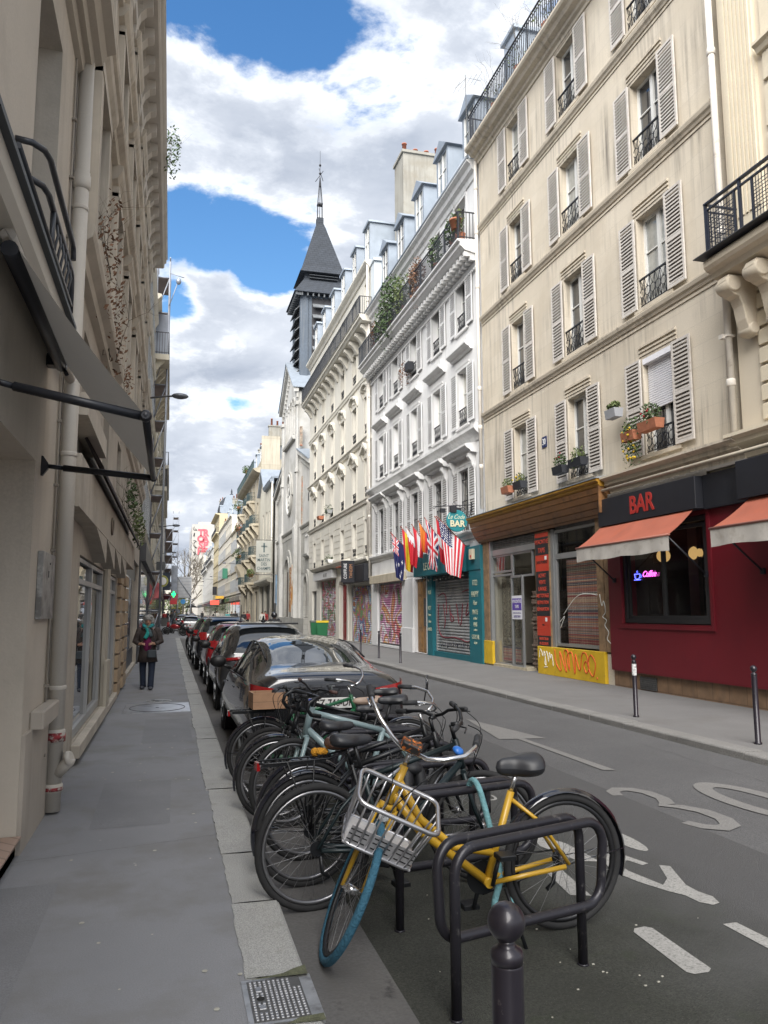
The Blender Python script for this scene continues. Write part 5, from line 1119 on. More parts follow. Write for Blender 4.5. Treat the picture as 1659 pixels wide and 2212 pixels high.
for c in tc3:
 rnd = random.Random(int(c * 7))
 for z in (9.92, 13.22):
  for k in range(14): mb.ball((c + rnd.uniform(-.38, .38), .05, z + rnd.uniform(-.10, .22)), rnd.uniform(.04, .08), 6)
mb.build('dressings', S_t3, Th)
for k, c in enumerate(tc3):
 for r_, (a, b) in enumerate(tr3):
  blind = (k + r_) % 3 == 1
  wo = window(Th, 9.7, 'R', c, a, 1.0, b - a, M_frame_old, G_pale if blind else (G_dark if (k + r_) % 2 else G_curtain), dep=.18, rail=.55 if r_ in (1, 2, 3) else .42, rs=0)
mb = MB(tR); molding(mb, C0 - .3, C1 - .2, [(-.01, 16.50), (.56, 16.58), (.62, 16.68), (.70, 16.72), (.70, 16.84), (.76, 16.88), (-.01, 16.92)])
mb.build('balcony_slab', S_t3, Th)
mb = MB(tR)
for k in range(14):
 u = C0 + .3 + k * (C1 - C0 - .9) / 13; mb.prism([(-.01, 16.52), (.50, 16.52), (.52, 16.36), (.34, 16.22), (.20, 16.02), (.08, 15.82), (-.01, 15.80)], u - .14, u + .14, lambda d, z, uu: (uu, d, z)); mb.cut()
mb.build('console', S_third, Th)
mb = MB(tR); long_rail(mb, C0 - .2, C1 - .25, .68, 16.90, 1.0, .13); side_rail(mb, C0 - .2, 0, .7, 16.9, 1.0); mb.build('balcony_railing', M_iron_black, Th)
mb = MB(tR); mansard(mb, C0, C1, 20.04, 21.6, -.3, -1.6); mb.build('roof', M_zinc, Th)
for u in (39.3, 42.4, 45.5, 48.6, 51.7, 54.8): dormer(Th, 9.7, 'R', u, 20.25, .95, 2.1, -.10, 1.9, 'flat')
chimney(Th, 10.6, 13.0, 55.6, 56.5, 20, 23.6, 3)
mb = MB(); pipe(mb, 9.52, 38.12, 4.4, 20, .06, (7.2, 10.3, 13.6, 17.8)); mb.build('downpipe', S_pipe, Th)
roller('c', 'roller shutter sprayed in many colours under the hairdresser board', 38.3, 42.7, .02, 3.05, g_mix, d=-.16); roller('d', 'roller shutter sprayed red white and purple beside the plain doorway', 47.0, 51.9, .12, 3.6, g_pur, d=-.16)
mb = MB(tR); mb.box(43.5, 45.3, -.2, -.12, 0, 3.2)
for s in (0, 1):
 a = 43.56 + s * .86
 for z0_, z1_ in ((.2, .9), (1.05, 2.2), (2.35, 3.05)): mb.bbox(a + .1, a + .72, -.12, -.09, z0_, z1_, .01)
mb.build('door', mat('red_door_paint', (.20, .012, .016), .5, var=.1), Th); mb = MB(tR)
mb.prism([(43.25, 3.1), (43.25, 3.35)] + [(44.4 + 1.15 * math.cos(t), 3.35 + .42 * math.sin(t)) for t in [math.pi * (1 - k / 12) for k in range(13)]] + [(45.55, 3.1), (45.40, 3.1)] + [(44.4 + .98 * math.cos(t), 3.12 + .35 * math.sin(t)) for t in [math.pi * k / 12 for k in range(13)]], -.01, .14, lambda p, q, d: (p, d, q))
mb.bbox(43.05, 43.40, -.01, .10, 0, 3.2, .02); mb.bbox(45.42, 45.75, -.01, .10, 0, 3.2, .02); mb.build('door_surround', S_t3, Th)
mb = MB(tR); mb.box(53.5, 55.1, -.2, -.15, 0, 3.0); mb.build('grey_door', mat('grey_door_paint', (.15, .15, .15), .6, var=.1), Th)
t = thing('name_board', 'black hairdresser board reading COIFFURE over the sprayed shutter', 'sign', (9.3, 40.4, 3.2))
mb = MB(tR); mb.bbox(38.0, 42.9, .1, .42, 3.16, 4.02, .02); mb.build('board', M_fascia, t); face_text('COIFFURE', .62, mat('grey_lettering', (.45, .44, .42), .6, var=0), t, (9.272, 41.3, 3.55), sx=.62, ext=.003)
t = thing('hanging_sign', 'black upright sign reading COIFFURE TANDEM sticking out over the pavement', 'sign', (8.9, 39.4, 3.3))
mb = MB(); mb.bbox(8.55, 9.25, 39.9, 40.0, 3.15, 4.28, .01); mb.build('panel', M_fascia, t)
for s, x, m_ in (('COIFFURE', 8.76, whl), ('TANDEM', 9.06, mat('tan_lettering', (.42, .20, .10), .6, var=0))):
 me = text_mesh(s, .23, m_, sx=.78, ext=.002); me.transform(Matrix.Rotation(R(90), 4, 'Z')); me.transform(Matrix(((1, 0, 0), (0, 0, -1), (0, 1, 0))).to_4x4()); obj('lettering', me, t, (x, 39.896, 3.72))
t = thing('light_box', 'long white shop light box with two small grey signs on it', 'sign', (9.4, 50, 3.7)); mb = MB(tR); mb.bbox(46.6, 53.0, 0, .32, 3.68, 4.18, .02); mb.build('box', mat('light_box_white', (.58, .58, .58), .6, var=.06), t); face_text('BIO BIO', .32, mat('grey_mark', (.16, .16, .16), .6, var=0), t, (9.375, 48.7, 3.9), sx=1.1, ext=.003)
t = thing('canopy_strip', 'thin salmon canopy edge over the hairdresser board', 'canopy', (9.2, 42, 4.1)); mb = MB(tR); mb.box(41.6, 43.3, .1, .75, 4.06, 4.12); mb.build('sheet', M_orange, t)
for k, (u, z, lab) in enumerate([(51.0, 7.7, 'terracotta window box high on the pale stucco house'), (48.1, 7.75, 'grey window box on the pale stucco house'), (47.8, 4.62, 'white basket of trailing greenery above the sprayed shutter')]):
 t = thing('flower_box', lab, 'flower box', (9.4, u, z), group='flower boxes at the windows'); mb = MB(tR); mb.prism([(.1, z), (.34, z), (.42, z + .22), (.02, z + .22)], u - .35, u + .35, lambda d, zz, uu: (uu, d, zz)); mb.build('planter', [M_terra, M_alu, S_wtrim][k], t)
 if k: mb = MB(); foliage(mb, (9.45, u, z + .35), .3, 160, .05, 77 + k, hang=.4); mb.build('plant', M_leaf, t)
# ---------------------------------------------------------------- church
S_ch = mat('church_plaster', (0.49, 0.485, 0.465), 0.88, var=0.14, vs=.35, streak=0.9, streak_col=(0.30, 0.295, 0.28), stain=(.45, .50, .66, (0.36, 0.35, 0.32)), fine=.05, fs=12)
S_chd = mat('church_stone_dark', (0.36, 0.355, 0.33), 0.9, var=0.18, vs=.9, streak=0.5, streak_col=(0.2, 0.19, 0.17), brick=(.9, .35, .012, .8))
S_rubble = mat('bare_masonry', (0.36, 0.30, 0.24), 0.95, var=.4, vs=4, brick=(.35, .12, .02, .6), stain=(2.5, .5, .6, (.40, .15, .09)))
Ch = thing('church', 'white plastered church with a gabled front, round window and dark slated spire', 'church', (9.7, 66.8, 0))
K0, K1 = 56.7, 77.6; ym = 66.6
mb = MB(tR)
def gable(mb, pts, d0, d1): mb.prism(pts, d0, d1, lambda p, q, d: (p, d, q))
gable(mb, [(62.4, 0), (71.0, 0), (71.0, 19.6), (ym, 22.8), (62.4, 19.6)], -9, 0)
gable(mb, [(K0, 0), (62.4, 0), (62.4, 14.3), (K0, 12.7)], -9, -.35); gable(mb, [(71.0, 0), (K1, 0), (K1, 12.7), (71.0, 14.3)], -9, -.35)
mb.build('wall', S_ch, Ch)
mb = MB(tR)
for a, b, z in ((62.3, 62.85, 13.2), (70.6, 71.15, 13.2)):
 mb.box(a - .15, b + .15, -.01, .30, 0, 8.4); mb.prism([(-.01, 8.4), (.30, 8.4), (.05, 8.9), (-.01, 8.9)], a - .15, b + .15, lambda d, zz, u: (u, d, zz)); mb.box(a, b, -.01, .14, 8.4, 18.6); mb.box(a - .12, b + .12, -.01, .24, 18.5, 18.8); mb.box(a - .1, b + .1, -.01, .22, 12.9, 13.2)
 mb.cut()
mb.box(K0 + .02, K0 + .5, -.36, -.2, 0, 8.2); mb.cut(); mb.box(K1 - .55, K1 - .05, -.36, -.15, 0, 12.6); mb.build('buttress', S_ch, Ch)
mb = MB(tR); gable(mb, [(62.85, 5.0), (70.6, 5.0), (70.6, 8.1), (62.85, 8.1)], -.01, .03); gable(mb, [(K0 + .5, 4.6), (62.15, 4.6), (62.15, 8.0), (K0 + .5, 8.0)], -.36, -.31); gable(mb, [(71.3, 4.6), (K1 - .5, 4.6), (K1 - .5, 8.0), (71.3, 8.0)], -.36, -.31)
for a, b, d in ((62.6, 70.9, .0), (K0 + .3, 62.2, -.35), (71.2, K1 - .3, -.35)):
 molding(mb, a, b, [(d - .01, 8.1), (d + .12, 8.2), (d + .18, 8.34), (d + .18, 8.42), (d - .01, 8.55)]); n = int((b - a) / .42)
 for k in range(n): u = a + .2 + (b - a - .4) * k / n; mb.box(u, u + .2, d - .01, d + .09, 7.78, 8.1)
mb.build('lower_band', S_chd, Ch)
def arch_pts(c, w, z0, zs, n=14, rise=None):
 r_ = w / 2; return [(c - r_, z0), (c + r_, z0)] + [(c + r_ * math.cos(math.pi * k / n), zs + (rise or r_) * math.sin(math.pi * k / n)) for k in range(n + 1)]
def arch_band(mb, c, w, t_, z0, zs, d0, d1, n=16, rise=None):
 r0, r1 = w / 2, w / 2 + t_; h0 = rise or r0; h1 = h0 + t_
 inner = [(c - r0, z0)] + [(c - r0 * math.cos(math.pi * k / n), zs + h0 * math.sin(math.pi * k / n)) for k in range(n + 1)] + [(c + r0, z0)]
 outer = [(c - r1, z0)] + [(c - r1 * math.cos(math.pi * k / n), zs + h1 * math.sin(math.pi * k / n)) for k in range(n + 1)] + [(c + r1, z0)]
 for j in range(len(inner) - 1):
  q = [inner[j], inner[j + 1], outer[j + 1], outer[j]]
  mb.prism(q, d0, d1, lambda p, z, d: (p, d, z), caps=True)
M_void = mat('dark_recess', (0.045, 0.045, 0.05), .9, var=.2); M_doorwood = mat('church_door', (.10, .08, .065), .7, var=.3, vs=3)
mb = MB(tR)
arch_band(mb, ym, 3.0, .55, 1.2, 4.8, -.01, .16); arch_band(mb, ym, 2.5, .26, 1.2, 4.8, -.01, .24); arch_band(mb, ym, 2.1, .2, 1.2, 4.8, -.01, .10)
for c in (59.0, 74.2): arch_band(mb, c, 1.8, .35, 1.2, 3.6, -.36, -.18); arch_band(mb, c, 1.4, .2, 1.2, 3.6, -.36, -.12)
arch_band(mb, ym, 3.2, .26, 11.4, 11.6, -.01, .12, rise=1.75); mb.prism(arch_pts(ym, 3.72, 11.39, 11.4), 0, .001, lambda p, z, d: (p, d, z)) if False else None
mb.build('arch_mouldings', S_chd, Ch)
mb = MB(tR); mb.prism(arch_pts(ym, 2.1, 1.2, 4.8), .0, .02, lambda p, q, d: (p, d, q)); mb.cut()
for c in (59.0, 74.2): mb.prism(arch_pts(c, 1.4, 1.2, 3.6), -.34, -.325, lambda p, q, d: (p, d, q)); mb.cut()
mb.build('door', M_doorwood, Ch)
mb = MB(tR)
mb.prism([(ym + 1.25 * math.cos(2 * math.pi * k / 28), 11.6 + 1.55 * math.sin(2 * math.pi * k / 28)) for k in range(28)], .0, .015, lambda p, q, d: (p, d, q)); mb.build('round_window', mat('stone_tracery', (.22, .22, .21), .8, var=.5, vs=4), Ch)
mb = MB(tR); mb.tube([(ym + 1.4 * math.cos(2 * math.pi * k / 32), .03, 11.6 + 1.7 * math.sin(2 * math.pi * k / 32)) for k in range(32)], .16, 8, closed=True); mb.tube([(ym + .8 * math.cos(2 * math.pi * k / 24), .02, 11.6 + 1.0 * math.sin(2 * math.pi * k / 24)) for k in range(24)], .05, 6, closed=True)
for k in range(8): a = math.pi * k / 4; mb.tube([(ym, .02, 11.6), (ym + 1.3 * math.cos(a), .02, 11.6 + 1.6 * math.sin(a))], .05, 6)
mb.build('tracery', S_ch, Ch)
mb = MB(tR)
for u in (64.9, 66.1, 67.3, 68.5): mb.prism(arch_pts(u - .3, .46, 16.4, 19.2), .0, .012, lambda p, q, d: (p, d, q)); mb.cut()
for c in (59.0, 74.2):
 for s in (-.55, 0, .55): mb.prism(arch_pts(c + s, .30, 6.0, 7.2), -.34, -.30, lambda p, q, d: (p, d, q)); mb.cut()
 mb.prism(arch_pts(c, .35, 10.1, 10.6), -.345, -.33, lambda p, q, d: (p, d, q)); mb.cut()
mb.build('lancet', M_void, Ch)
mb = MB(tR)
for c in (59.0, 74.2):
 for s in (-.82, -.28, .28, .82): mb.box(c + s - .06, c + s + .06, -.36, -.20, 6.0, 7.3)
 for s in (-.55, 0, .55): arch_band(mb, c + s, .38, .1, 7.1, 7.2, -.36, -.2, 8)
 molding(mb, c - 1.0, c + 1.0, [(-.36, 5.7), (-.1, 5.85), (-.05, 6.0), (-.36, 6.02)])
for u in (64.0, 65.2, 66.4, 67.6, 68.8): mb.box(u - .07, u + .07, -.01, .14, 16.4, 19.2)
for u in (64.6, 65.8, 67.0, 68.2): arch_band(mb, u, .8, .14, 19.1, 19.2, -.01, .12, 8)
molding(mb, 63.6, 69.4, [(-.01, 15.9), (.25, 15.95), (.30, 16.1), (.30, 16.2), (-.01, 16.34)])
mb.build('window_surround', S_ch, Ch)
mb = MB(tR)
def rake(a, b, d, n):
 (u0, z0), (u1, z1) = a, b; mb.prism([(u0, z0), (u1, z1), (u1, z1 + .34), (u0, z0 + .34)], d - .01, d + .42, lambda p, q, dd: (p, dd, q))
 for k in range(n): t = (k + .5) / n; u, z = u0 + (u1 - u0) * t, z0 + (z1 - z0) * t; w = abs(u1 - u0) / n * .28; mb.box(u - w, u + w, d - .01, d + .16, z - .62, z + .1)
rake((62.2, 19.6), (ym, 22.9), 0, 11); rake((ym, 22.9), (71.2, 19.6), 0, 11); rake((K0, 12.6), (62.3, 14.4), -.35, 14); rake((71.1, 14.4), (K1, 12.6), -.35, 14)
mb.build('raking_cornice', S_ch, Ch)
mb = MB(tR); mb.prism([(62.1, 19.95), (ym, 23.25), (71.3, 19.95), (71.3, 20.05), (ym, 23.4), (62.1, 20.05)], -9, .5, lambda p, q, d: (p, d, q)); mb.prism([(K0, 12.95), (62.4, 14.8), (62.4, 14.9), (K0, 13.05)], -9, .15, lambda p, q, d: (p, d, q)); mb.prism([(K1, 12.95), (71, 14.8), (71, 14.9), (K1, 13.05)], -9, .15, lambda p, q, d: (p, d, q)); mb.build('roof', M_zinc, Ch)
mb = MB(tR); mb.box(K1 - .04, K1 + .02, -.36, -.30, 0, 12.5); mb.box(61.9, 62.16, -.36, -.28, 8.5, 12.5); mb.cut(); mb.box(61.85, 62.2, -.30, -.1, 15.0, 16.6); mb.build('bare_patch', S_rubble, Ch)
mb = MB(tR); mb.box(K0, K1, -.3, .35, -.03, 1.15); mb.box(64.9, 68.3, .35, .9, -.03, .3); mb.build('plinth', S_chd, Ch)
for k, (u, w, z0_, z1_, m_, lab) in enumerate(((63.6, .9, 1.6, 5.2, color_noise_mat('poster_warm', [(.40, .22, .10), (.30, .12, .06), (.45, .35, .22), (.25, .2, .15)], 2.2, .7, 2.0), 'tall brown and orange banner by the church doorway'), (62.6, .5, 1.2, 5.4, mat('banner_white', (.58, .56, .52), .7, var=.15, vs=1.2, stain=(.9, .5, .6, (.55, .26, .06))), 'narrow white banner with an orange top by the church doorway'), (72.3, .9, 2.2, 5.0, mat('banner_blue', (.20, .32, .46), .7, var=.3, vs=1.5), 'blue banner beside the far church door'))):
 t = thing('banner', lab, 'banner', (9.3, u, z0_), group='banners on the church'); mb = MB(tR); mb.box(u - w / 2, u + w / 2, .32, .36, z0_, z1_); mb.build('cloth', m_, t)
t = thing('notice_panel', 'dark notice panel on the church wall', 'notice board', (9.3, 72.4, 1.2)); mb = MB(tR); mb.box(71.9, 72.9, .36, .42, 1.1, 2.4); mb.build('panel', mat('dark_panel', (.07, .075, .08), .5, var=.2), t)
TX0, TX1, TY0, TY1 = 10.2, 14.2, 64.3, 68.3; tx, ty = 12.1, 66.3
S_tow = mat('tower_lead', (0.075, 0.098, 0.13), 0.6, var=0.22, vs=.8, streak=.5, streak_col=(.16, .17, .18), fine=.15, fs=6)
mb = MB(); mb.box(TX0, TX1, TY0, TY1, 18, 29.3)
for x in (TX0, TX1):
 for y in (TY0, TY1): mb.box(x - .12, x + .55 if x == TX0 else x + .12, y - .12, y + .3, 18, 29.2) if x == TX0 else mb.box(x - .55, x + .12, y - .12, y + .3, 18, 29.2)
tw = mb.build('tower', S_tow, Ch); WORLD[tw.name] = Vector((0, 0, 0)); toff = tw.location
mb = MB()
for k in range(9):
 z = 20.0 + k * .95
 mb.prism([(TY0 - .45, z), (TY0 - .02, z + .42), (TY0 - .02, z + .50), (TY0 - .48, z + .06)], TX0 + .95, TX1 - .95, lambda p, q, x: (x, p, q))
 mb.prism([(TX0 - .45, z), (TX0 - .02, z + .42), (TX0 - .02, z + .50), (TX0 - .48, z + .06)], TY0 + .5, TY1 - .5, lambda p, q, y: (p, y, q))
sub('louvres', mb.mesh('louvres', mat('louvre_slate', (.15, .16, .17), .6, var=.3, vs=2)), tw)
mb = MB(); mb.box(TX0 + .9, TX1 - .9, TY0 - .03, TY0 + .01, 19.4, 28.6); mb.box(TX0 - .03, TX0 + .01, TY0 + .45, TY1 - .45, 19.4, 28.6); sub('openings', mb.mesh('openings', M_void), tw)
def frustum(mb, a, za, b, zb, x=tx, y=ty):
 A = [mb.P((x + s * a, y + t_ * a, za)) for s, t_ in ((-1, -1), (1, -1), (1, 1), (-1, 1))]; B = [mb.P((x + s * b, y + t_ * b, zb)) for s, t_ in ((-1, -1), (1, -1), (1, 1), (-1, 1))]
 for j in range(4): mb.F((A[j], A[(j + 1) % 4], B[(j + 1) % 4], B[j]))
 mb.F(A[::-1]); mb.F(B)
mb = MB(); frustum(mb, 2.62, 28.9, 1.60, 30.5); frustum(mb, 1.55, 30.3, 1.55, 31.2); frustum(mb, 2.05, 31.0, 1.72, 31.7); frustum(mb, 1.74, 31.6, .42, 36.1); frustum(mb, .42, 36.0, .34, 36.35); frustum(mb, .30, 36.3, .30, 37.0)
sp = mb.build('spire', M_slate, Ch); WORLD[sp.name] = Vector((0, 0, 0))
mb = MB()
for k in range(3): z = 30.5 + k * .26; mb.prism([(ty - 1.85, z), (ty - 1.55, z + .16), (ty - 1.55, z + .2), (ty - 1.87, z + .04)], tx - 1.2, tx + 1.3, lambda p, q, x: (x, p, q))
for k in range(11):
 a = -2.4 + 4.8 * k / 10; mb.box(tx + a - .06, tx + a + .06, ty - 2.5, ty - 2.0, 28.6, 28.92); mb.box(tx - 2.5, tx - 2.0, ty + a - .06, ty + a + .06, 28.6, 28.92)
sub('eave_brackets', mb.mesh('eave_brackets', mat('bracket_lead', (.10, .11, .12), .6, var=.2)), sp)
mb = MB()
for s, t_ in ((-1, -1), (1, -1), (1, 1), (-1, 1)): mb.tube([(tx + s * .22, ty + t_ * .22, 37.0), (tx + s * .20, ty + t_ * .2, 38.4), (tx + s * .02, ty + t_ * .02, 41.0)], .03, 5)
mb.tube([(tx, ty, 37), (tx, ty, 43.6)], [.04, .015], 6); frustum(mb, .25, 38.3, .25, 38.45)
mb.tube([(tx - .42, ty, 40.55), (tx + .30, ty, 41.7)], .03, 5); mb.tube([(tx + .28, ty, 40.7), (tx - .1, ty, 41.9)], .03, 5)
for z in (40.2, 41.4, 42.2): mb.ball((tx, ty, z), .12, 8)
mb.build('spire_cross', M_iron_black, Ch)
# ---------------------------------------------------------------- parish house beside the church, with banner sign
S_par = mat('parish_render', (0.50, 0.475, 0.40), .85, var=.08, vs=.8, streak=.4)
Pa = thing('house', 'narrow pale house with a small gabled roof between church and balconied block', 'building', (9.7, 83.8, 0))
mb = MB(tR); hs = [(80.4, 81.2, 9.5, 12.0), (80.4, 81.2, 5.6, 8.0), (83, 84, 9.3, 12.2), (86, 87, 9.3, 12.2), (83, 84, 5.6, 8), (86, 87, 5.6, 8), (80, 84.5, 0, 4.4), (85.2, 89, 0, 4.4)]
wall(mb, 77.7, 90.0, 0, 14.7, hs, .3); mb.box(77.7, 90, -9, -.31, 0, 14.7); mb.prism([(84, 14.7), (90, 14.7), (87, 17.2)], -9, 0, lambda p, q, d: (p, d, q)); mb.build('wall', S_par, Pa)
mb = MB(tR); molding(mb, 77.7, 84.0, [(-.01, 14.4), (.3, 14.5), (.45, 14.8), (-.01, 15.0)]); mb.prism([(83.8, 14.8), (84, 14.6), (87, 17.1), (90, 14.6), (90.2, 14.8), (87, 17.5)], -9, .35, lambda p, q, d: (p, d, q)); mb.box(77.8, 84, -9, .2, 15.0, 15.2); mb.build('roof', M_zinc, Pa)
mb = MB(tR); molding(mb, 77.7, 90, [(-.01, 4.5), (.5, 4.6), (.6, 4.8), (.6, 5.0), (-.01, 5.1)]); mb.build('ledge', S_par, Pa)
for (a, b, c, e) in hs[:6]: window(Pa, 9.7, 'R', (a + b) / 2, c, b - a, e - c, M_frame_old, G_dark, dep=.2)
mb = MB(tR); mb.box(80, 89, -.29, -.25, 0, 4.4); mb.build('shopfront', mat('shop_dark_green', (.09, .09, .08), .5, var=.3), Pa)
mb = MB(); pipe(mb, 9.55, 77.75, 0, 14.6, .07, (5, 9)); mb.build('downpipe', S_pipe, Pa)
t = thing('church_sign', 'tall white sign with a cross reading SAINT MARTIN DES CHAMPS', 'sign', (9, 76.8, 5.5))
mb = MB(); mb.bbox(7.75, 9.25, 74.90, 75.0, 5.35, 8.35, .02); mb.build('panel', mat('sign_panel_pale', (.40, .40, .36), .6, var=.08), t); mb = MB(); mb.box(7.6, 9.7, 74.92, 74.98, 5.1, 5.16); mb.box(7.6, 9.7, 74.92, 74.98, 8.4, 8.46); mb.build('brackets', M_iron, t)
cm = mat('sign_ink', (.05, .09, .10), .6, var=0); mb = MB(); mb.box(8.44, 8.50, 74.885, 74.9, 7.25, 8.15); mb.box(8.52, 8.58, 74.885, 74.9, 7.25, 8.15); mb.box(8.22, 8.80, 74.885, 74.9, 7.84, 7.88); mb.box(8.22, 8.80, 74.885, 74.9, 7.76, 7.80); mb.build('cross', cm, t)
for s, z in (('SAINT', 6.92), ('MARTIN', 6.52), ('DES', 6.12), ('CHAMPS', 5.70)): face_text(s, .42, cm, t, (8.5, 74.89, z), '-Y', sx=.80, ext=.002, bold=.003)
# ---------------------------------------------------------------- block with curved stone balconies
S_ha = mat('honey_limestone', (0.44, 0.395, 0.305), 0.88, var=0.14, vs=.6, streak=0.7, streak_col=(0.18, 0.16, 0.13), brick=(1.1, .4, .01, .8), stain=(.5, .5, .7, (.34, .30, .23)))
Ha = thing('apartment_house', 'honey stone apartment block with deep curved balconies full of plants', 'building', (9.7, 100, 0))
mb = MB(tR); bays = [93.0, 97.6, 102.2, 106.8, 111.4]; hr = [(5.3, 7.4), (8.9, 11.2), (12.4, 14.5), (15.8, 17.4)]
holes = [(c - .7, c + .7, a, b) for c in bays for a, b in hr] + [(91.5, 94.5, .1, 4.0), (98, 101, .1, 4.0), (104, 107, .1, 4.2)]
wall(mb, 90.05, 113.7, 0, 19.0, holes, .3); mb.box(90.05, 113.7, -9, -.31, 0, 19.0); mb.box(90.03, 90.07, -14, -.003, 0, 19.3); mb.box(90.03, 90.4, -14, -3, 19, 23); mb.build('wall', S_ha, Ha)
mb = MB(); mb.box(9.75, 11.9, 89.95, 90.03, 14.2, 22); mb.box(9.72, 11.4, 89.96, 90.02, 4, 14); mb.build('party_wall_render', mat('party_wall', (.44, .40, .32), .9, var=.12, vs=.5, streak=.5, brick=(4, 3.1, .03, .8)), Ha)
mb = MB(tR)
def curvbalc(c, z, w, dmax, mb):
 n = 12; pts = [(c + w * math.cos(math.pi * k / n), max(.0, dmax * (math.sin(math.pi * k / n) ** .5))) for k in range(n + 1)]
 mb.prism([(u, d) for u, d in pts] + [(c - w, -.01), (c + w, -.01)], z, z + .28, lambda u, d, zz: (u, d, zz))
 for s in (-.75, .75):
  mb.prism([(-.01, z), (dmax * .85, z), (dmax * .7, z - .35), (dmax * .35, z - .7), (.1, z - 1.1), (-.01, z - 1.1)], c + s * w - .16, c + s * w + .16, lambda d, zz, u: (u, d, zz))
 return pts
iron = MB(tR)
for k, c in enumerate(bays):
 for z, w, dm in ((4.9 if k % 2 else 7.9, 1.7, 1.0), (11.6, 1.5, .95), (14.9, 1.5, .9)):
  if k in (0, 3) and z > 14: continue
  pts = curvbalc(c, z, w, dm, mb)
  for (u0_, d0_), (u1_, d1_) in zip(pts, pts[1:]):
   iron.tube([(u0_, d0_ - .05, z + 1.25), (u1_, d1_ - .05, z + 1.25)], .035, 5)
   for j in range(3): u = u0_ + (u1_ - u0_) * j / 3; d = d0_ + (d1_ - d0_) * j / 3 - .05; iron.box(u - .016, u + .016, d - .016, d + .016, z + .28, z + 1.25)
   iron.tube([(u0_, d0_ - .05, z + .6), (u1_, d1_ - .05, z + .9)], .02, 4)
molding(mb, 90.0, 113.7, [(-.01, 17.6), (.4, 17.7), (.8, 17.95), (.9, 18.1), (-.01, 18.3)]); molding(mb, 90, 113.7, [(-.01, 4.4), (.25, 4.5), (.3, 4.75), (-.01, 4.85)])
for k in range(5): mb.prism([(-.01, 8.0), (1.0, 8.0), (.9, 7.5), (.55, 6.9), (.35, 6.0), (.12, 5.2), (-.01, 5.1)], 109.0 + k * 1.1, 109.3 + k * 1.1, lambda d, zz, u: (u, d, zz))
mb.build('balconies', S_ha, Ha); long_rail(iron, 90.1, 113.5, .8, 18.2, 1.0, .2); iron.build('balcony_railings', mat('verdigris_iron', (.035, .06, .065), .5, .2, var=.2), Ha)
for k, c in enumerate(bays):
 for r_, (a, b) in enumerate(hr): window(Ha, 9.7, 'R', c, a, 1.4, b - a, M_frame_old, G_dark if (k + r_) % 2 else G_curtain, dep=.25)
mb = MB(tR); mansard(mb, 90.4, 113.7, 19, 22.4, -.4, -1.6); mb.build('roof', M_zinc, Ha); chimney(Ha, 10.6, 12.6, 90.1, 90.7, 21, 23.2, 3); chimney(Ha, 11, 13, 105, 105.6, 21, 23.4, 3)
for u in (93, 98, 103, 108): dormer(Ha, 9.7, 'R', u, 19.4, 1.1, 1.7, -.3, 1.8, 'flat')
mb = MB(tR); mb.box(91.5, 94.5, -.29, -.2, 0, 4); mb.cut(); mb.box(98, 101, -.29, -.2, 0, 4); mb.cut(); mb.box(104, 107, -.29, -.2, 0, 4.2); mb.build('shopfront', mat('shop_grey', (.12, .12, .12), .5, var=.4, vs=1), Ha)
for k, (u, z, r_, m_, lab) in enumerate(((91.8, 5.6, .5, M_leaf2, 'yellow green potted plants on the lowest stone balcony'), (108.5, 8.9, .9, M_leaf, 'green bush on the curved corner balcony'), (106.5, 12.6, .8, M_leaf_dry, 'reddish creeper hanging between the stone balconies'), (110.5, 15.9, .8, M_leaf2, 'pale shrub on the topmost curved balcony'), (111, 12.8, .5, M_leaf, 'small green plant on the middle curved balcony'), (99.0, 19.0, .6, M_leaf, 'green plant on the roof line of the honey stone block'))):
 t = thing('balcony_plant', lab, 'plant', (9, u, z), group='plants on the curved balconies'); mb = MB(); foliage(mb, (8.9, u, z + .5), r_, 260, .13, 200 + k, sy=1.2, hang=.8 if k == 2 else 0); mb.build('foliage', m_, t)
 mb = MB(); mb.lathe([(.2, 0), (.3, .4)], (8.95, u, z), 8); mb.build('pot', M_terra, t)
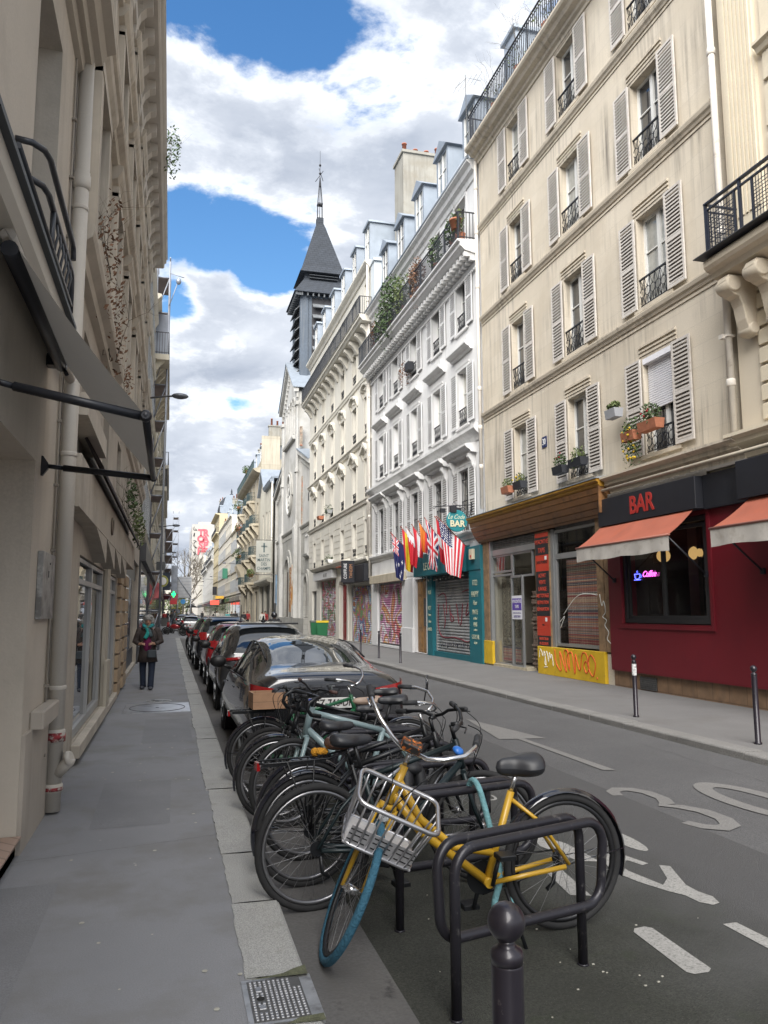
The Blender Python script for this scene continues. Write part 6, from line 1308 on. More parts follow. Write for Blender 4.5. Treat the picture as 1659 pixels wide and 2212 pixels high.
# ---------------------------------------------------------------- houses further on
def far_house(lab, side, X, u0, u1, h, m, nf, bays, roof='mansard', shop=None, shut=None, gcol=None, det=True, balc=None, dor=True, wsz=(1.0, 1.9), roofh=2.6, chim=True, ground=4.2, eave=.3):
 t = thing('apartment_house', lab, 'building', (X, (u0 + u1) / 2, 0)); tf = tfR(X) if side == 'R' else tfL(X); mb = MB(tf)
 fh = (h - ground - .6) / nf; cs = [u0 + (u1 - u0) * (k + .5) / bays for k in range(bays)]; rs = [ground + .55 + fh * k for k in range(nf)]; wh = min(wsz[1], fh * .68)
 hl = [(c - wsz[0] / 2, c + wsz[0] / 2, z, z + wh) for c in cs for z in rs]
 wall(mb, u0 + .01, u1 - .01, 0, h, hl, .22); mb.box(u0 + .01, u1 - .01, -9, -.23, 0, h); mb.box(u0 + .006, u0 + .05, -9.1, -.003, 0, h - .003); mb.build('wall', m, t)
 mb = MB(tf)
 for z in [ground] + ([rs[k] - .3 for k in range(1, nf)] if det else []): molding(mb, u0 + .02, u1 - .02, [(-.01, z), (.10, z + .04), (.16, z + .14), (-.01, z + .2)])
 molding(mb, u0, u1, [(-.01, h - .35), (eave * .5, h - .25), (eave, h - .1), (eave, h), (-.01, h + .05)])
 for c in cs:
  for z in rs: mb.box(c - wsz[0] / 2 - .12, c + wsz[0] / 2 + .12, -.01, .08, z + wh, z + wh + .16)
 mb.build('cornices', m, t)
 for i, c in enumerate(cs):
  for j, z in enumerate(rs): window(t, X, side, c, z, wsz[0], wh, M_frame_old, G_curtain if (i * 2 + j) % 3 == 0 else G_dark, dep=.17, rail=.6 if det else None, shut=shut, cross=(.5,), shw=wsz[0] * .5)
 mb = MB(tf)
 if roof == 'mansard': mansard(mb, u0 + .02, u1 - .02, h + .02, h + roofh, -.2, -1.4)
 else: mb.box(u0, u1, -9, .05, h + .02, h + .25)
 mb.build('roof', M_zinc, t)
 if dor and roof == 'mansard':
  for c in cs[::2]: dormer(t, X, side, c, h + .4, .9, 1.3, -.15, 1.5, 'flat')
 if chim: chimney(t, X + (1.0 if side == 'R' else -3.0), X + (3.0 if side == 'R' else -1.0), u1 - .7, u1 - .1, h, h + roofh + 1.3, 4)
 if balc:
  mb = MB(tf); mb.box(u0 + .1, u1 - .1, -.01, .7, balc - .25, balc); n = int((u1 - u0) / 1.1)
  for k in range(n): u = u0 + .4 + (u1 - u0 - .8) * k / max(1, n - 1); mb.prism([(-.01, balc - .25), (.5, balc - .25), (.3, balc - .5), (.1, balc - .8), (-.01, balc - .8)], u - .1, u + .1, lambda d, zz, uu: (uu, d, zz))
  mb.build('balcony_slab', m, t); mb = MB(tf); long_rail(mb, u0 + .1, u1 - .1, .66, balc, 1.0, .14); side_rail(mb, u0 + .12, 0, .66, balc, 1.0); mb.build('balcony_railing', M_iron_black, t)
 if shop:
  mb = MB(tf); n = max(1, int((u1 - u0) / 4.2)); w = (u1 - u0) / n
  for k in range(n):
   a = u0 + w * k + .35; mb.box(a, a + w - .7, -.01, .06, .0, ground - .9); mb.box(a - .1, a + w - .6, -.01, .22, ground - .9, ground - .3); mb.cut()
  mb.build('shopfront', shop, t); mb = MB(tf)
  for k in range(n):
   a = u0 + w * k + .55
   for j in range(2): b = a + (w - 1.2) * j / 2; mb.quad((b + .05, .066, .5), (b + (w - 1.2) / 2 - .05, .066, .5), (b + (w - 1.2) / 2 - .05, .066, ground - 1.15), (b + .05, .066, ground - 1.15)); mb.cut()
  mb.build('shop_pane', G_dark, t)
 return t
def stone(n, c, s=.4): return mat(n, c, .85, var=.09, vs=.7, streak=s, streak_col=(c[0] * .5, c[1] * .5, c[2] * .5))
s1, s2, s3, s4, s5, s6 = stone('render_pale_grey', (.47, .45, .42)), stone('render_cream_far', (.52, .48, .39)), stone('render_ivory_far', (.56, .53, .46)), stone('stone_yellowish', (.50, .43, .28), .6), stone('render_white_far', (.58, .57, .54)), stone('render_greige', (.42, .40, .35))
shg, shd, sht, shr = mat('shopfront_green', (.03, .14, .06), .5, var=.2), mat('shopfront_dark', (.05, .05, .055), .5, var=.3), mat('shopfront_taupe', (.22, .20, .17), .6, var=.2), mat('shopfront_brown', (.13, .08, .05), .6, var=.2)
far_house('plain grey house with shutters beyond the block with curved balconies', 'R', 9.7, 113.8, 121.5, 11.0, s1, 3, 3, shop=sht, shut=M_shut_g, dor=False, roofh=1.6)
far_house('low cream house with a tall dark window, fourth past the church', 'R', 9.7, 121.5, 134, 14.4, s2, 3, 5, shop=sht, shut=M_shut_g, roofh=1.8, dor=False)
far_house('ivory house with a dark metal attic and closely set windows', 'R', 9.7, 134, 147.5, 18.0, s3, 4, 5, shop=shg, shut=None, roofh=3.2)
far_house('pale house with deep cornice just before the tall yellow stone house', 'R', 9.7, 147.5, 170, 18.2, s3, 4, 7, shop=sht, shut=M_shut_g, roofh=1.2, dor=False)
far_house('tall yellow stone house with a domed slate roof', 'R', 9.7, 170, 190, 22.6, s4, 5, 5, shop=shd, roofh=4.0, eave=.9, balc=18.6)
far_house('white house beyond the domed roof with a small black balcony', 'R', 9.7, 190, 220, 17.0, s5, 5, 6, shop=shd, balc=14.0, det=False)
far_house('white narrow fronted house three from the painted tower', 'R', 9.7, 220, 250, 16.0, s5, 5, 6, shop=shr, det=False, dor=False, balc=13.2)
far_house('pale house last in the row before the painted tower', 'R', 9.7, 250, 292, 19.0, s3, 5, 8, shop=shd, det=False, dor=False)
dm = thing('roof_dome', 'dark blue domed roof with a finial on the tall yellow stone house', 'dome', (12, 172, 22.6)); mb = MB(); mb.lathe([(3.0, 0), (2.9, 1.4), (2.5, 2.8), (1.6, 3.9), (.5, 4.5), (.15, 4.9), (.2, 5.3), (.02, 6.0)], (12.4, 173.5, 22.6), 16); mb.build('dome', M_slate, dm)
tw2 = thing('tower_block', 'tall pale tower with pink and black painted letters on its blank side wall', 'building', (11, 300, 0))
mb = MB(); mb.box(7.2, 15.2, 300, 340, 0, 34.2); mb.box(9.5, 14.5, 302, 330, 34.2, 35.4); mb.build('wall', stone('tower_pale', (.42, .40, .37), .2), tw2)
pk = mat('painted_pink', (.56, .10, .13), .7, var=.1); bk = mat('painted_black', (.06, .06, .065), .7, var=.1)
for s, x, z, sz_, m_ in (('TOSH', 10.4, 27.5, 3.6, pk), ('RAPE', 12.2, 27.5, 3.6, pk)):
 for i, ch in enumerate(s): face_text(ch, 3.4, m_, tw2, (x, 299.9, 31.0 - i * 2.35), '-Y', sx=.95, ext=.05, bold=.16)
mb = MB(); rnd = random.Random(8)
for k in range(13):
 z = 32.5 - k * 2.35
 pts = [(8.3 + rnd.uniform(-.7, .7), 299.92, z + rnd.uniform(-.9, .9)) for _ in range(6)]; mb.tube(pts, .11, 4); mb.cut()
mb.build('black_letter', bk, tw2); mb = MB()
for k in range(9):
 for j in range(2): mb.box(7.14, 7.2, 304 + j * 10, 310 + j * 10, 2.5 + k * 3.4, 4.2 + k * 3.4); mb.cut()
mb.build('window_band', G_dark, tw2)
far_house('pale block closing the street beyond the bare trees, left', 'R', -4, 352, 360, 15, s6, 4, 3, det=False, dor=False, chim=False)
bk_ = thing('apartment_house', 'distant pale block across the boulevard behind the bare trees', 'building', (0, 355, 0)); mb = MB(); mb.box(-8, 6.8, 350, 362, 0, 13.5); mb.build('wall', s6, bk_); mb = MB()
for k in range(5):
 for j in range(4): mb.box(-6 + k * 2.6, -4.8 + k * 2.6, 349.93, 350, 2.4 + j * 2.9, 4.2 + j * 2.9); mb.cut()
mb.build('window', G_dark, bk_); mb = MB(); mb.prism([(-8.2, 13.5), (7, 13.5), (6, 15.6), (-7, 15.6)], 350.2, 362, lambda p, q, y: (p, y, q)); mb.build('roof', M_zinc, bk_)
# ---------------------------------------------------------------- left-hand far houses
LX = -1.02
far_house('pale house with louvred shutters just past the carved eaves', 'L', -1.02, 26.4, 34.5, 14.3, s3, 4, 3, shop=shd, shut=M_shut_g, eave=.18, dor=False)
far_house('pale stone house with deep bracketed cornice and iron balcony on the left', 'L', -1.05, 34.5, 46, 15.6, s2, 4, 4, shop=shd, balc=12.9, eave=.3)
far_house('cream house with wrought iron balcony on the left beyond the street lamp', 'L', -1.08, 46, 60, 16.2, s3, 4, 5, shop=shr, balc=8.8, eave=.35)
far_house('greyish house on the left next to the pharmacy', 'L', -1.1, 60, 78, 15.8, s6, 4, 6, shop=shd, balc=12.6, det=False)
far_house('cream shuttered house on the left where the shop signs hang', 'L', -1.15, 78, 100, 15.2, s2, 4, 7, shop=shr, shut=M_shut_g, det=False)
far_house('pale house on the left before the scaffolding', 'L', -1.2, 100, 128, 15.0, s5, 4, 8, shop=shd, det=False, dor=False)
far_house('house at the end of the left row behind the scaffolding', 'L', -1.3, 128, 170, 16.5, s2, 5, 9, shop=shr, det=False, dor=False)
far_house('last house on the left before the boulevard trees', 'L', -1.5, 170, 225, 16.0, s6, 5, 12, shop=shd, det=False, dor=False)
M_scaf = mat('scaffold_tube', (.30, .32, .36), .5, .5, var=.1); M_net = mat('scaffold_sheet', (.22, .24, .28), .8, var=.2)
def scaffold(lab, x0, x1, y0, y1, h, lift=2.0, tower=None):
 t = thing('scaffolding', lab, 'scaffolding', (x1, y0, 0), group='scaffolding'); mb = MB(); ny = max(1, int((y1 - y0) / 2.5))
 for i in range(ny + 1):
  y = y0 + (y1 - y0) * i / ny
  for x in (x0, x1): mb.tube([(x, y, 0), (x, y, h)], .045, 5)
  for k in range(1, int(h / lift) + 1): mb.tube([(x0, y, k * lift), (x1, y, k * lift)], .035, 4)
 for k in range(1, int(h / lift) + 1):
  for x in (x0, x1): mb.tube([(x, y0, k * lift), (x, y1, k * lift)], .035, 4); mb.tube([(x, y0, k * lift + 1.0), (x, y1, k * lift + 1.0)], .03, 4)
  mb.tube([(x0, y0, k * lift - lift), (x1, y0, k * lift)], .03, 4)
 mb.build('tubes', M_scaf, t); mb = MB()
 for k in range(1, int(h / lift) + 1): mb.box(x0, x1, y0, y1, k * lift - .04, k * lift); mb.cut()
 mb.build('deck', mat('scaffold_deck', (.22, .18, .17), .8, var=.2), t); return t
scaffold('tall scaffolding against the far left houses', -1.1, .1, 128, 150, 15, 2.1); scaffold('slim scaffold stair tower rising over the street on the left', .1, 1.0, 130, 133, 17.2, 2.1)
scaffold('thin scaffolding with grey sheeting above the left eaves', -1.0, -.45, 36, 38, 17.8, 1.7)
t = thing('debris_sheet', 'grey netting wrapped round the high left scaffolding', 'netting', (-.5, 36, 14)); mb = MB(); mb.box(-.98, -.47, 35.94, 35.97, 13.2, 15.2); mb.build('net', M_net, t); t['group'] = 'scaffold netting'
t = thing('debris_sheet', 'grey netting round the foot of the scaffold stair tower', 'netting', (.5, 130, 4)); mb = MB(); mb.box(.1, 1.0, 129.9, 129.95, 4.6, 9); mb.build('net', M_net, t); mb = MB(); mb.box(-1.1, 1.2, 129.8, 129.86, 3.6, 4.5); mb.build('red_fascia', mat('hoarding_red', (.30, .08, .10), .7, var=.1), t)
t = thing('site_canopy', 'grey corrugated site shelter spanning the end of the street', 'shelter', (2, 132, 3.5)); mb = MB(); mb.box(1.0, 3.3, 131, 138, 3.9, 7.3); mb.build('sheeting', mat('corrugated_grey', (.34, .35, .37), .6, var=.1, brick=(50, .5, .03, .6)), t); mb = MB(); mb.tube([(1.0, 130.9, 7.3), (3.3, 130.9, 3.9)], .06, 4); mb.tube([(1.2, 130.95, 0), (1.2, 130.95, 4)], .08, 5); mb.tube([(3.2, 130.95, 0), (3.2, 130.95, 4)], .08, 5); mb.tube([(1.0, 130.9, 3.6), (3.9, 130.9, 3.6)], .06, 4); mb.build('struts', M_scaf, t)
# ---------------------------------------------------------------- bare trees at the end
M_bark = mat('bark', (.11, .095, .075), .9, var=.25, vs=3)
def bare_tree(lab, x, y, h, seed, rr=.22):
 t = thing('bare_tree', lab, 'tree', (x, y, -.1), group='bare trees on the boulevard'); rnd = random.Random(seed); mb = MB(); crown = MB(); tips = []
 def br(p, d, L_, r_, lev, m):
  n = 3; pts = [p]; q = p.copy(); dd = d.copy()
  for _ in range(n): dd = (dd + Vector((rnd.gauss(0, .12), rnd.gauss(0, .12), rnd.gauss(.05, .06)))).normalized(); q = q + dd * (L_ / n); pts.append(q.copy())
  m.tube(pts, [r_ * (1 - .45 * k / n) for k in range(n + 1)], 5 if lev > 3 else 4, caps=False)
  if lev == 0: tips.append(q); return
  for _ in range(3 if lev > 1 else 4):
   a = (dd + Vector((rnd.gauss(0, .55), rnd.gauss(0, .55), rnd.gauss(.15, .3)))).normalized(); br(pts[rnd.choice([2, 3, 3])], a, L_ * rnd.uniform(.62, .82), r_ * .66, lev - 1, crown)
 br(Vector((x, y, -.1)), Vector((rnd.gauss(0, .03), 0, 1)), h * .34, rr, 5, mb)
 mb.build('trunk', M_bark, t); crown.build('crown', M_bark, t); return tips, t
for k, (x, y, h, lab) in enumerate([(3.6, 236, 24, 'bare tree to the right of the scaffold tower, tallest'), (6.6, 262, 20, 'bare tree partly in front of the painted tower'), (.8, 270, 19, 'bare tree behind the scaffold tower')]):
 tips, t = bare_tree(lab, x, y, h, 31 + k, .3); mb = MB(); rnd = random.Random(k)
 for p in tips[::3]: mb.quad(p, p + Vector((.14, .03, .05)), p + Vector((.16, .05, .19)), p + Vector((.02, .02, .14)))
 mb.build('buds', mat('tree_buds', (.13, .115, .06), .8, var=.3), t)
for k, (x, y, r_, lab) in enumerate([(1.3, 300, 3.2, 'evergreen clump low behind the site shelter, left'), (4.6, 305, 3.4, 'evergreen clump low behind the site shelter, right')]):
 t = thing('bushy_tree', lab, 'tree', (x, y, 0), group='green trees at the end'); mb = MB(); foliage(mb, (x, y, 5.0), r_, 900, .40, 300 + k, sz=1.3, sx=1.2); mb.build('crown', M_leaf2, t); mb = MB(); mb.tube([(x, y, 0), (x, y, 4.5)], .3, 6); mb.build('trunk', M_bark, t)
# ---------------------------------------------------------------- nearest house on the left
LX = -0.97; tL = tfL(LX)
S_l1 = mat('beige_render_left', (0.51, 0.465, 0.40), 0.9, var=0.09, vs=.9, streak=0.25, streak_col=(.24, .21, .18), stain=(.7, .52, .75, (.37, .335, .285)), fine=.05, fs=60, bump=.12, bs=35)
S_l1b = mat('beige_trim_left', (0.44, 0.40, 0.34), 0.88, var=0.1, vs=2, fine=.05, fs=50)
S_pip = mat('beige_pipe', (0.50, 0.47, 0.42), .5, var=.05, vs=3, fine=.04, fs=70)
B1 = thing('apartment_house', 'beige rendered house front filling the left edge, with a shop recess and window', 'building', (LX, 4, 0))
mb = MB(tL); holes = [(1.2, 6.04, .12, 2.74), (5.30, 6.30, 3.95, 6.16), (2.4, 3.6, 3.95, 6.16)]
wall(mb, -3, 7.62, 0, 16.0, holes, .24); mb.box(-3, 7.62, -6, -.245, 2.9, 16.0); mb.box(-3, 7.62, -6, -.75, 0, 2.9); mb.box(1.2, 6.04, -.8, 0.0, -.02, .12); mb.quad((6.04, -.24, .12), (6.04, -.8, .12), (6.04, -.8, 2.74), (6.04, -.24, 2.74)); mb.quad((1.2, -.24, 2.74), (6.04, -.24, 2.74), (6.04, -.8, 2.74), (1.2, -.8, 2.74)); mb.box(7.60, 7.615, -6, -.003, 0, 16); mb.build('wall', S_l1, B1)
mb = MB(tL); mb.bbox(1.2, 6.02, -.74, -.66, .30, 2.74, .01); mb.cut(); mb.box(1.2, 6.03, -.74, -.60, .125, .36); mb.build('recess_panel', mat('recess_board', (.43, .39, .335), .8, var=.06), B1)
mb = MB(tL); mb.box(1.2, 6.03, -.62, .035, .121, .135); mb.build('step_tiles', mat('pink_tile', (.36, .26, .21), .6, var=.1, brick=(.15, .15, .01, .6)), B1)
mb = MB(tL); mb.box(6.06, 7.60, -.01, .028, 0, .80); mb.bbox(6.34, 7.36, 0, .10, .80, .93, .012); mb.build('plinth_band', mat('plinth_render', (.38, .345, .30), .9, var=.14, vs=1.2, streak=.7, streak_col=(.17, .15, .13)), B1)
mb = MB(tL); dd = .28
molding(mb, -3, 7.30, [(-.01, 6.60), (.05, 6.62), (.07, 6.70), (.12, 6.70), (.14, 6.78), (.20, 6.80), (.24, 6.90), (.32, 6.94), (.32, 7.02), (-.01, 7.1)])
molding(mb, -3, 7.55, [(-.01, 10.2), (.1, 10.25), (.2, 10.4), (.28, 10.5), (-.01, 10.6)]); molding(mb, -3, 7.6, [(-.01, 15.2), (.2, 15.3), (.3, 15.6), (.5, 15.9), (-.01, 16.05)]); mb.build('string_course', S_l1b, B1)
window(B1, LX, 'L', 5.80, 3.98, .96, 2.18, M_white_pvc, G_dark, dep=.20)
mb = MB(tL); molding(mb, -3, 6.36, [(-.01, 3.70), (.10, 3.71), (.14, 3.76), (.15, 3.86), (-.01, 3.86)]); mb.build('shop_cornice', mat('cornice_cream', (.52, .50, .45), .8, var=.06), B1)
mb = MB(tL); mb.box(-3, 6.40, -.01, .19, 3.86, 3.895); mb.build('lead_capping', mat('lead_capping', (.075, .085, .095), .6, .3, var=.2), B1)
mb = MB(tL); d = .17
for z, u1 in ((4.45, 6.18), (4.22, 6.16)): mb.tube(smooth([(u1 - 0.02, d, z - .17), (u1, d, z - .04), (u1 - .08, d, z), (u1 - .4, d, z)], 5) + [(1.0, d, z)] if False else [(u1, d, z - .30 if z < 4.4 else z - .10), (u1, d, z - .05), (u1 - .03, d, z - .01), (u1 - .08, d, z), (4.95, d, z), (4.85, d - .02, z), (4.78, d - .08, z), (4.76, d - .17, z)], .020, 10)
mb.tube([(6.16, d, 3.97), (4.0, d, 3.97)], .018, 8); mb.tube([(5.15, d, 4.22), (5.15, d, 3.90)], .018, 8)
for k in range(6): u = 5.30 + k * .14; mb.tube([(u, d, 4.2), (u + .01, d + .012, 4.13), (u, d, 4.06), (u + .01, d - .01, 3.98)], .010, 5)
mb.build('window_guard', mat('guard_paint', (.045, .05, .06), .4, .3, var=.15, vs=6), B1)
pp = thing('rainwater_pipe', 'thick beige rainwater pipe with collars and red marks near the pavement', 'pipe', (-.89, 7.25, 0))
mb = MB(); px, py = -.895, 7.22; mb.tube([(px, py, .02), (px, py, 6.75)], .066, 18); mb.lathe([(.068, -.14), (.078, -.1), (.078, .0), (.071, .0), (.071, .035)], (px, py, 5.62), 18)
for z in (5.30, 3.02, 1.02): mb.lathe([(.070, -.02), (.073, -.01), (.073, .01), (.07, .02)], (px, py, z), 16)
mb.lathe([(.068, -.05), (.080, -.04), (.080, .05), (.07, .06)], (px, py, .62), 16); mb.lathe([(.068, -.03), (.078, -.02), (.078, .03), (.07, .04)], (px, py, .20), 16)
mb.tube([(px, py, 3.58), (px - .02, py + .02, 3.70), (px - .06, py + .1, 3.9)], .05, 10); mb.build('pipe', S_pip, pp)
mb = MB(); mb.tube([(px + .03, py - .02, .32), (px + .12, py - .04, .42), (px + .125, py - .04, .44)], .05, 12); mb.lathe([(.062, -.02), (.066, 0), (.055, .025)], (px + .12, py - .04, .44), 14, axis=(.9, -.2, .3)); mb.build('inspection_stub', S_pip, pp)
mb = MB(); mb.lathe([(.0815, -.04), (.0815, .035)], (px, py, .62), 16); mb.lathe([(.0795, -.015), (.0795, .015)], (px, py, .20), 16); mb.build('red_marks', mat('red_oxide_paint', (.20, .025, .03), .8, var=.9, vs=22, stain=(16, .50, .56, (.40, .37, .33))), pp)
t = thing('wall_cable', 'thin pale cable conduit clipped to the wall beside the thick pipe', 'cable', (-.95, 7.02, 0)); mb = MB(); mb.tube([(-.955, 6.98, .1), (-.955, 6.98, 6.6)], .009, 6)
for k in range(11): mb.box(-.97, -.93, 6.96, 7.0, .5 + k * .55, .52 + k * .55)
mb.build('conduit', mat('conduit_taupe', (.28, .25, .21), .7, var=.2), t)
t = thing('metal_cabinet_door', 'battered zinc meter box door on the beige wall', 'meter box', (-.95, 6.66, 1.6)); mb = MB(tL); mb.bbox(6.34, 6.96, 0, .045, 1.60, 2.11, .005); mb.build('door_plate', mat('dull_zinc', (.34, .34, .33), .5, .35, var=.3, vs=7, stain=(5, .48, .6, (.17, .165, .16)), fine=.2, fs=30), t)
mb = MB(tL); mb.box(6.60, 6.62, .045, .05, 1.92, 1.97); mb.tube([(6.66, .03, 2.03), (6.66, .052, 2.03)], .008, 8); mb.build('keyhole', M_iron, t)
A = thing('awning', 'grey fabric awning seen from below with two black arms, at the left edge', 'awning', (-.5, 5.2, 2.6))
M_aw = mat('awning_grey_fabric', (0.28, 0.27, 0.25), .85, var=.06, vs=2, fine=.06, fs=90); M_arm = mat('awning_arm_black', (.018, .020, .026), .4, .2, var=.1)
_n = M_aw.node_tree; _tr = _n.nodes.new('ShaderNodeBsdfTranslucent'); _tr.inputs[0].default_value = (.22, .21, .195, 1); _mx = _n.nodes.new('ShaderNodeMixShader'); _mx.inputs[0].default_value = .45
_n.links.new(_n.nodes['Principled BSDF'].outputs[0], _mx.inputs[1]); _n.links.new(_tr.outputs[0], _mx.inputs[2]); _n.links.new(_mx.outputs[0], _n.nodes['Material Output'].inputs[0])
ya, yb = 4.28, 6.32; rx, rz, fx, fz = -.90, 3.66, -.155, 2.69
fab = lambda a, b: (rx + (fx - rx) * b, ya + (yb - ya) * a, rz + (fz - rz) * b - .035 * math.sin(math.pi * b))
mb = MB(); mb.grid(fab, 12, 24); mb.build('fabric', M_aw, A)
mb = MB(); mb.tube([(rx, ya + .1, rz + .01), (rx, 7.12, rz + .01)], .04, 16); mb.build('roller', mat('roller_cream', (.38, .35, .31), .6, var=.05), A)
mb = MB(); mb.tube([(fx, ya - .03, fz), (fx, yb + .03, fz)], .022, 10); mb.ball((fx, ya, fz), .034, 12); mb.ball((fx, yb, fz), .028, 12); mb.build('front_bar', M_arm, A)
mb = MB()
for y, z in ((ya + .02, 2.84), (yb - .02, 2.75)):
 w = Vector((LX + .01, y, z)); e = Vector((fx, y, fz)); m_ = w.lerp(e, .18)
 mb.tube([w + Vector((.03, 0, 0)), m_], .017, 10); mb.tube([m_, e], .025, 12); mb.prism([(LX, z - .075), (LX + .012, z - .075), (LX + .05, z - .02), (LX + .05, z + .02), (LX + .012, z + .075), (LX, z + .075)], y - .02, y + .02, lambda p, q, a: (p, a, q)); mb.cut()
mb.build('arm', M_arm, A)
mb = MB(); mb.tube([(rx + .03, ya, rz - .11), (rx + .03, yb + .03, rz - .11)], .045, 10); mb.bbox(LX, rx + .07, yb - .06, yb + .04, rz - .13, rz - .03, .01); mb.tube([(rx + .04, yb, rz - .12), (rx + .08, yb - .02, rz - .19)], .016, 8); mb.build('fixing_bracket', M_arm, A)
face = text_mesh('', .1, whl) if False else None
# ---------------------------------------------------------------- second house on the left: carved front, deep eaves
S_l2 = mat('grey_beige_stone', (0.43, 0.385, 0.325), .9, var=.13, vs=1.1, streak=.45, streak_col=(.17, .15, .125), fine=.07, fs=40, stain=(1.2, .5, .75, (.28, .245, .20)))
S_l2b = mat('grey_beige_trim', (0.46, 0.415, 0.35), .88, var=.13, vs=2.2, streak=.5, streak_col=(.16, .14, .12))
B2 = thing('apartment_house', 'grey beige house with carved window surrounds and deep bracketed eaves on the left', 'building', (-1.0, 16, 0)); L2x = -1.0; t2 = tfL(L2x)
wb = [9.4, 12.2, 15.2, 18.4, 21.6, 24.6]; wr = [(3.75, 4.75), (5.75, 7.7), (8.75, 10.3), (11.0, 12.2)]
holes = [(c - .5, c + .5, a, b) for c in wb for a, b in wr]; SG = [(9.45, 12.95, .22, 2.30), (13.6, 15.9, .12, 2.30), (19.2, 26.2, .1, 3.1)]
mb = MB(t2); wall(mb, 7.62, 26.4, 0, 13.2, holes + SG, .2); mb.box(7.62, 26.4, -6, -.25, 0, 13.2)
for k in range(4):
 a = 9.45 + k * 1.62; mb.prism([(a, 2.66), (a + .06, 2.62), (a + .7, 2.50), (a + 1.2, 2.38), (a + 1.5, 2.30), (a + 1.60, 2.30), (a + 1.61, 2.66)], .0, .16, lambda p, q, d: (p, d, q))
mb.box(7.64, 19.0, .0, .165, 2.62, 3.12); mb.build('wall', S_l2, B2)
mb = MB(t2)
for k in range(9): mb.bbox(16.1, 17.3 if k % 2 else 17.0, -.01, .07, .05 + k * .27, .28 + k * .27, .01); mb.bbox(18.0 if k % 2 else 17.9, 19.1, -.01, .07, .05 + k * .27, .28 + k * .27, .01)
mb.build('rusticated_pier', mat('tan_blocks', (.36, .27, .18), .85, var=.15, vs=3), B2)
mb = MB(t2)
for z0_, o_, ua, ub in ((5.05, .20, 7.6, 12.6), (5.10, .14, 12.6, 26.3), (8.1, .2, 7.62, 26.3), (10.65, .16, 7.62, 26.3)): molding(mb, ua, ub, [(-.01, z0_), (o_ * .4, z0_ + .03), (o_ * .5, z0_ + .12), (o_ * .9, z0_ + .18), (o_, z0_ + .24), (o_, z0_ + .30), (-.01, z0_ + .34)])
for c in wb:
 for i, (a, b) in enumerate(wr[1:]):
  for s in (-1, 1): mb.box(c + s * .58 - .1, c + s * .58 + .1, -.01, .09, a - .1, b + .1)
  mb.box(c - .68, c + .68, -.01, .10, b + .04, b + .2); molding(mb, c - .85, c + .85, [(-.01, b + .2), (.08, b + .24), (.14, b + .34), (.16, b + .42), (-.01, b + .48)]); molding(mb, c - .75, c + .75, [(-.01, a - .22), (.14, a - .16), (.16, a - .06), (-.01, a)])
mb.box(7.7, 9.9, -.01, .20, 3.50, 3.72); mb.build('mouldings', S_l2b, B2)
mb = MB(t2)
molding(mb, 7.62, 26.3, [(-.01, 12.6), (.08, 12.62), (.10, 12.75), (-.01, 12.8)]); molding(mb, 7.62, 26.4, [(-.01, 13.2), (.44, 13.22), (.48, 13.26), (.48, 13.38), (.54, 13.42), (.54, 13.52), (.58, 13.56), (-.3, 13.62)])
for k in range(23):
 u = 7.9 + k * .8; mb.prism([(-.01, 13.21), (.36, 13.21), (.36, 13.02), (.24, 12.98), (.14, 12.86), (.09, 12.70), (.06, 12.45), (-.01, 12.42)], u - .12, u + .12, lambda d, z, uu: (uu, d, z))
 mb.prism([(u + .12, 13.2), (u + .68, 13.2)] + [(u + .40 + .28 * math.cos(t_), 12.95 + .2 * math.sin(t_)) for t_ in [math.pi * j / 8 for j in range(9)]], .0, .18, lambda p, q, d: (p, d, q))
mb.build('eaves', mat('eaves_stone', (.48, .45, .41), .85, var=.08, vs=2), B2)
mb = MB(t2); mb.prism([(.3, 13.62), (-2, 15.2), (-6, 15.4), (-6, 13.3)], 7.62, 26.4, lambda d, z, u: (u, d, z)); mb.build('roof', M_zinc, B2)
for i, c in enumerate(wb):
 for j, (a, b) in enumerate(wr): window(B2, L2x, 'L', c, a, 1.0, b - a, M_frame_old, G_dark, dep=.15, rail=.4 if j == 2 else None)
mb = MB(t2); f = .05
for a, b, c, e in ((9.47, 11.2, .24, 2.28), (11.2, 12.93, .24, 2.28), (13.62, 14.8, .14, 2.28), (14.8, 15.88, .14, 2.28)):
 mb.box(a, a + f, -.10, -.02, c, e); mb.box(b - f, b, -.10, -.02, c, e); mb.box(a + f, b - f, -.10, -.02, c, c + .09); mb.box(a + f, b - f, -.10, -.02, e - f, e); mb.box(a + f, b - f, -.1, -.02, 1.98, 2.04)
mb.build('shop_frames', mat('shop_frame_pale', (.36, .36, .355), .5, var=.06), B2)
mb = MB(t2)
for a, b, c, e in ((9.52, 11.15, .3, 2.2), (11.25, 12.88, .3, 2.2), (13.67, 14.75, .2, 2.2), (14.85, 15.83, .2, 2.2)): mb.quad((a, -.06, c), (b, -.06, c), (b, -.06, e), (a, -.06, e)); mb.cut()
mb.build('shop_pane', glass_mat('mirror_glass', (.05, .055, .06), .015), B2)
mb = MB(t2); mb.bbox(9.3, 13.2, 0, .10, .08, .22, .01); mb.cut(); mb.bbox(13.5, 16.0, 0, .08, .04, .14, .01); mb.build('sill', S_l2b, B2)
mb = MB(t2); mb.box(12.95, 13.55, -.01, .05, .2, 2.4); mb.box(12.9, 13.5, .05, .10, .2, .9); mb.build('render_pier', mat('render_pier', (.42, .38, .31), .8, var=.06), B2)
mb = MB(t2); mb.box(19.2, 26.2, -.19, -.10, .1, 3.1); mb.build('dark_shopfront', mat('navy_shopfront', (.02, .026, .04), .4, var=.2), B2)
mb = MB(t2)
for k in range(5): a = 19.4 + k * 1.36; mb.quad((a, -.095, .6), (a + 1.2, -.095, .6), (a + 1.2, -.095, 2.6), (a, -.095, 2.6)); mb.cut()
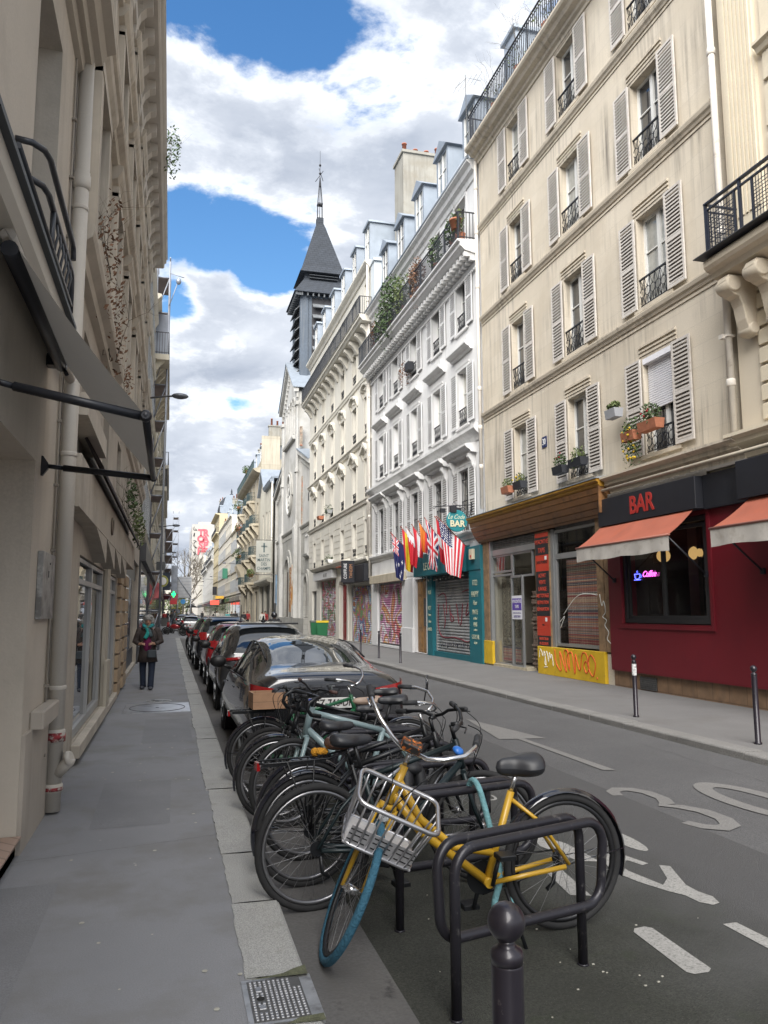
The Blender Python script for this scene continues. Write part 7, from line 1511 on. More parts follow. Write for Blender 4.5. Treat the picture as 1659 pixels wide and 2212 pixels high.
mb.build('shop_window', G_dark, B2)
t = thing('tiled_canopy', 'sloping canopy of dark ribbed tiles above the scalloped shop windows', 'canopy', (-.8, 13, 3.1)); mb = MB(t2); n = 150
mb.grid(lambda a, b: (8.7 + 10.8 * a, .02 + .26 * b, 3.62 - .46 * b + .022 * math.cos(a * n * math.pi)), n * 2, 3, sm=False); mb.grid(lambda a, b: (8.7 + 10.8 * a, .02 + .26 * b, 3.60 - .46 * b + .022 * math.cos(a * n * math.pi)), n * 2, 3, sm=False); mb.build('tiles', mat('dark_tiles', (.055, .045, .05), .7, var=.3, vs=5), t)
t = thing('shop_emblem', 'small oval bronze emblem on the plaster over the scalloped windows', 'emblem', (-.8, 11.6, 2.85)); mb = MB(t2); mb.tube([(11.7 + .13 * math.cos(a), .175, 2.86 + .11 * math.sin(a)) for a in [i * .5236 for i in range(12)]], .02, 6, closed=True); mb.lathe([(.05, 0), (.05, .02)], (L2x + .165, 11.7, 2.86), 10, axis=(1, 0, 0)); mb.build('ring', mat('bronze', (.16, .13, .10), .5, .5), t)
for k, (c, r_, n_, m_, hg, lab) in enumerate((((-.80, 9.4, 6.2), .4, 230, M_leaf_dry, 1.0, 'dried brown creeper hanging on the left wall beyond the thick pipe'), ((-.80, 10.8, 5.6), .35, 150, M_leaf_dry, .7, 'thin dry creeper lower on the left wall'), ((-.82, 13.6, 5.7), .25, 90, M_leaf_dry, .4, 'wisps of dry creeper on a sill above the tiled canopy'),
  ((-.75, 15.4, 3.9), .25, 130, M_leaf, .3, 'small green plant above the tiled canopy'), ((-.75, 18.8, 3.7), .35, 220, M_leaf2, .3, 'larger green plant at the far end of the tiled canopy'), ((-.30, 20.3, 13.9), .55, 260, M_leaf, .2, 'sprig of green growing out of the left eaves against the sky'))):
 t = thing('wall_plant', lab, 'plant', c, group='plants on the left houses'); mb = MB(); foliage(mb, c, r_, n_, .035 if k < 3 else .05, 400 + k, sx=.45, sy=1.3, sz=1.3, hang=hg); mb.build('foliage', m_, t); mb = MB(); twigs(mb, (c[0] - .05, c[1], c[2] - .6), 1.3, 4, 80 + k, .6, .006); mb.build('stems', M_twig, t)
def lamp(lab, x0, y, z, dx, sc=1.0, m=None):
 t = thing('street_lamp', lab, 'street lamp', (x0, y, z), group='wall mounted street lamps'); s = 1 if dx > 0 else -1; mb = MB(); mb.tube([(x0, y, z - .1), (x0 + dx * .6, y, z + .02), (x0 + dx * .75, y, z + .03)], .035 * sc, 6); mb.box(x0 - .03, x0 + .03, y - .08, y + .08, z - .3, z + .05); mb.build('arm', M_iron, t)
 mb = MB(); mb.ball((x0 + dx * .98, y, z + .05), .30 * sc, 14, sz=.35, sy=.6); mb.build('head', m or mat('lamp_head_grey', (.12, .13, .15), .4, .3, var=.1), t)
lamp('street lamp on a bracket beyond the awning, nearest on the left', -1.0, 28, 9.2, 1.15); lamp('left street lamp in front of the far scaffolding, upper', -1.0, 62, 8.2, 1.3); lamp('left street lamp in front of the far scaffolding, lower', -1.1, 96, 8.6, 1.4)
lamp('street lamp on the right side between the honey stone block and the ivory house', 9.7, 122, 9.0, -1.9); lamp('second street lamp from the church along the right side', 9.7, 160, 8.6, -2.0); lamp('street lamp in front of the white houses, far right side', 9.7, 190, 9.3, -2.4); lamp('last lamp on the right side before the painted tower', 9.7, 245, 9.6, -3.2)
def hang_sign(name, lab, x0, x1, y, z0, z1, m, round_=False, txt=None, g=None, emi=None):
 t = thing(name, lab, 'sign', (x0, y, z0)); mb = MB()
 if round_: mb.lathe([((x1 - x0) / 2, -.06), ((x1 - x0) / 2, .06)], ((x0 + x1) / 2, y, (z0 + z1) / 2), 24, axis=(0, 1, 0), sm=False)
 else: mb.bbox(x0, x1, y - .06, y + .06, z0, z1, .01)
 mb.build('panel', m, t); mb = MB(); mb.tube([(-1.1, y, z1 - .1), (x0 + .05, y, z1 - .1)], .02, 5); mb.build('bracket', M_iron, t); return t
t = hang_sign('hanging_sign', 'round white sign with a black and yellow rim on the left', -.95, -.15, 56, 3.35, 4.15, mat('sign_rim', (.30, .30, .08), .5, var=.3, vs=9), True); mb = MB(); mb.lathe([(.27, 0), (.27, .02)], (-.55, 55.92, 3.75), 20, axis=(0, -1, 0), sm=False); mb.build('face', whl, t)
hang_sign('hanging_sign', 'small red and white sign on the left shop fronts', -.95, -.62, 50, 2.5, 3.4, mat('sign_red_white', (.5, .12, .13), .5, var=.5, vs=2)); hang_sign('hanging_sign', 'tall dark blue sign beyond the round one', -.7, -.05, 74, 3.6, 5.2, mat('sign_dark', (.02, .03, .05), .5, var=.2)); hang_sign('hanging_sign', 'grey box sign above the round white one', -.95, -.35, 54, 4.4, 4.95, mat('sign_grey', (.08, .085, .09), .5, var=.3))
hang_sign('hanging_sign', 'red shop sign under the green cross', .0, .75, 92, 2.5, 3.1, mat('sign_red', (.50, .04, .05), .5, var=.1)); hang_sign('traffic_sign', 'round blue traffic sign far down the street', 1.1, 1.65, 90, 2.5, 3.05, mat('sign_blue', (.05, .22, .50), .5, var=.1), True)
t = thing('pharmacy_cross', 'glowing green pharmacy cross on the left side', 'sign', (.3, 88, 3.3)); g_ = mat('neon_green', (.02, 1.0, .25), .4, var=0, emit=1.2); mb = MB(); mb.box(.12, .56, 88, 88.1, 3.42, 3.66); mb.box(.26, .42, 87.98, 88.12, 3.22, 3.86); mb.build('cross', g_, t); mb = MB(); mb.tube([(-1.1, 88.05, 3.54), (.12, 88.05, 3.54)], .03, 5); mb.build('bracket', M_iron, t)
t = thing('scaffold_lamp', 'work lamp and cable on the thin scaffolding above the eaves', 'lamp', (-.4, 36, 16.5)); mb = MB(); mb.tube([(-.45, 35.9, 15.6), (-.1, 35.8, 16.7)], .02, 5); mb.ball((-.05, 35.8, 16.8), .12, 8, sz=1.4); mb.tube([(-.45, 35.9, 17.2), (.2, 35.8, 17.0)], .02, 5); mb.build('lamp', M_scaf, t)
# ---------------------------------------------------------------- parked cars
CAR_GLASS = glass_mat('car_glass', (.012, .014, .016), .015); TYRE = mat('tyre_rubber', (.018, .018, .019), .8, var=.15, vs=20, bump=.2, bs=80); TRIM = mat('car_trim_black', (.012, .012, .013), .45, var=.1)
ALLOY = mat('alloy_wheel', (.26, .27, .28), .35, .8, var=.1); RLIGHT = mat('tail_lamp_red', (.30, .010, .012), .12, var=.2, vs=14, spec=.9, coat=.5); CLEARL = mat('lamp_clear', (.45, .40, .38), .15, var=.2, vs=20)
def paint(n, c, r=.32, met=.6): return mat(n, c, r, met, var=.03, coat=1.0, spec=.6)
def evaluated(me, mods=2):
 o = bpy.data.objects.new('tmp', me); col.objects.link(o); subsurf(o, mods); dg = bpy.context.evaluated_depsgraph_get(); dg.update()
 r = bpy.data.meshes.new_from_object(o.evaluated_get(dg)); bpy.data.objects.remove(o); return r
def by_material(me, names, mats, parent):
 """one object per material index"""
 out = {}
 for i, (nm, m) in enumerate(zip(names, mats)):
  polys = [p for p in me.polygons if p.material_index == i]
  if not polys: continue
  idx = {}; mb = MB()
  for p in polys:
   f = []
   for v in p.vertices:
    if v not in idx: idx[v] = mb.P(me.vertices[v].co)
    f.append(idx[v])
   mb.F(f, 0, True)
  out[nm] = sub(nm, mb.mesh(nm, m), parent)
 return out
def car(lab, loc, st, pm, wheels=(.78, 3.62), wr=.335, wx=.90, rot=0, extra=None, plate=None, antenna=None, mirror=True, sub_=2, name='parked_car'):
 t = local_thing(name, lab, 'car', loc, 'cars parked along the left kerb', (0, 0, rot)); mb = MB(); rings = []
 for (y, zs, ws, zm, wm, zb, wb, zr, wr_, fl) in st:
  half = [(0, zs), (ws * .97, zs), (wm, zm * .62 + zs * .38), (wm, zm), (wb + .02, zb - .07), (wb - .01, zb), (wr_ + (wb - wr_) * .12, zr - (zr - zb) * .16), (wr_ * .72, zr - .012 * (zr - zb > .2)), (0, zr)]
  pts = [(x, z) for x, z in half] + [(-x, z) for x, z in half[-2:0:-1]]
  rings.append([mb.P((x, y, z)) for x, z in pts])
 n = len(rings[0])
 for k in range(len(rings) - 1):
  fl = st[k][9]
  for j in range(n):
   mi = 0; jj = min(j, n - 1 - j)
   if 'g' in fl and jj == 5: mi = 1
   if 'r' in fl and jj in (6, 7): mi = 2
   if 'r' in fl and 'f' in fl and jj == 6: mi = 2
   if 'R' in fl and jj in (6, 7): mi = 3
   if 'W' in fl and jj in (6, 7): mi = 4
   if jj in (0, 1): mi = 5
   mb.F((rings[k][j], rings[k][(j + 1) % n], rings[k + 1][(j + 1) % n], rings[k + 1][j]), mi, True)
 mb.F(rings[0][::-1], 0, True); mb.F(rings[-1], 0, True)
 roofm = pm if 'roofglass' not in (extra or '') else CAR_GLASS
 me = mb.mesh('car', [pm, CAR_GLASS, CAR_GLASS, roofm, CAR_GLASS, TRIM]); ev = evaluated(me, sub_)
 by_material(ev, ['body', 'side_window', 'rear_window', 'roof', 'windscreen', 'underside'], [pm, CAR_GLASS, CAR_GLASS, roofm, CAR_GLASS, TRIM], t)
 for y in wheels:
  for s in (-1, 1):
   mb = MB(); mb.lathe([(wr * .55, -.10), (wr * .93, -.105), (wr, -.06), (wr, .06), (wr * .93, .105), (wr * .55, .10)], (s * (wx - .10), y, wr), 28, axis=(s, 0, 0)); w = sub('wheel', mb.mesh('wheel', TYRE), t)
   mb = MB(); mb.lathe([(wr * .62, 0), (wr * .62, .012), (wr * .56, .0), (.05, .0), (.05, .02)], (s * (wx - .005), y, wr), 24, axis=(s, 0, 0))
   for k in range(5): a = k * 1.2566; mb.prism([(-.03, .04), (.03, .04), (.045, wr * .6), (-.045, wr * .6)], 0, .02, lambda p, q, d, a=a, y=y, s=s: (s * (wx + d), y + p * math.cos(a) - q * math.sin(a), wr + p * math.sin(a) + q * math.cos(a)))
   sub('rim', mb.mesh('rim', ALLOY), w)
   mb = MB(); mb.tube([(s * (wx - .014), y + (wr + .04) * math.cos(a), wr + (wr + .04) * math.sin(a)) for a in [math.pi * (k / 12) for k in range(-1, 14)]], .018, 6); mb.lathe([(wr + .03, 0), (wr + .03, .01)], (s * (wx - .03), y, wr), 24, axis=(s, 0, 0)); sub('wheel_arch', mb.mesh('wheel_arch', TRIM), t)
 if mirror:
  yb = mirror if not isinstance(mirror, bool) else 3.1
  for s in (-1, 1): mb = MB(); mb.ball((s * 1.02, yb, st[5][5] + .10), .12, 12, sz=.72, sy=.55); mb.tube([(s * .84, yb, st[5][5] + .0), (s * .98, yb, st[5][5] + .06)], .025, 6); sub('wing_mirror', mb.mesh('wing_mirror', TRIM if not extra or 'pm' not in extra else pm), t)
 if antenna: mb = MB(); x, y, z, h = antenna; mb.tube([(x, y, z), (x, y - h * .25, z + h)], [.035 if h < .2 else .014, .008], 6); mb.ball((x, y, z), .05, 8, sz=.5); sub('aerial', mb.mesh('aerial', TRIM), t)
 return t
def on_body(mb, pts, r, mi=0): mb.tube(pts, r, 6, mi)
P_tes = paint('metallic_grey_paint', (.034, .034, .038), .2, .6)
tes = [(0, .34, .64, .58, .80, .90, .74, .98, .58, ''), (.03, .28, .74, .58, .84, .93, .79, 1.045, .62, ''), (.14, .24, .80, .60, .885, .945, .83, 1.09, .66, ''), (.42, .21, .84, .62, .915, .94, .85, 1.10, .62, ''), (.62, .20, .85, .62, .92, .945, .855, 1.14, .60, 'r'), (1.0, .19, .86, .60, .925, .945, .86, 1.25, .59, 'rg'), (1.45, .19, .86, .60, .925, .94, .86, 1.365, .58, 'rg'), (1.9, .19, .86, .60, .925, .93, .86, 1.43, .57, 'Rg'),
    (2.4, .19, .86, .60, .925, .925, .855, 1.44, .57, 'Rg'), (2.8, .19, .86, .60, .925, .915, .85, 1.40, .57, 'Wg'), (3.35, .19, .86, .60, .92, .90, .84, 1.16, .60, 'W'), (3.6, .2, .86, .58, .92, .88, .83, .98, .62, ''), (4.2, .21, .84, .52, .88, .76, .79, .84, .52, ''), (4.55, .24, .76, .45, .80, .62, .70, .68, .46, ''), (4.69, .3, .62, .42, .70, .52, .6, .56, .4, '')]
T = car('glossy dark grey saloon parked nearest the bicycles, sky mirrored in its rear window', (1.74, 8.62, ROADZ), tes, P_tes, (.82, 3.70), .335, .895, R(0.5), 'roofglass', mirror=3.05)
mb = MB()
for s in (-1, 1):
 def TL(a, b, s=s):
  ang = a; x = s * (.50 + .37 * min(1, a * 1.25)); y = -.005 + .02 * a + max(0, a - .55) * .62; z = .80 + .155 * b * (1.0 - .35 * (1 - a)) + .03 * a; return (x, y - .004, z)
 mb.grid(TL, 12, 4); mb.cut()
for o_ in [1]: mb.build('tail_lamp', RLIGHT, T)
mb = MB()
for s in (-1, 1): mb.grid(lambda a, b, s=s: (s * (.55 + .2 * a), -.012 + .02 * a, .862 + .035 * b), 6, 2); mb.cut()
mb.build('reversing_lamp', CLEARL, T)
mb = MB(); mb.bbox(-.26, .26, -.035, -.005, .70, .81, .004); pl = mb.build('number_plate', mat('plate_white', (.62, .62, .60), .4, var=.03), T); mb = MB(); mb.box(-.26, -.215, -.038, -.034, .70, .81); mb.build('blue_band', mat('plate_blue', (.02, .05, .30), .5, var=0), T)
face_text('GZ-746-DK', .105, blkl, T, (.02, -.037, .755), '-Y', sx=.86, ext=.001, bold=.002)
mb = MB(); mb.box(-.035, .035, -.012, -.004, .93, .943); mb.prism([(-.009, .885), (.009, .885), (.011, .935), (-.011, .935)], -.012, -.004, lambda p, q, a: (p, a, q)); mb.build('tail_badge', mat('chrome', (.6, .6, .62), .15, 1.0, var=0), T)
mb = MB(); mb.box(-.70, .70, -.01, .03, .28, .42); mb.build('lower_bumper', TRIM, T)
def side_pt(y, f, s):
 for p, q in zip(tes, tes[1:]):
  if p[0] <= y <= q[0]: break
 k = (y - p[0]) / (q[0] - p[0]); zb, wb, zr, wr_ = [p[i] + (q[i] - p[i]) * k for i in (5, 6, 7, 8)]; xs = wr_ + (wb - wr_) * .12; zs = zr - (zr - zb) * .16
 return (s * (wb - .012 + (xs - wb) * f), y, zb + (zs - zb) * f)
mb = MB()
for s in (-1, 1):
 mb.tube([side_pt(y, 0, s) for y in (.95, 1.5, 2.2, 2.9, 3.3)], .011, 6); mb.cut(); mb.tube([side_pt(y, 1, s) for y in (.95, 1.2, 1.5, 1.9, 2.3, 2.7, 3.0, 3.3)], .010, 6); mb.cut(); mb.tube([side_pt(2.35, 0, s), side_pt(2.3, 1, s)], .018, 6); mb.cut(); mb.tube([side_pt(1.5, 0, s), side_pt(1.6, 1, s)], .012, 6); mb.cut()
 for y in (1.6, 2.55): mb.box(s * .918 - .006, s * .918 + .006, y, y + .2, .80, .82); mb.cut()
mb.build('window_trim', TRIM, T)
def hatch(H, L_, slope=.45, hood=1.0, w=.90):
 zb = H * .62; b = zb
 return [(0, .36, w * .72, .58, w * .88, b - .10, w * .82, b - .02, w * .66, ''), (.04, .30, w * .84, .62, w * .96, b, w * .90, b + .06, w * .76, 'r'), (.14, .26, w * .9, .64, w, b + .02, w * .93, b + .20, w * .74, 'rg'), (slope, .24, w * .93, .64, w * 1.01, b + .02, w * .94, H - .045, w * .66, 'g'), (slope + .35, .22, w * .94, .64, w * 1.01, b + .01, w * .94, H, w * .65, 'g'), (L_ * .40, .22, w * .94, .62, w * 1.01, b, w * .94, H + .01, w * .64, 'g'), (L_ * .56, .22, w * .94, .62, w * 1.01, b - .01, w * .94, H - .02, w * .64, 'g'),
   (L_ * .64, .22, w * .94, .62, w * 1.01, b - .02, w * .93, H - .10, w * .65, 'Wg'), (L_ * .76, .22, w * .94, .60, w, b - .04, w * .91, b + .10, w * .68, ''), (L_ * .82, .23, w * .93, .58, w * .99, b - .06, w * .9, b, w * .6, ''), (L_ * .94, .25, w * .86, .52, w * .94, b - .20, w * .82, b - .12, w * .5, ''), (L_, .32, w * .68, .46, w * .78, b - .32, w * .66, b - .26, w * .42, '')]
def rear_bits(t, H, w, lz, style, sy=.5):
 mb = MB()
 if style == 'bar': mb.tube([(-.80 * w / .9, .03, lz), (-.6, -.01, lz + .02), (0, -.02, lz + .02), (.6, -.01, lz + .02), (.80 * w / .9, .03, lz)], .032, 6)
 else:
  for s in (-1, 1): mb.grid(lambda a, b, s=s: (s * (w * .66 + w * .25 * a), -.005 + .05 * a * a + .03 * b, lz - .02 + .22 * b), 6, 4); mb.cut()
 for o_ in (1,): mb.build('tail_lamp', RLIGHT, t)
 mb = MB(); mb.box(-.26, .26, -.045, -.03, .62, .73); mb.build('number_plate', MATS['plate_white'], t)
 mb = MB(); mb.bbox(-w * .60, w * .60, sy - .16, sy + .02, H - .05, H - .018, .008); mb.build('spoiler', TRIM, t)
c2 = car('dark grey crossover with a shark fin aerial, second car from the bicycles', (1.76, 13.95, ROADZ), hatch(1.56, 4.6, .85, w=.93), paint('dark_grey_paint', (.040, .041, .044), .3, .6), (.80, 3.72), .36, .93, 0, None, antenna=(0, 1.5, 1.57, .10), mirror=3.2); rear_bits(c2, 1.56, .93, .92, 'bar', .85)
c3 = car('red hatchback with a whip aerial, third car in the parked row', (1.72, 19.25, ROADZ), hatch(1.50, 4.0, .50, w=.87), paint('red_paint', (.30, .012, .018), .3, .3), (.68, 3.22), .315, .87, 0, None, antenna=(0, .75, 1.50, .42), mirror=2.75); rear_bits(c3, 1.5, .87, .86, 'v')
c4 = car('black estate car with dark red rear lamps, fourth in the parked row', (1.70, 24.2, ROADZ), hatch(1.62, 4.5, .55, w=.92), paint('black_paint', (.018, .018, .022), .28, .4), (.78, 3.6), .345, .92, 0, None, mirror=3.0); rear_bits(c4, 1.62, .92, .94, 'v')
c5 = car('dark car with pale reflections on its roof, fifth in the parked row', (1.66, 29.6, ROADZ), hatch(1.58, 4.3, .5, w=.90), paint('dark_bronze_paint', (.035, .032, .032), .3, .5), (.74, 3.45), .33, .90, 0, None, antenna=(0, .9, 1.58, .35), mirror=2.95); rear_bits(c5, 1.58, .90, .90, 'v')
def far_car(lab, x, y, cm, H=1.45, rot=0.0, w=.88):
 t = car(lab, (x, y, ROADZ), hatch(H, 4.2, .5, w=w), cm, (.74, 3.4), .32, w, rot, None, sub_=1, mirror=2.8); t['group'] = 'cars further down the street'; rear_bits(t, H, w, .85, 'v'); return t
far_car('white car parked beyond the crossing', 1.7, 66, paint('white_paint', (.55, .56, .57), .3, 0)); far_car('silver car behind the white one', 1.4, 90, paint('silver_paint', (.35, .37, .40), .3, .5)); far_car('blue grey car far down the parked row', 2.0, 74, paint('bluegrey_paint', (.10, .12, .15), .3, .5)); far_car('pale car in the middle of the street far away', 3.2, 120, paint('white_paint', (.55, .56, .57), .3, 0)); far_car('dark car far down the left side of the road', 1.6, 110, paint('black_paint', (.02, .02, .02)))
t = local_thing('delivery_van', 'yellow and white van at the far end of the street', 'van', (1.0, 140, ROADZ)); mb = MB(); mb.bbox(-.9, .9, 0, 4.5, .3, 2.5, .12); sub('body', mb.mesh('body', mat('van_yellow', (.55, .48, .06), .5, var=.2)), t); mb = MB(); mb.box(-.75, .75, -.02, 0, 1.5, 2.2); sub('rear_window', mb.mesh('rear_window', G_dark), t)
for s in (-1, 1):
 for y in (.8, 3.6): mb = MB(); mb.lathe([(.33, -.1), (.33, .1)], (s * .82, y, .33), 14, axis=(1, 0, 0)); sub('wheel', mb.mesh('wheel', TYRE), t)
def moto(lab, loc, cm, rot=0, grp=None):
 t = local_thing('motorcycle', lab, 'motorcycle', loc, grp, (0, 0, rot))
 for y in (0, 1.35): mb = MB(); mb.tube([(0, y + .27 * math.cos(a), .32 + .27 * math.sin(a)) for a in [k * math.pi / 10 for k in range(20)]], .05, 8, closed=True); mb.lathe([(.05, -.08), (.05, .08)], (0, y, .32), 8, axis=(1, 0, 0)); mb.lathe([(.2, -.01), (.2, .01)], (0, y, .32), 14, axis=(1, 0, 0)); sub('wheel', mb.mesh('wheel', TYRE), t)
 mb = MB(); mb.ball((0, .62, .68), .22, 12, sz=.9, sy=1.9); mb.ball((0, 1.15, .82), .17, 10, sz=1.3, sy=.7); sub('bodywork', mb.mesh('bodywork', cm), t)
 mb = MB(); mb.ball((0, .25, .82), .17, 12, sz=.38, sy=2.3); sub('seat', mb.mesh('seat', TRIM), t); mb = MB(); mb.tube([(-.36, 1.0, 1.08), (-.1, 1.12, 1.02), (.1, 1.12, 1.02), (.36, 1.0, 1.08)], .016, 6); mb.tube([(0, 1.12, 1.0), (0, 1.38, .35)], .04, 6); mb.tube([(0, .1, .35), (0, .7, .4), (0, .7, .7)], .05, 6); sub('handlebar', mb.mesh('handlebar', M_iron), t)
 for s in (-1, 1): mb = MB(); mb.ball((s * .42, 1.05, 1.25), .06, 8, sy=.4); mb.tube([(s * .34, 1.0, 1.08), (s * .42, 1.05, 1.22)], .008, 4); sub('mirror', mb.mesh('mirror', TRIM), t)
 mb = MB(); mb.box(-.06, .06, -.30, -.22, .70, .78); sub('tail_lamp', mb.mesh('tail_lamp', RLIGHT), t); return t
moto('dark motorcycle ridden up the street past the church', (4.95, 38.5, ROADZ), TRIM); moto('red scooter standing by the crossing', (1.0, 60, ROADZ), paint('red_paint', (.3, .01, .02)), R(70)); moto('red and pink motorcycle parked behind the row of cars', (1.2, 36, ROADZ), mat('moto_red', (.30, .05, .05), .4, var=.2), R(15)); moto('dark scooter beside the red one', (1.3, 62.5, ROADZ), TRIM, R(60))
# ---------------------------------------------------------------- bicycle racks
M_rack = mat('rack_paint_worn', (.022, .021, .027), .36, .3, var=.12, vs=5, stain=(24, .60, .70, (.10, .095, .095)))
rr_ = .024
def rrect(x0, x1, z0, z1, r, y, n=6):
 out = []
 for cx, cz, a0 in ((x1 - r, z1 - r, 90), (x1 - r, z0 + r, 0), (x0 + r, z0 + r, -90), (x0 + r, z1 - r, -180)):
  out += [(cx + r * math.cos(R(a0 - 90 * k / n)), y, cz + r * math.sin(R(a0 - 90 * k / n))) for k in range(n + 1)]
 return out
rack0 = None
for k, (x, y, dx, dy, lab) in enumerate([(1.235, 3.44, .82, .26, 'nearest to the viewer, behind the ball topped bollard'), (1.27, 4.42, .88, .2, 'just behind the yellow bicycle, with a pale blue cloth lock'), (1.27, 5.25, .88, .12, 'third, with a black bag wrapped on its rail'), (1.29, 6.02, .88, .10, 'fourth, under the brown saddle'), (1.31, 6.82, .86, .08, 'fifth, by the pale blue framed bicycle'), (1.34, 7.7, .84, .06, 'last, closest to the grey car')]):
 if rack0 is None:
  t = local_thing('bike_rack', 'x', 'bike rack', (0, 0, 0), 'steel bicycle hoops in the parking bay'); rack0 = t
  mb = MB(); w = .86; q = .11
  A = lambda cx, cz, a0, a1, y: [(cx + q * math.cos(R(a0 + (a1 - a0) * k / 7)), y, cz + q * math.sin(R(a0 + (a1 - a0) * k / 7))) for k in range(8)]
  pts = [(0, -.03, 0), (0, -.03, .5)] + A(q, .70 - q, 180, 90, -.03) + A(w + .08 - q, .70 - q, 90, 0, -.03) + A(w + .08 - q, .30 + q, 0, -90, -.015) + A(-.035 + q, .30 + q, -90, -180, .035) + A(-.035 + q, .715 - q, 180, 90, .05) + A(w - q, .715 - q, 90, 0, .05) + [(w, .05, 0)]
  mb.tube(pts, rr_, 12); sub('hoop', mb.mesh('hoop', M_rack), t)
  for fx_, fy_ in ((0, -.03), (w, .05)): mb = MB(); mb.lathe([(.030, 0), (.030, .004), (.026, .008)], (fx_, fy_, 0), 14); sub('foot_plate', mb.mesh('foot_plate', M_rack), t)
 else: t = copy_tree(rack0)
 t['label'] = 'dark steel bicycle hoop, ' + lab; t.location = (x, y, ROADZ); t.rotation_euler = (0, 0, math.atan2(dy, dx))
# ---------------------------------------------------------------- bicycles
M_tyre2 = mat('bicycle_tyre', (.014, .014, .015), .85, var=.15, vs=30); M_rim = mat('rim_silver', (.20, .20, .21), .3, .8, var=.05); M_rimb = mat('rim_black', (.02, .02, .022), .35, .3, var=.1); M_spk = mat('spoke_steel', (.30, .30, .31), .35, .8, var=0)
M_chr = mat('polished_alloy', (.60, .60, .61), .22, .95, var=.03); M_bk = mat('bike_black', (.010, .011, .013), .4, .2, var=.1); M_grip = mat('rubber_grip', (.02, .021, .024), .7, var=.1); M_seat = mat('black_saddle', (.020, .021, .025), .45, var=.06)
M_blu = mat('blue_tyre', (.025, .105, .165), .75, var=.12, vs=40, bump=.8, bs=75); M_yf = mat('yellow_frame', (.46, .27, .02), .38, var=.06, vs=6, coat=.3)
TW = 24
def bicycle(lab, rear, ang, frame_m, steer=0, sc=1.0, step=False, bar='flat', tyre_f=None, rim_m=None, saddle=None, sz=.95, guard=True, rack=False, basket=False, lean=0, front_guard=False, bell=None, light=False, stand=False, tube_r=.016, wr=.345, mirror=False, gripm=None, reflect=False, headh=0):
 t = local_thing('bicycle', lab, 'bicycle', (rear[0], rear[1], ROADZ), 'bicycles parked in the bay', (lean, 0, 0), sc); t.rotation_euler = Euler((R(lean), 0, R(ang)), 'XYZ')
 H = Vector((0, 0, wr)); BB = Vector((.44, 0, .285)); ST = Vector((.30, 0, .72)); HT = Vector((.915, 0, .89 + headh)); HB = Vector((.965, 0, .72)); FH = Vector((1.10, 0, wr))
 if step: HT = Vector((.885, 0, .885)); HB = Vector((.962, 0, .72)); FH = Vector((1.15, 0, wr - .028))
 ax = (HT - HB).normalized(); Rm = Matrix.Rotation(R(steer), 3, ax); tf = lambda p: HB + Rm @ (p - HB)
 def wheel(c, f, tm, rm):
  mb = MB(f); mb.tube([(c.x + (wr - .020) * math.cos(a), 0, c.z + (wr - .020) * math.sin(a)) for a in [2 * math.pi * k / 44 for k in range(44)]], .0205, 8, closed=True); w = sub('wheel', mb.mesh('wheel', tm), t)
  mb = MB(f); n = 44; r0, r1 = wr - .040, wr - .060
  ring = [[mb.P((c.x + r * math.cos(2 * math.pi * k / n), y, c.z + r * math.sin(2 * math.pi * k / n))) for r, y in ((r0, -.013), (r1, -.009), (r1, .009), (r0, .013))] for k in range(n)]
  for k in range(n):
   for j in range(4): mb.F((ring[k][j], ring[k][(j + 1) % 4], ring[(k + 1) % n][(j + 1) % 4], ring[(k + 1) % n][j]), 0, True)
  sub('rim', mb.mesh('rim', rm), w); mb = MB(f)
  for k in range(TW):
   a = 2 * math.pi * k / TW; b = a + (.55 if k % 2 else -.55); s = .028 if (k // 2) % 2 else -.028; mb.tube([(c.x + .022 * math.cos(b), s, c.z + .022 * math.sin(b)), (c.x + r1 * math.cos(a), 0, c.z + r1 * math.sin(a))], .0012, 3, caps=False)
  sub('spokes', mb.mesh('spokes', M_spk), w); mb = MB(f); mb.tube([(c.x, -.05, c.z), (c.x, .05, c.z)], .012, 8); mb.tube([(c.x, -.032, c.z), (c.x, .032, c.z)], .022, 12); sub('hub', mb.mesh('hub', M_chr), w); return w
 rm = rim_m or M_rim
 wheel(H, None, M_tyre2, rm); wheel(FH, tf, tyre_f or M_tyre2, rm)
 mb = MB(); T = tube_r
 if step:
  mb.tube([HT * .6 + HB * .4, Vector((.80, 0, .62)), Vector((.62, 0, .47)), Vector((.40, 0, .42))], T * 1.15, 10); mb.tube([HB * .8 + HT * .2, (.80, 0, .56), BB], T * 1.35, 10)
 else: mb.tube([HT * .8 + HB * .2, ST * .97], T * 1.1, 10); mb.tube([HB * .85 + HT * .15, BB], T * 1.35, 10)
 mb.tube([BB, ST], T * 1.15, 10); mb.tube([HB - ax * .01, HT], T * 1.35, 12)
 for s in (-1, 1): mb.tube([ST + Vector((0, s * .012, -.04)), Vector((.15, s * .045, .56)), H + Vector((0, s * .06, 0))], T * .62, 8); mb.tube([BB + Vector((-.01, s * .03, 0)), H + Vector((.02, s * .06, -.01))], T * .8, 8)
 mb.tube([BB + Vector((0, -.04, 0)), BB + Vector((0, .04, 0))], .024, 12); sub('frame', mb.mesh('frame', frame_m), t)
 mb = MB(tf); cr = HB - ax * .03; mb.tube([cr + Vector((0, -.045, 0)), cr + Vector((0, .045, 0))], .019, 8)
 for s in (-1, 1): mb.tube([cr + Vector((0, s * .045, 0)), FH.lerp(cr, .35) + Vector((-.012, s * .05, 0)), FH + Vector((0, s * .052, 0))], [T * .95, T * .8, T * .6], 8)
 sub('fork', mb.mesh('fork', frame_m), t)
 mb = MB(); mb.tube([ST, ST + (ST - BB).normalized() * (sz - .06 - ST.z)], .013, 8); sub('seat_post', mb.mesh('seat_post', M_chr if step else M_bk), t)
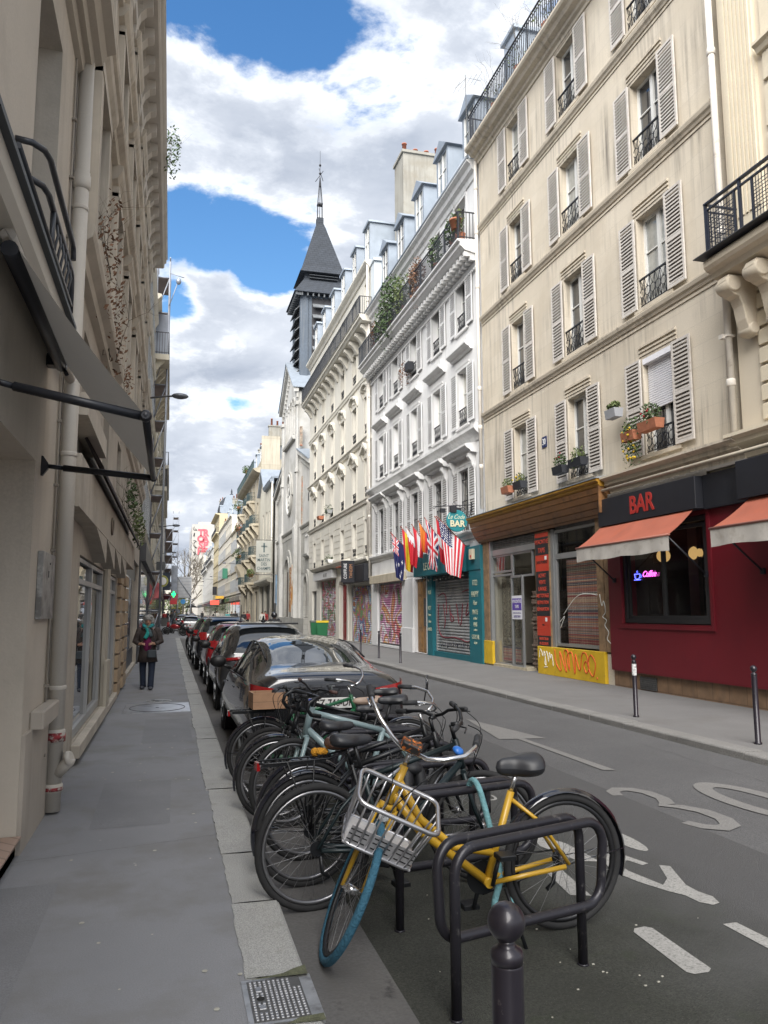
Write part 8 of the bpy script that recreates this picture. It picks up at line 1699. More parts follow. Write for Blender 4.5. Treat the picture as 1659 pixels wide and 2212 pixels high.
 sp_ = ST + (ST - BB).normalized() * (sz - .04 - ST.z); mb = MB()
 def sad(a, b):
  u = a * 2 - 1; th = b * 2 * math.pi; w = (.098 if step else .075) * (.28 + .72 / (1 + math.exp(7 * (u - .05)))) * math.sqrt(max(0, 1 - abs(u) ** 5)); h = (.052 if step else .036) * math.sqrt(max(0, 1 - abs(u) ** 6)) * (1.15 - .25 * u)
  return (sp_.x + .135 * u - .01, w * math.cos(th), sp_.z + .012 * (u * u) * (1 if u < 0 else .4) + h * math.sin(th) * (1 if math.sin(th) > 0 else .8))
 mb.grid(sad, 22, 16); sub('saddle', mb.mesh('saddle', saddle or M_seat), t)
 top = HT + ax * .09; mb = MB(tf); mb.tube([HT, top], .013, 8); mb.tube([top, top + Vector((.06, 0, .01))], .015, 8); c = top + Vector((.06, 0, .015)); gp = []
 if bar == 'swept': P_ = [(0, 0, 0), (.04, .07, .02), (.055, .14, .06), (.02, .23, .105), (-.07, .285, .125), (-.20, .31, .125)]
 elif bar == 'drop': P_ = [(0, 0, 0), (0, .19, 0), (.05, .205, -.005), (.10, .21, -.03), (.115, .21, -.08), (.08, .21, -.125), (.0, .215, -.14)]
 else: P_ = [(0, 0, 0), (.005, .06, .01), (.0, .12, .035), (-.02, .22, .04), (-.05, .31, .04)]
 for s in (-1, 1): mb.tube([c + Vector((x, s * y, z)) for x, y, z in P_], .0115 if bar != 'drop' else .016, 8)
 bm = M_chr if bar == 'swept' else M_bk; hb = sub('handlebar', mb.mesh('handlebar', bm), t)
 if bar != 'drop':
  for s in (-1, 1):
   a_, b_ = [c + Vector((x, s * y, z)) for x, y, z in P_[-2:]]; mb = MB(tf); mb.tube([a_.lerp(b_, .25), b_], .0175, 10); mb.ball(b_, .0178, 8); sub('grip', mb.mesh('grip', gripm or M_grip), hb)
   mb = MB(tf); q = a_.lerp(b_, .05); mb.tube([q, q + Vector((.05, 0, -.01)), q.lerp(b_, .8) + Vector((.06, 0, -.02))], .005, 5); sub('brake_lever', mb.mesh('brake_lever', M_bk if bar == 'flat' else M_chr), hb)
 mb = MB(tf)
 for s in (-1, 1): mb.tube(smooth([tuple(c + Vector((.04, s * .16, .03)))[:3] , tuple(c + Vector((.13, s * .08, -.05))), tuple(HB + Vector((.07, s * .02, .03))), tuple(HB + Vector((.02, s * .03, -.08)))], 6), .0032, 4)
 sub('cables', mb.mesh('cables', M_bk), t)
 mb = MB(); mb.lathe([(.085, -.003), (.085, .003)], (BB.x, -.055, BB.z), 24, axis=(0, 1, 0)); mb.lathe([(.04, -.006), (.04, .006)], (0, -.045, wr), 18, axis=(0, 1, 0))
 mb.tube([(0, -.05, wr + .042), (BB.x, -.055, BB.z + .087)], .005, 4); mb.tube([(0, -.05, wr - .042), (BB.x, -.055, BB.z - .087)], .005, 4); mb.tube([(.02, -.05, wr - .04), (.03, -.055, wr - .13), (.07, -.055, wr - .16)], .012, 6); ck = sub('chainset', mb.mesh('chainset', M_bk), t)
 for s, a in ((-1, -75), (1, 105)):
  d = Vector((math.cos(R(a)), 0, math.sin(R(a)))) * .165; p0 = BB + Vector((0, s * .07, 0)); p1 = p0 + d; mb = MB(); mb.tube([p0, p1], .011, 8); sub('crank', mb.mesh('crank', M_bk), ck)
  mb = MB(); mb.bbox(p1.x - .045, p1.x + .045, p1.y + s * .015 if s > 0 else p1.y - .10, p1.y + .10 if s > 0 else p1.y - .015, p1.z - .012, p1.z + .012, .004); sub('pedal', mb.mesh('pedal', M_bk), ck)
 def guard_(c_, f, a0, a1, nm, mm):
  mb = MB(f); n = 26; ring = []
  for k in range(n + 1):
   a = R(a0 + (a1 - a0) * k / n); ring.append([mb.P((c_.x + r * math.cos(a), y, c_.z + r * math.sin(a))) for r, y in ((wr + .008, -.030), (wr + .022, -.018), (wr + .026, 0), (wr + .022, .018), (wr + .008, .030))])
  for A_, B_ in zip(ring, ring[1:]):
   for j in range(4): mb.F((A_[j], A_[j + 1], B_[j + 1], B_[j]), 0, True)
  for s in (-1, 1): mb.tube([(c_.x, s * .06, c_.z), (c_.x + (wr + .01) * math.cos(R(a1 - 25)), s * .03, c_.z + (wr + .01) * math.sin(R(a1 - 25)))], .003, 4)
  sub(nm, mb.mesh(nm, mm), t)
 if guard: guard_(H, None, 30, 198, 'mudguard', mat('mudguard_gloss', (.012, .013, .020), .12, .1, var=.05, coat=1.0))
 if front_guard: guard_(FH, tf, 100, -12, 'mudguard', MATS['mudguard_gloss'] if 'mudguard_gloss' in MATS else M_bk)
 if rack:
  mb = MB(); z = wr * 2 + .09
  for s in (-1, 1): mb.tube([(.26, s * .03, z + .03), (.12, s * .055, z), (-.30, s * .06, z), (-.33, s * .03, z), (-.33, 0, z)], .006, 6); mb.tube([(0, s * .065, wr + .02), (-.16, s * .06, z)], .006, 6); mb.tube([(0, s * .065, wr + .02), (.02, s * .06, z)], .006, 6)
  for x in (-.2, -.05, .08): mb.tube([(x, -.055, z), (x, .055, z)], .005, 5)
  mb.box(-.30, .12, -.012, .012, z - .03, z - .012); sub('luggage_rack', mb.mesh('luggage_rack', M_bk), t)
  mb = MB(); mb.box(-.345, -.325, -.03, .03, z - .045, z + .005); sub('rear_reflector', mb.mesh('rear_reflector', RLIGHT), t)
 if reflect: mb = MB(tf); mb.lathe([(.026, 0), (.026, .012), (.018, .018)], tuple(HB + Vector((.05, 0, -.06))), 16, axis=(1, 0, 0)); sub('front_reflector', mb.mesh('front_reflector', mat('clear_reflector', (.45, .46, .46), .2, var=.4, vs=90)), t)
 if basket:
  b = (.99, 1.27, -.205, .205, .60, .84)
  mb = MB(tf); x0, x1, y0, y1, z0, z1 = b; e = .03
  def rim_(x0, x1, y0, y1, z, r, rd): mb.tube([(cx + rd * math.cos(R(a)), cy + rd * math.sin(R(a)), z) for cx, cy, a0 in ((x1 - rd, y1 - rd, 0), (x0 + rd, y1 - rd, 90), (x0 + rd, y0 + rd, 180), (x1 - rd, y0 + rd, 270)) for a in range(a0, a0 + 91, 30)], r, 8, closed=True)
  rim_(x0, x1, y0, y1, z1, .011, .05); rim_(x0 + e, x1 - e, y0 + e, y1 - e, z0, .009, .04)
  for k in range(8):
   y = y0 + .045 + (y1 - y0 - .09) * k / 7; yb = y * .87
   for xa, xb in ((x0, x0 + e), (x1, x1 - e)): mb.tube([(xa, y, z1), (xb, yb, z0)], .0055, 5)
  for k in range(3):
   x = x0 + .08 + (x1 - x0 - .16) * k / 2
   for ya_, yb_ in ((y0, y0 + e), (y1, y1 - e)): mb.tube([(x, ya_, z1), (x, yb_, z0)], .0055, 5)
  mb.tube([(x0, -.1, z1 - .06), tuple(HT)], .008, 5); mb.tube([(x0 + e, 0, z0), tuple(HB + Vector((.0, 0, -.02)))], .012, 5)
  bk_o = sub('basket', mb.mesh('basket', mat('basket_alloy', (.46, .46, .48), .3, .85, var=.08, vs=12)), t); mb = MB(tf); mb.box(x0 + e, x1 - e, y0 + e, y1 - e, z0 - .004, z0 + .002)
  mb.box(x1 - e - .004, x1 - e + .0, y0 + e + .01, y1 - e - .01, z0 + .0, z0 + .10); sub('basket_panel', mb.mesh('basket_panel', mat('basket_sheet', (.52, .52, .54), .4, .6, var=.1, vs=20)), bk_o)
  mb = MB(tf)
  for z in (z0 + .025, z0 + .055, z0 + .08):
   for q in (-.12, 0, .12): mb.box(x1 - e - .001, x1 - e + .002, q - .045, q + .045, z, z + .005)
  sub('basket_slots', mb.mesh('basket_slots', M_bk), bk_o)
 if bell: mb = MB(tf); q = c + Vector((-.02, .20, .10)); mb.ball(q, .030, 14, sz=.6); sub('bell', mb.mesh('bell', bell), t)
 if light: mb = MB(tf); q = c + Vector((.03, -.03, .05)); mb.bbox(q.x - .03, q.x + .04, q.y - .05, q.y + .05, q.z - .02, q.z + .02, .006); sub('phone_holder', mb.mesh('phone_holder', mat('holder_orange', (.30, .08, .01), .5, var=.9, vs=30, stain=(40, .46, .5, (.015, .015, .015)))), t)
 if mirror: mb = MB(tf); q = c + Vector((.02, .30, .16)); mb.lathe([(.062, -.006), (.062, .0)], tuple(q), 24, axis=(-1, 0, 0)); mb.tube([q, c + Vector((0, .27, .02))], .005, 6); ml = sub('mirror', mb.mesh('mirror', M_bk), t); mb = MB(tf); mb.lathe([(.057, 0), (.057, .002)], tuple(q - Vector((.002, 0, 0))), 24, axis=(-1, 0, 0)); sub('mirror_glass', mb.mesh('mirror_glass', mat('mirror_silver', (.9, .9, .9), .03, 1.0, var=0)), ml)
 if stand: mb = MB(); mb.tube([(.36, .05, .26), (.30, .16, .0)], .010, 6); sub('kickstand', mb.mesh('kickstand', M_bk), t)
 return t
bicycle('yellow step-through bicycle with silver basket and blue front tyre, nearest the viewer', (2.16, 4.17), 182, M_yf, steer=80, sc=1.06, step=True, bar='swept', tyre_f=M_blu, rim_m=M_rimb, sz=.885, basket=True, bell=mat('bell_blue', (.02, .13, .45), .3, var=0), light=True, stand=True, tube_r=.0165, lean=-2, reflect=True)
bicycle('dark green black bicycle with a derailleur, standing just behind the yellow one', (.87, 4.80), 8, mat('frame_dark_green', (.010, .019, .022), .4, .2, var=.1), steer=-28, sc=1.04, rim_m=M_rim, guard=False, sz=.97, bar='flat', wr=.35)
bicycle('black bicycle with long rear rack and sprung brown leather saddle', (.90, 5.22), 10, M_bk, steer=22, sc=1.02, saddle=mat('brown_leather', (.085, .045, .032), .4, var=.2, vs=12), sz=.90, rack=True, bar='flat', guard=True, front_guard=True)
bicycle('black city bicycle between the racks with a curved swan bar', (.98, 5.75), 6, M_bk, steer=-20, bar='swept', sz=.96, guard=True, mirror=True)
bicycle('pale blue framed bicycle with drop handlebars, facing the pavement', (2.12, 6.72), 185, mat('frame_pale_blue', (.19, .26, .275), .35, var=.05, coat=.3), steer=14, sc=1.04, bar='drop', guard=False, sz=.99, tube_r=.021, headh=.03)
bicycle('black mountain bicycle with wide bars, facing the pavement behind the pale blue one', (2.05, 7.28), 178, M_bk, steer=-24, sc=1.02, bar='flat', saddle=mat('tan_saddle', (.30, .22, .17), .5, var=.1), guard=False, sz=.94, rim_m=M_rim)
bicycle('black bicycle with brown grips and a wire framed black saddle', (2.30, 7.62), 176, M_bk, steer=30, bar='flat', gripm=mat('brown_grip', (.07, .035, .03), .6), sz=1.0, guard=True)
bicycle('dark bicycle with tangled cables close to the pavement', (2.0, 7.05), 190, M_bk, steer=-10, bar='flat', sz=.92, front_guard=True)
bicycle('green framed bicycle with a wooden crate on its rear rack, farthest from the viewer', (.92, 8.02), 4, mat('frame_green', (.015, .10, .045), .35, var=.1), steer=-35, sc=1.0, bar='swept', rack=True, guard=True, sz=.98)
t = local_thing('wooden_crate', 'small varnished wooden crate strapped to a rear bicycle rack', 'crate', (.97, 8.02, .70), None, (0, 0, R(4))); mb = MB(); M_crate = mat('crate_pine', (.33, .19, .11), .6, var=.18, vs=7, brick=(.9, .11, .003, .6))
mb.box(-.17, .17, -.14, -.128, 0, .155); mb.cut(); mb.box(-.17, .17, .128, .14, 0, .155); mb.cut(); mb.box(-.17, -.158, -.128, .128, 0, .155); mb.cut(); mb.box(.158, .17, -.128, .128, 0, .155)
for o_ in (1,): mb.build('board', M_crate, t)
mb = MB(); mb.box(-.158, .158, -.128, .128, 0, .01); sub('base', mb.mesh('base', M_crate), t)
t = thing('cloth_lock', 'pale blue cloth covered chain lock hanging from the rack by the yellow bicycle', 'lock', (1.80, 4.40, .6)); cl = mat('teal_cloth', (.14, .30, .33), .9, var=.15, vs=20, bump=.6, bs=60)
mb = MB(); mb.tube(smooth([(1.74, 4.52, .60), (1.75, 4.47, .66), (1.765, 4.40, .62), (1.79, 4.33, .45), (1.80, 4.26, .30), (1.79, 4.18, .20), (1.74, 4.15, .08), (1.76, 4.14, -.01), (1.83, 4.15, .03), (1.84, 4.17, .14), (1.80, 4.2, .22)], 5), .018, 10); mb.build('sleeve', cl, t)
t = thing('black_bag', 'black rain cover knotted round a rack rail', 'bag', (1.62, 5.25, .5)); mb = MB(); mb.tube(smooth([(1.56, 5.18, .58), (1.54, 5.12, .48), (1.57, 5.12, .34), (1.63, 5.14, .30), (1.66, 5.16, .42), (1.65, 5.2, .57), (1.6, 5.24, .62)], 4), .045, 8); mb.ball((1.60, 5.2, .60), .075, 10, sz=.6); mb.build('cloth', mat('black_nylon', (.012, .013, .016), .6, var=.2, vs=20), t)
t = thing('cleaning_sponge', 'orange sponge pinched under a rear bicycle rack clip', 'sponge', (.93, 5.25, .72)); mb = MB(); mb.ball((.98, 5.24, .735), .04, 8, sz=.6, sy=1.0); mb.ball((1.01, 5.26, .73), .035, 8, sz=.7); mb.ball((.95, 5.25, .73), .03, 8); mb.build('sponge', mat('sponge_orange', (.62, .28, .02), .9, var=.3, vs=60, bump=1, bs=120), t)
# ---------------------------------------------------------------- bollards
def bollard(lab, x, y, z, big=False, src=[None]):
 if src[0] is None:
  t = local_thing('bollard', lab, 'bollard', (x, y, z), 'dark posts with ball tops'); mb = MB(); mb.lathe([(.048, 0), (.048, .02), (.036, .03), (.036, .84), (.036, .85)], (0, 0, 0), 20); sub('post', mb.mesh('post', mat('bollard_paint', (.020, .017, .024), .38, .25, var=.15, vs=8, coat=.3, stain=(30, .66, .72, (.10, .09, .09)))), t)
  mb = MB(); mb.lathe([(.036, .845), (.0375, .862), (.034, .874), (.022, .880), (.018, .888), (.020, .897)], (0, 0, 0), 20); mb.ball((0, 0, .932), .043, 24); sub('ball', mb.mesh('ball', MATS['bollard_paint']), t); src[0] = t; return t
 t = copy_tree(src[0]); t.location = (x, y, z); t['label'] = lab; return t
bollard('ball topped bollard at the bottom of the photo, in front of the nearest hoop', .755, 1.735, .02)
for x, y, lab in ((7.17, 11.2, 'with a torn sticker, in front of the bar'), (7.18, 8.53, 'closest to the right edge of the photo'), (7.3, 24.85, 'right one of three before the teal bar'), (7.3, 27.6, 'middle one of three before the teal bar'), (7.3, 30.4, 'left one of three, beyond the teal bar'), (7.3, 48.6, 'beside the green bins'), (7.3, 62, 'opposite the church door'), (7.2, 58, 'by the near side of the church door'), (7.2, 66, 'past the church door'), (7.2, 84, 'in front of the parish house'), (7.2, 88, 'just beyond the parish house'), (7.2, 92, 'before the honey stone block'), (7.2, 96, 'farthest one by the honey stone block')):
 bollard('dark pavement post ' + lab, x, y, -.026)
t = thing('sticker', 'torn white sticker on the pavement post before the bar', 'sticker', (7.17, 11.2, .7)); mb = MB(); mb.tube([(7.17, 11.2, .62), (7.17, 11.2, .80)], .0375, 16, caps=False); mb.build('paper', mat('sticker_paper', (.50, .50, .50), .7, var=.6, vs=30), t)
# ---------------------------------------------------------------- wheelie bins and a street bin
def bin_(lab, x, y, lidm, rot=0):
 t = local_thing('wheelie_bin', lab, 'bin', (x, y, -.026), 'green wheelie bins by the church', (0, 0, rot)); mb = MB(); g = mat('bin_green', (.015, .13, .05), .5, var=.08)
 mb.prism([(-.27, .08), (.27, .08), (.33, 1.0), (-.33, 1.0)], -.34, .34, lambda p, q, a: (p, a * (.8 + .2 * q), q)); sub('body', mb.mesh('body', g), t); mb = MB(); mb.prism([(-.35, 0), (.36, 0), (.36, .06), (0, .12), (-.35, .07)], -.37, .37, lambda p, q, a: (p, a, q + 1.0)); sub('lid', mb.mesh('lid', lidm), t)
 for s in (-1, 1): mb = MB(); mb.lathe([(.1, -.03), (.1, .03)], (.24, s * .33, .1), 14, axis=(0, 1, 0)); sub('wheel', mb.mesh('wheel', TYRE), t)
bin_('green wheelie bin with a yellow lid', 8.95, 47.2, mat('lid_yellow', (.60, .44, .02), .5, var=.1), R(80)); bin_('green wheelie bin with a dark lid half behind the yellow lidded one', 8.75, 48.3, mat('lid_dark', (.10, .12, .11), .5, var=.1), R(85))
t = thing('street_bin', 'dark tapered rubbish bin against the left house fronts', 'bin', (-.75, 90, 0)); mb = MB(); mb.prism([(-.28, 0), (.28, 0), (.36, .95), (-.36, .95)], -.3, .3, lambda p, q, a: (-.62 + p, 96 + a, q)); mb.build('body', M_iron, t); mb = MB(); mb.box(-1.0, -.24, 95.66, 96.34, .95, 1.0); mb.build('rim', TRIM, t)
# ---------------------------------------------------------------- people
SKIN = mat('skin', (.42, .24, .17), .6, var=.06, vs=30)
def body_mesh(J, E_, name, m, lvl=2, root='hip'):
 E_ = [e for e in E_ if e[1][:2] != 'to']; J = {k: v for k, v in J.items() if k[:2] != 'to'}
 """one continuous skinned surface over a skeleton: J name -> ((x, y, z), radius)"""
 if name == 'body': J = {k: ((v[0], tuple(r * .62 for r in v[1]) if isinstance(v[1], tuple) else v[1] * .62) if k[:2] in ('hi', 'wa', 'ch', 'up', 'sh', 'el', 'kn', 'th') or (k[:2] == 'an') else v) for k, v in J.items()}
 ks = list(J); me = bpy.data.meshes.new(name); me.from_pydata([J[k][0] for k in ks], [(ks.index(a), ks.index(b)) for a, b in E_], []); me.materials.append(m)
 o = bpy.data.objects.new('tmp', me); col.objects.link(o); o.modifiers.new('s', 'SKIN'); sv = me.skin_vertices[0].data
 for i, k in enumerate(ks):
  r = J[k][1]; sv[i].radius = (r, r) if isinstance(r, (int, float)) else r; sv[i].use_root = (k == root)
 md = o.modifiers.new('b', 'SUBSURF'); md.levels = md.render_levels = lvl; dg = bpy.context.evaluated_depsgraph_get(); dg.update(); out = bpy.data.meshes.new_from_object(o.evaluated_get(dg)); bpy.data.objects.remove(o)
 for p in out.polygons: p.use_smooth = True
 out.name = name; out.materials.clear(); out.materials.append(m); return out
def loft(mb, rings, n=18):
 """closed garment shape through elliptical rings (x, y, z, rx, ry)"""
 A = [[mb.P((x + rx * math.cos(2 * math.pi * j / n), y + ry * math.sin(2 * math.pi * j / n), z)) for j in range(n)] for x, y, z, rx, ry in rings]
 for P_, Q_ in zip(A, A[1:]):
  for j in range(n): mb.F((P_[j], P_[(j + 1) % n], Q_[(j + 1) % n], Q_[j]), 0, True)
 mb.F(A[0][::-1], 0, True); mb.F(A[-1], 0, True)
def clothes(t, J, hz, top, legs, coat=0.0, sit=False, k=1.0, nm='jacket', flare=0.0):
 V = lambda n: Vector(J[n][0]); mb = MB()
 loft(mb, [(0, 0, hz - .10 - coat, .165 + coat * .25 + flare, .125 + coat * .15 + flare), (0, 0, hz - .02, .168 * k, .128 * k), (0, 0, hz + .12, .158 * k, .122 * k), (0, 0, hz + .28, .178 * k, .128 * k), (0, 0, hz + .40, .198 * k, .118 * k), (0, 0, hz + .475, .175 * k, .10 * k), (0, .005, hz + .525, .095, .078), (0, .01, hz + .56, .066, .064)])
 for n in 'lr': mb.tube([V('sh' + n) + (V('chest') - V('sh' + n)) * .15, V('sh' + n), V('sh' + n).lerp(V('el' + n), .5), V('el' + n), V('el' + n).lerp(V('wr' + n), .5), V('wr' + n)], [.055, .078 * k, .070 * k, .060 * k, .052, .044], 12); mb.ball(V('sh' + n), .080 * k, 12)
 sub(nm, mb.mesh(nm, top), t); mb = MB()
 loft(mb, [(0, 0, hz - .20, .09, .07), (0, 0, hz - .13, .158, .112), (0, 0, hz + .02, .158, .118), (0, 0, hz + .10, .145, .11)])
 for n in 'lr': a = V('an' + n); mb.tube([V('th' + n) + Vector((0, 0, .06)), V('th' + n), V('th' + n).lerp(V('kn' + n), .6), V('kn' + n), V('kn' + n).lerp(a, .5), a, a + (a - V('kn' + n)).normalized() * .05], [.088, .094, .082, .072, .067, .064, .066], 12)
 sub('trousers', mb.mesh('trousers', legs), t)
def person(lab, loc, rot, top, legs, hair, stride=.0, h=1.68, shoe=None, helmet=False, sit=False, lvl=1, arms=None, grp='people down the street', coat=0.0, hatm=None):
 """a small figure in the distance: body, hair, jacket, trousers, shoes"""
 t = local_thing('person', lab, 'person', loc, grp, (0, 0, rot), h / 1.72); s_ = stride; J = {}
 hz = .93 if not sit else .80
 J['hip'] = ((0, 0, hz), .13); J['waist'] = ((0, 0, hz + .18), .12); J['chest'] = ((0, .0, hz + .38), (.17, .12)); J['neck'] = ((0, .01, hz + .55), .055); J['head'] = ((0, .02, hz + .66), (.075, .085)); J['crown'] = ((0, .02, hz + .74), .07); E_ = [('hip', 'waist'), ('waist', 'chest'), ('chest', 'neck'), ('neck', 'head'), ('head', 'crown')]
 for n, s in (('l', -1), ('r', 1)):
  f = s * s_; fw = .16 if arms == 'front' else -.05 * s * (1 if s_ else 0)
  J['sh' + n] = ((s * .19, 0, hz + .47), .055); J['el' + n] = ((s * .25, -.03 + fw * .3, hz + .20), .042); J['wr' + n] = ((s * (.12 if arms == 'front' else .24), .08 + fw - s_ * s * .25, hz + (.16 if arms == 'front' else -.03)), .03); J['ha' + n] = ((s * (.06 if arms == 'front' else .23), .13 + fw - s_ * s * .3, hz + (.16 if arms == 'front' else -.12)), .032)
  if sit: J['kn' + n] = ((s * .2, .42, .62), .065); J['an' + n] = ((s * .2, .30, .22), .045); J['to' + n] = ((s * .2, .45, .16), .035)
  else: J['kn' + n] = ((s * .09, f * .16 + .03, .50), .065); J['an' + n] = ((s * .09, f * .36 - (.05 if f < 0 else 0), .09 + (.04 if f < 0 else 0)), .042); J['to' + n] = ((s * .10, f * .36 + .14, .04), .035)
  J['th' + n] = ((s * .09, 0, hz - .06), .085); E_ += [('chest', 'sh' + n), ('sh' + n, 'el' + n), ('el' + n, 'wr' + n), ('wr' + n, 'ha' + n), ('hip', 'th' + n), ('th' + n, 'kn' + n), ('kn' + n, 'an' + n), ('an' + n, 'to' + n)]
 sub('body', body_mesh(J, E_, 'body', SKIN, lvl), t)
 clothes(t, J, hz, top, legs, coat, sit)
 mb = MB()
 for n in 'lr': p = Vector(J['to' + n][0]); mb.ball(p - Vector((0, .06, 0)), .052, 10, sz=.75, sy=2.3); mb.cut()
 q = MB(); q.v = mb.v; q.f = mb.f; q.mi = mb.mi; q.sm = mb.sm; sub('shoes', q.mesh('shoes', shoe or TRIM), t)
 c = Vector(J['crown'][0]); mb = MB()
 if helmet: mb.ball(c - Vector((0, 0, .035)), .145, 20, sz=.98, sy=1.1); sub('helmet', mb.mesh('helmet', mat('helmet_black', (.014, .015, .018), .25, var=.1, coat=.6)), t)
 else: mb.ball(c - Vector((0, .022, .02)), .102, 14, sz=1.0, sy=1.0); sub('hair', mb.mesh('hair', hair), t)
 return t
def cloth(n, c, r=.85): return mat(n, c, r, var=.15, vs=12)
K_dark, K_navy, K_jean, K_grey, K_pale, K_red, K_teal = cloth('cloth_black', (.02, .02, .022)), cloth('cloth_navy', (.02, .03, .06)), cloth('denim', (.035, .055, .10)), cloth('cloth_grey', (.10, .11, .12)), cloth('cloth_pale', (.45, .44, .40)), cloth('cloth_red', (.28, .03, .03)), cloth('cloth_teal', (.05, .25, .26))
hairb, hairk, hairg = mat('hair_brown', (.07, .04, .025), .7), mat('hair_black', (.015, .013, .012), .6), mat('hair_grey', (.25, .245, .235), .7, var=.3, vs=40, bump=.5, bs=60)
person('motorcyclist in a black jacket and black helmet seen from behind', (4.95, 38.75, ROADZ), 0, K_dark, K_dark, hairk, sit=True, helmet=True, h=1.80, lvl=2, arms='front', grp='riders')
person('man in grey striding across the pavement behind the woman', (.45, 80, 0), R(-90), K_grey, K_grey, hairk, stride=.9, h=1.84, lvl=2)
for k, (x, y, rt, a, b_, hr, st_, lab) in enumerate([(6.4, 92, 180, K_teal, K_dark, hairk, .3, 'person with a teal top among the dark group on the right pavement'), (6.9, 92.5, 170, K_dark, K_dark, hairb, .2, 'person all in black beside the teal topped one'), (7.4, 93.5, 0, K_dark, K_navy, hairk, .2, 'person in black at the right of the group of three'),
  (7.9, 88, 180, K_dark, K_dark, hairk, .3, 'person in a long black coat near the honey stone block'), (8.35, 88.6, 185, K_red, K_dark, hairb, .3, 'person in a dark red coat near the honey stone block'), (5.3, 94, 0, K_pale, K_jean, hairb, .4, 'person in a pale jumper walking in the road'), (8.6, 76.5, 180, K_pale, K_dark, hairb, .1, 'person in pale clothes by the parish house'), (8.95, 77, 180, K_red, K_grey, hairk, .1, 'person in wine red by the parish house'),
  (-.3, 118, 180, K_dark, K_dark, hairk, .3, 'dark clad person on the far left pavement under the green cross'), (-.7, 112, 0, K_red, K_dark, hairb, .2, 'person in a red jacket on the far left pavement'), (.3, 112, 180, K_dark, K_jean, hairk, .5, 'person behind the striding man'), (3.0, 150, 180, K_dark, K_dark, hairk, .3, 'tiny figure in the road at the far end, left'), (4.2, 155, 180, K_navy, K_dark, hairb, .3, 'tiny figure in the road at the far end, middle'), (5.8, 150, 0, K_dark, K_jean, hairk, .3, 'tiny figure at the far end near the red awning'), (5.9, 110, 0, K_dark, K_dark, hairk, .4, 'dark figure crossing the road before the red awning')]):
 person(lab, (x, y, -.05), R(rt), a, b_, hr, stride=st_ * .6, h=1.66 + (k * 37 % 11) * .012, coat=.15 if k % 3 == 0 else 0)
wm = local_thing('person', 'grey haired woman in a brown coat, teal scarf and jeans walking towards the viewer', 'person', (-.435, 17.9, 0), None, (0, 0, math.pi - .08), .97)
J = dict(hip=((0, 0, .84), (.155, .12)), waist=((0, .0, .98), (.15, .12)), chest=((0, -.01, 1.17), (.17, .125)), upch=((0, -.015, 1.30), (.13, .10)), neck=((0, .02, 1.38), .055), jaw=((0, .055, 1.425), (.058, .062)), face=((0, .05, 1.50), (.074, .088)), crown=((0, .035, 1.565), (.07, .078)))
E_ = [('hip', 'waist'), ('waist', 'chest'), ('chest', 'upch'), ('upch', 'neck'), ('neck', 'jaw'), ('jaw', 'face'), ('face', 'crown')]
for n, s in (('l', -1), ('r', 1)):
 J['sh' + n] = ((s * .185, -.015, 1.275), .058); J['el' + n] = ((s * .275, -.02, 1.04), .048); J['wr' + n] = ((s * .165, .17, 1.0), .032); J['pa' + n] = ((s * .115, .215, 1.0), (.036, .022)); J['kn' + n] = ((s * .10, .04 if s < 0 else -.02, .46), .075); J['th' + n] = ((s * .09, 0, .76), .10)
 J['an' + n] = ((s * .09, .08 if s < 0 else -.10, .10), .045); J['to' + n] = ((s * .10, .22 if s < 0 else .04, .04), .036)
 E_ += [('upch', 'sh' + n), ('sh' + n, 'el' + n), ('el' + n, 'wr' + n), ('wr' + n, 'pa' + n), ('hip', 'th' + n), ('th' + n, 'kn' + n), ('kn' + n, 'an' + n), ('an' + n, 'to' + n)]
 for k in range(4):
  J[f'f{n}{k}a'] = ((s * (.085 - .006 * k), .232, 1.022 - .014 * k), .0095); J[f'f{n}{k}b'] = ((s * (.055 - .004 * k), .232 - .004 * k, 1.018 - .015 * k), .0085); J[f'f{n}{k}c'] = ((s * (.040), .215, 1.012 - .015 * k), .0075); E_ += [('pa' + n, f'f{n}{k}a'), (f'f{n}{k}a', f'f{n}{k}b'), (f'f{n}{k}b', f'f{n}{k}c')]
 J[f't{n}a'] = ((s * .12, .225, 1.035), .011); J[f't{n}b'] = ((s * .09, .235, 1.05), .009); E_ += [('pa' + n, f't{n}a'), (f't{n}a', f't{n}b')]
sub('body', body_mesh(J, E_, 'body', SKIN, 2), wm)
mb = MB(); mb.ball((0, .145, 1.487), .016, 10, sz=1.6, sy=1.2); mb.ball((0, .148, 1.472), .019, 10, sz=.7); sub('nose', mb.mesh('nose', SKIN), wm)
mb = MB(); mb.ball((0, .128, 1.443), .026, 10, sz=.3, sy=.4); sub('mouth', mb.mesh('mouth', mat('lips', (.28, .09, .08), .6, var=0)), wm)
for s in (-1, 1):
 mb = MB(); mb.ball((s * .031, .124, 1.512), .013, 10, sz=.7); sub('eye', mb.mesh('eye', mat('eye', (.10, .08, .07), .3, var=0)), wm); mb = MB(); mb.tube([(s * .033 + .027 * math.cos(a), .143, 1.510 + .019 * math.sin(a)) for a in [k * math.pi / 8 for k in range(16)]], .003, 5, closed=True); mb.tube([(s * .06, .14, 1.515), (s * .083, .03, 1.52)], .0025, 4); mb.tube([(0, .148, 1.513), (s * .008, .147, 1.514)], .003, 4); sub('spectacles', mb.mesh('spectacles', TRIM), wm)
mb = MB(); mb.ball((0, .015, 1.555), .112, 20, sz=.85, sy=1.0)
for s in (-1, 1): mb.ball((s * .082, .022, 1.50), .052, 12, sz=1.55, sy=1.1); mb.ball((s * .05, .08, 1.590), .045, 10, sz=.6)
mb.ball((0, -.05, 1.49), .09, 14, sz=1.1); sub('hair', mb.mesh('hair', hairg), wm)
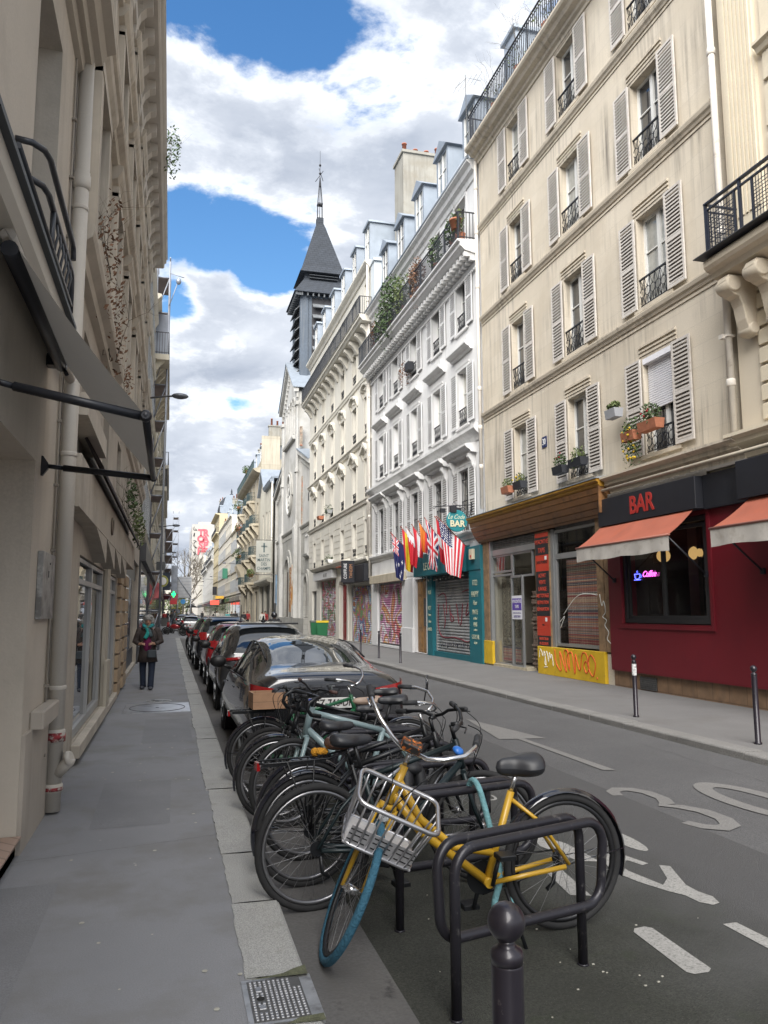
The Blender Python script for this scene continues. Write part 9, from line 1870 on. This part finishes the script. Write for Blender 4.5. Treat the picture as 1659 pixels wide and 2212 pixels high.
coatm = mat('coat_dark_brown', (.040, .030, .028), .75, var=.25, vs=9, bump=.5, bs=18); g = lambda k, e: (J[k][0], tuple(r + e for r in J[k][1]) if isinstance(J[k][1], tuple) else J[k][1] + e)
clothes(wm, J, .80, coatm, mat('dark_denim', (.014, .022, .045), .85, var=.2, vs=9), .10, k=1.12, nm='coat', flare=.03)
mb = MB(); mb.ball((0, .085, 1.0), .105, 16, sz=2.0, sy=.85); sub('jumper', mb.mesh('jumper', mat('magenta_knit', (.13, .008, .06), .9, var=.2, vs=40)), wm)
mb = MB()
for n, s in (('l', -1), ('r', 1)): p = Vector(J['to' + n][0]); mb.ball(p - Vector((0, .05, 0)), .052, 12, sz=.75, sy=2.4)
sub('shoes', mb.mesh('shoes', mat('shoe_grey', (.05, .055, .07), .7)), wm)
for pts, r_, m_ in (([(-.09, .0, 1.41), (-.06, .10, 1.39), (.02, .125, 1.36), (.09, .09, 1.40), (.10, -.01, 1.42)], .042, mat('scarf_teal', (.015, .20, .22), .85, var=.5, vs=14, stain=(12, .5, .6, (.12, .10, .03)))), ([(.02, .13, 1.34), (-.01, .165, 1.24), (.05, .185, 1.12)], .045, mat('scarf_turquoise', (.015, .24, .22), .85, var=.4, vs=16)), ([(0, .13, 1.34), (-.05, .16, 1.25), (-.08, .17, 1.16)], .040, mat('scarf_dark', (.05, .08, .09), .85, var=.6, vs=16))):
 mb = MB(); mb.tube(smooth(pts, 4), r_, 10); sub('scarf', mb.mesh('scarf', m_), wm)
t = thing('handbag', 'dark grey shoulder bag carried on the hip of the walking woman', 'handbag', (-.36, 17.7, .7)); mb = MB(); mb.bbox(-.44, -.25, 17.64, 17.71, .69, .85, .025); mb.build('bag', mat('bag_grey', (.035, .045, .055), .5, var=.2, vs=10), t); mb = MB(); mb.tube([(-.25, 17.66, .90), (-.30, 17.70, 1.1), (-.36, 17.76, 1.3)], .008, 5); mb.build('strap', TRIM, t)
t = thing('cafe_awning', 'dark cafe awning with a lit red sign far down the right side', 'awning', (9, 150, 3)); mb = MB(); mb.prism([(9.7, 4.4), (6.2, 3.0), (6.2, 2.85), (9.7, 4.2)], 146, 154, lambda p, q, a: (p, a, q)); mb.build('canopy', mat('awning_plum', (.10, .03, .05), .8), t); mb = MB(); mb.box(7.0, 8.6, 145.8, 145.95, 2.9, 3.7); mb.build('lit_sign', mat('sign_lit_red', (.9, .12, .08), .5, var=0, emit=.2), t); mb = MB(); mb.box(7.9, 9.4, 145.9, 146, 4.0, 4.5); mb.build('gold_sign', mat('sign_gold', (.65, .38, .05), .5, var=.2, emit=.15), t)
t = thing('cafe_parasol', 'black parasol in front of the far cafe', 'parasol', (4.2, 165, 0)); mb = MB(); mb.lathe([(1.5, 2.5), (.05, 3.2)], (4.2, 165, 0), 12); mb.build('canopy', K_dark, t); mb = MB(); mb.tube([(4.2, 165, 0), (4.2, 165, 3.1)], .04, 6); mb.build('pole', M_iron, t)
for k, (y, z, lab) in enumerate(((140, 8.6, 'green shop sign high on the right side'), (172, 6.4, 'dark box sign on the tall yellow stone house'))):
 t = thing('hanging_sign', lab, 'sign', (9, y, z)); mb = MB(); mb.bbox(8.7, 9.6, y, y + .2, z - 1.2, z + .6, .02); mb.build('panel', [mat('sign_green', (.03, .16, .10), .5), M_fascia][k], t)
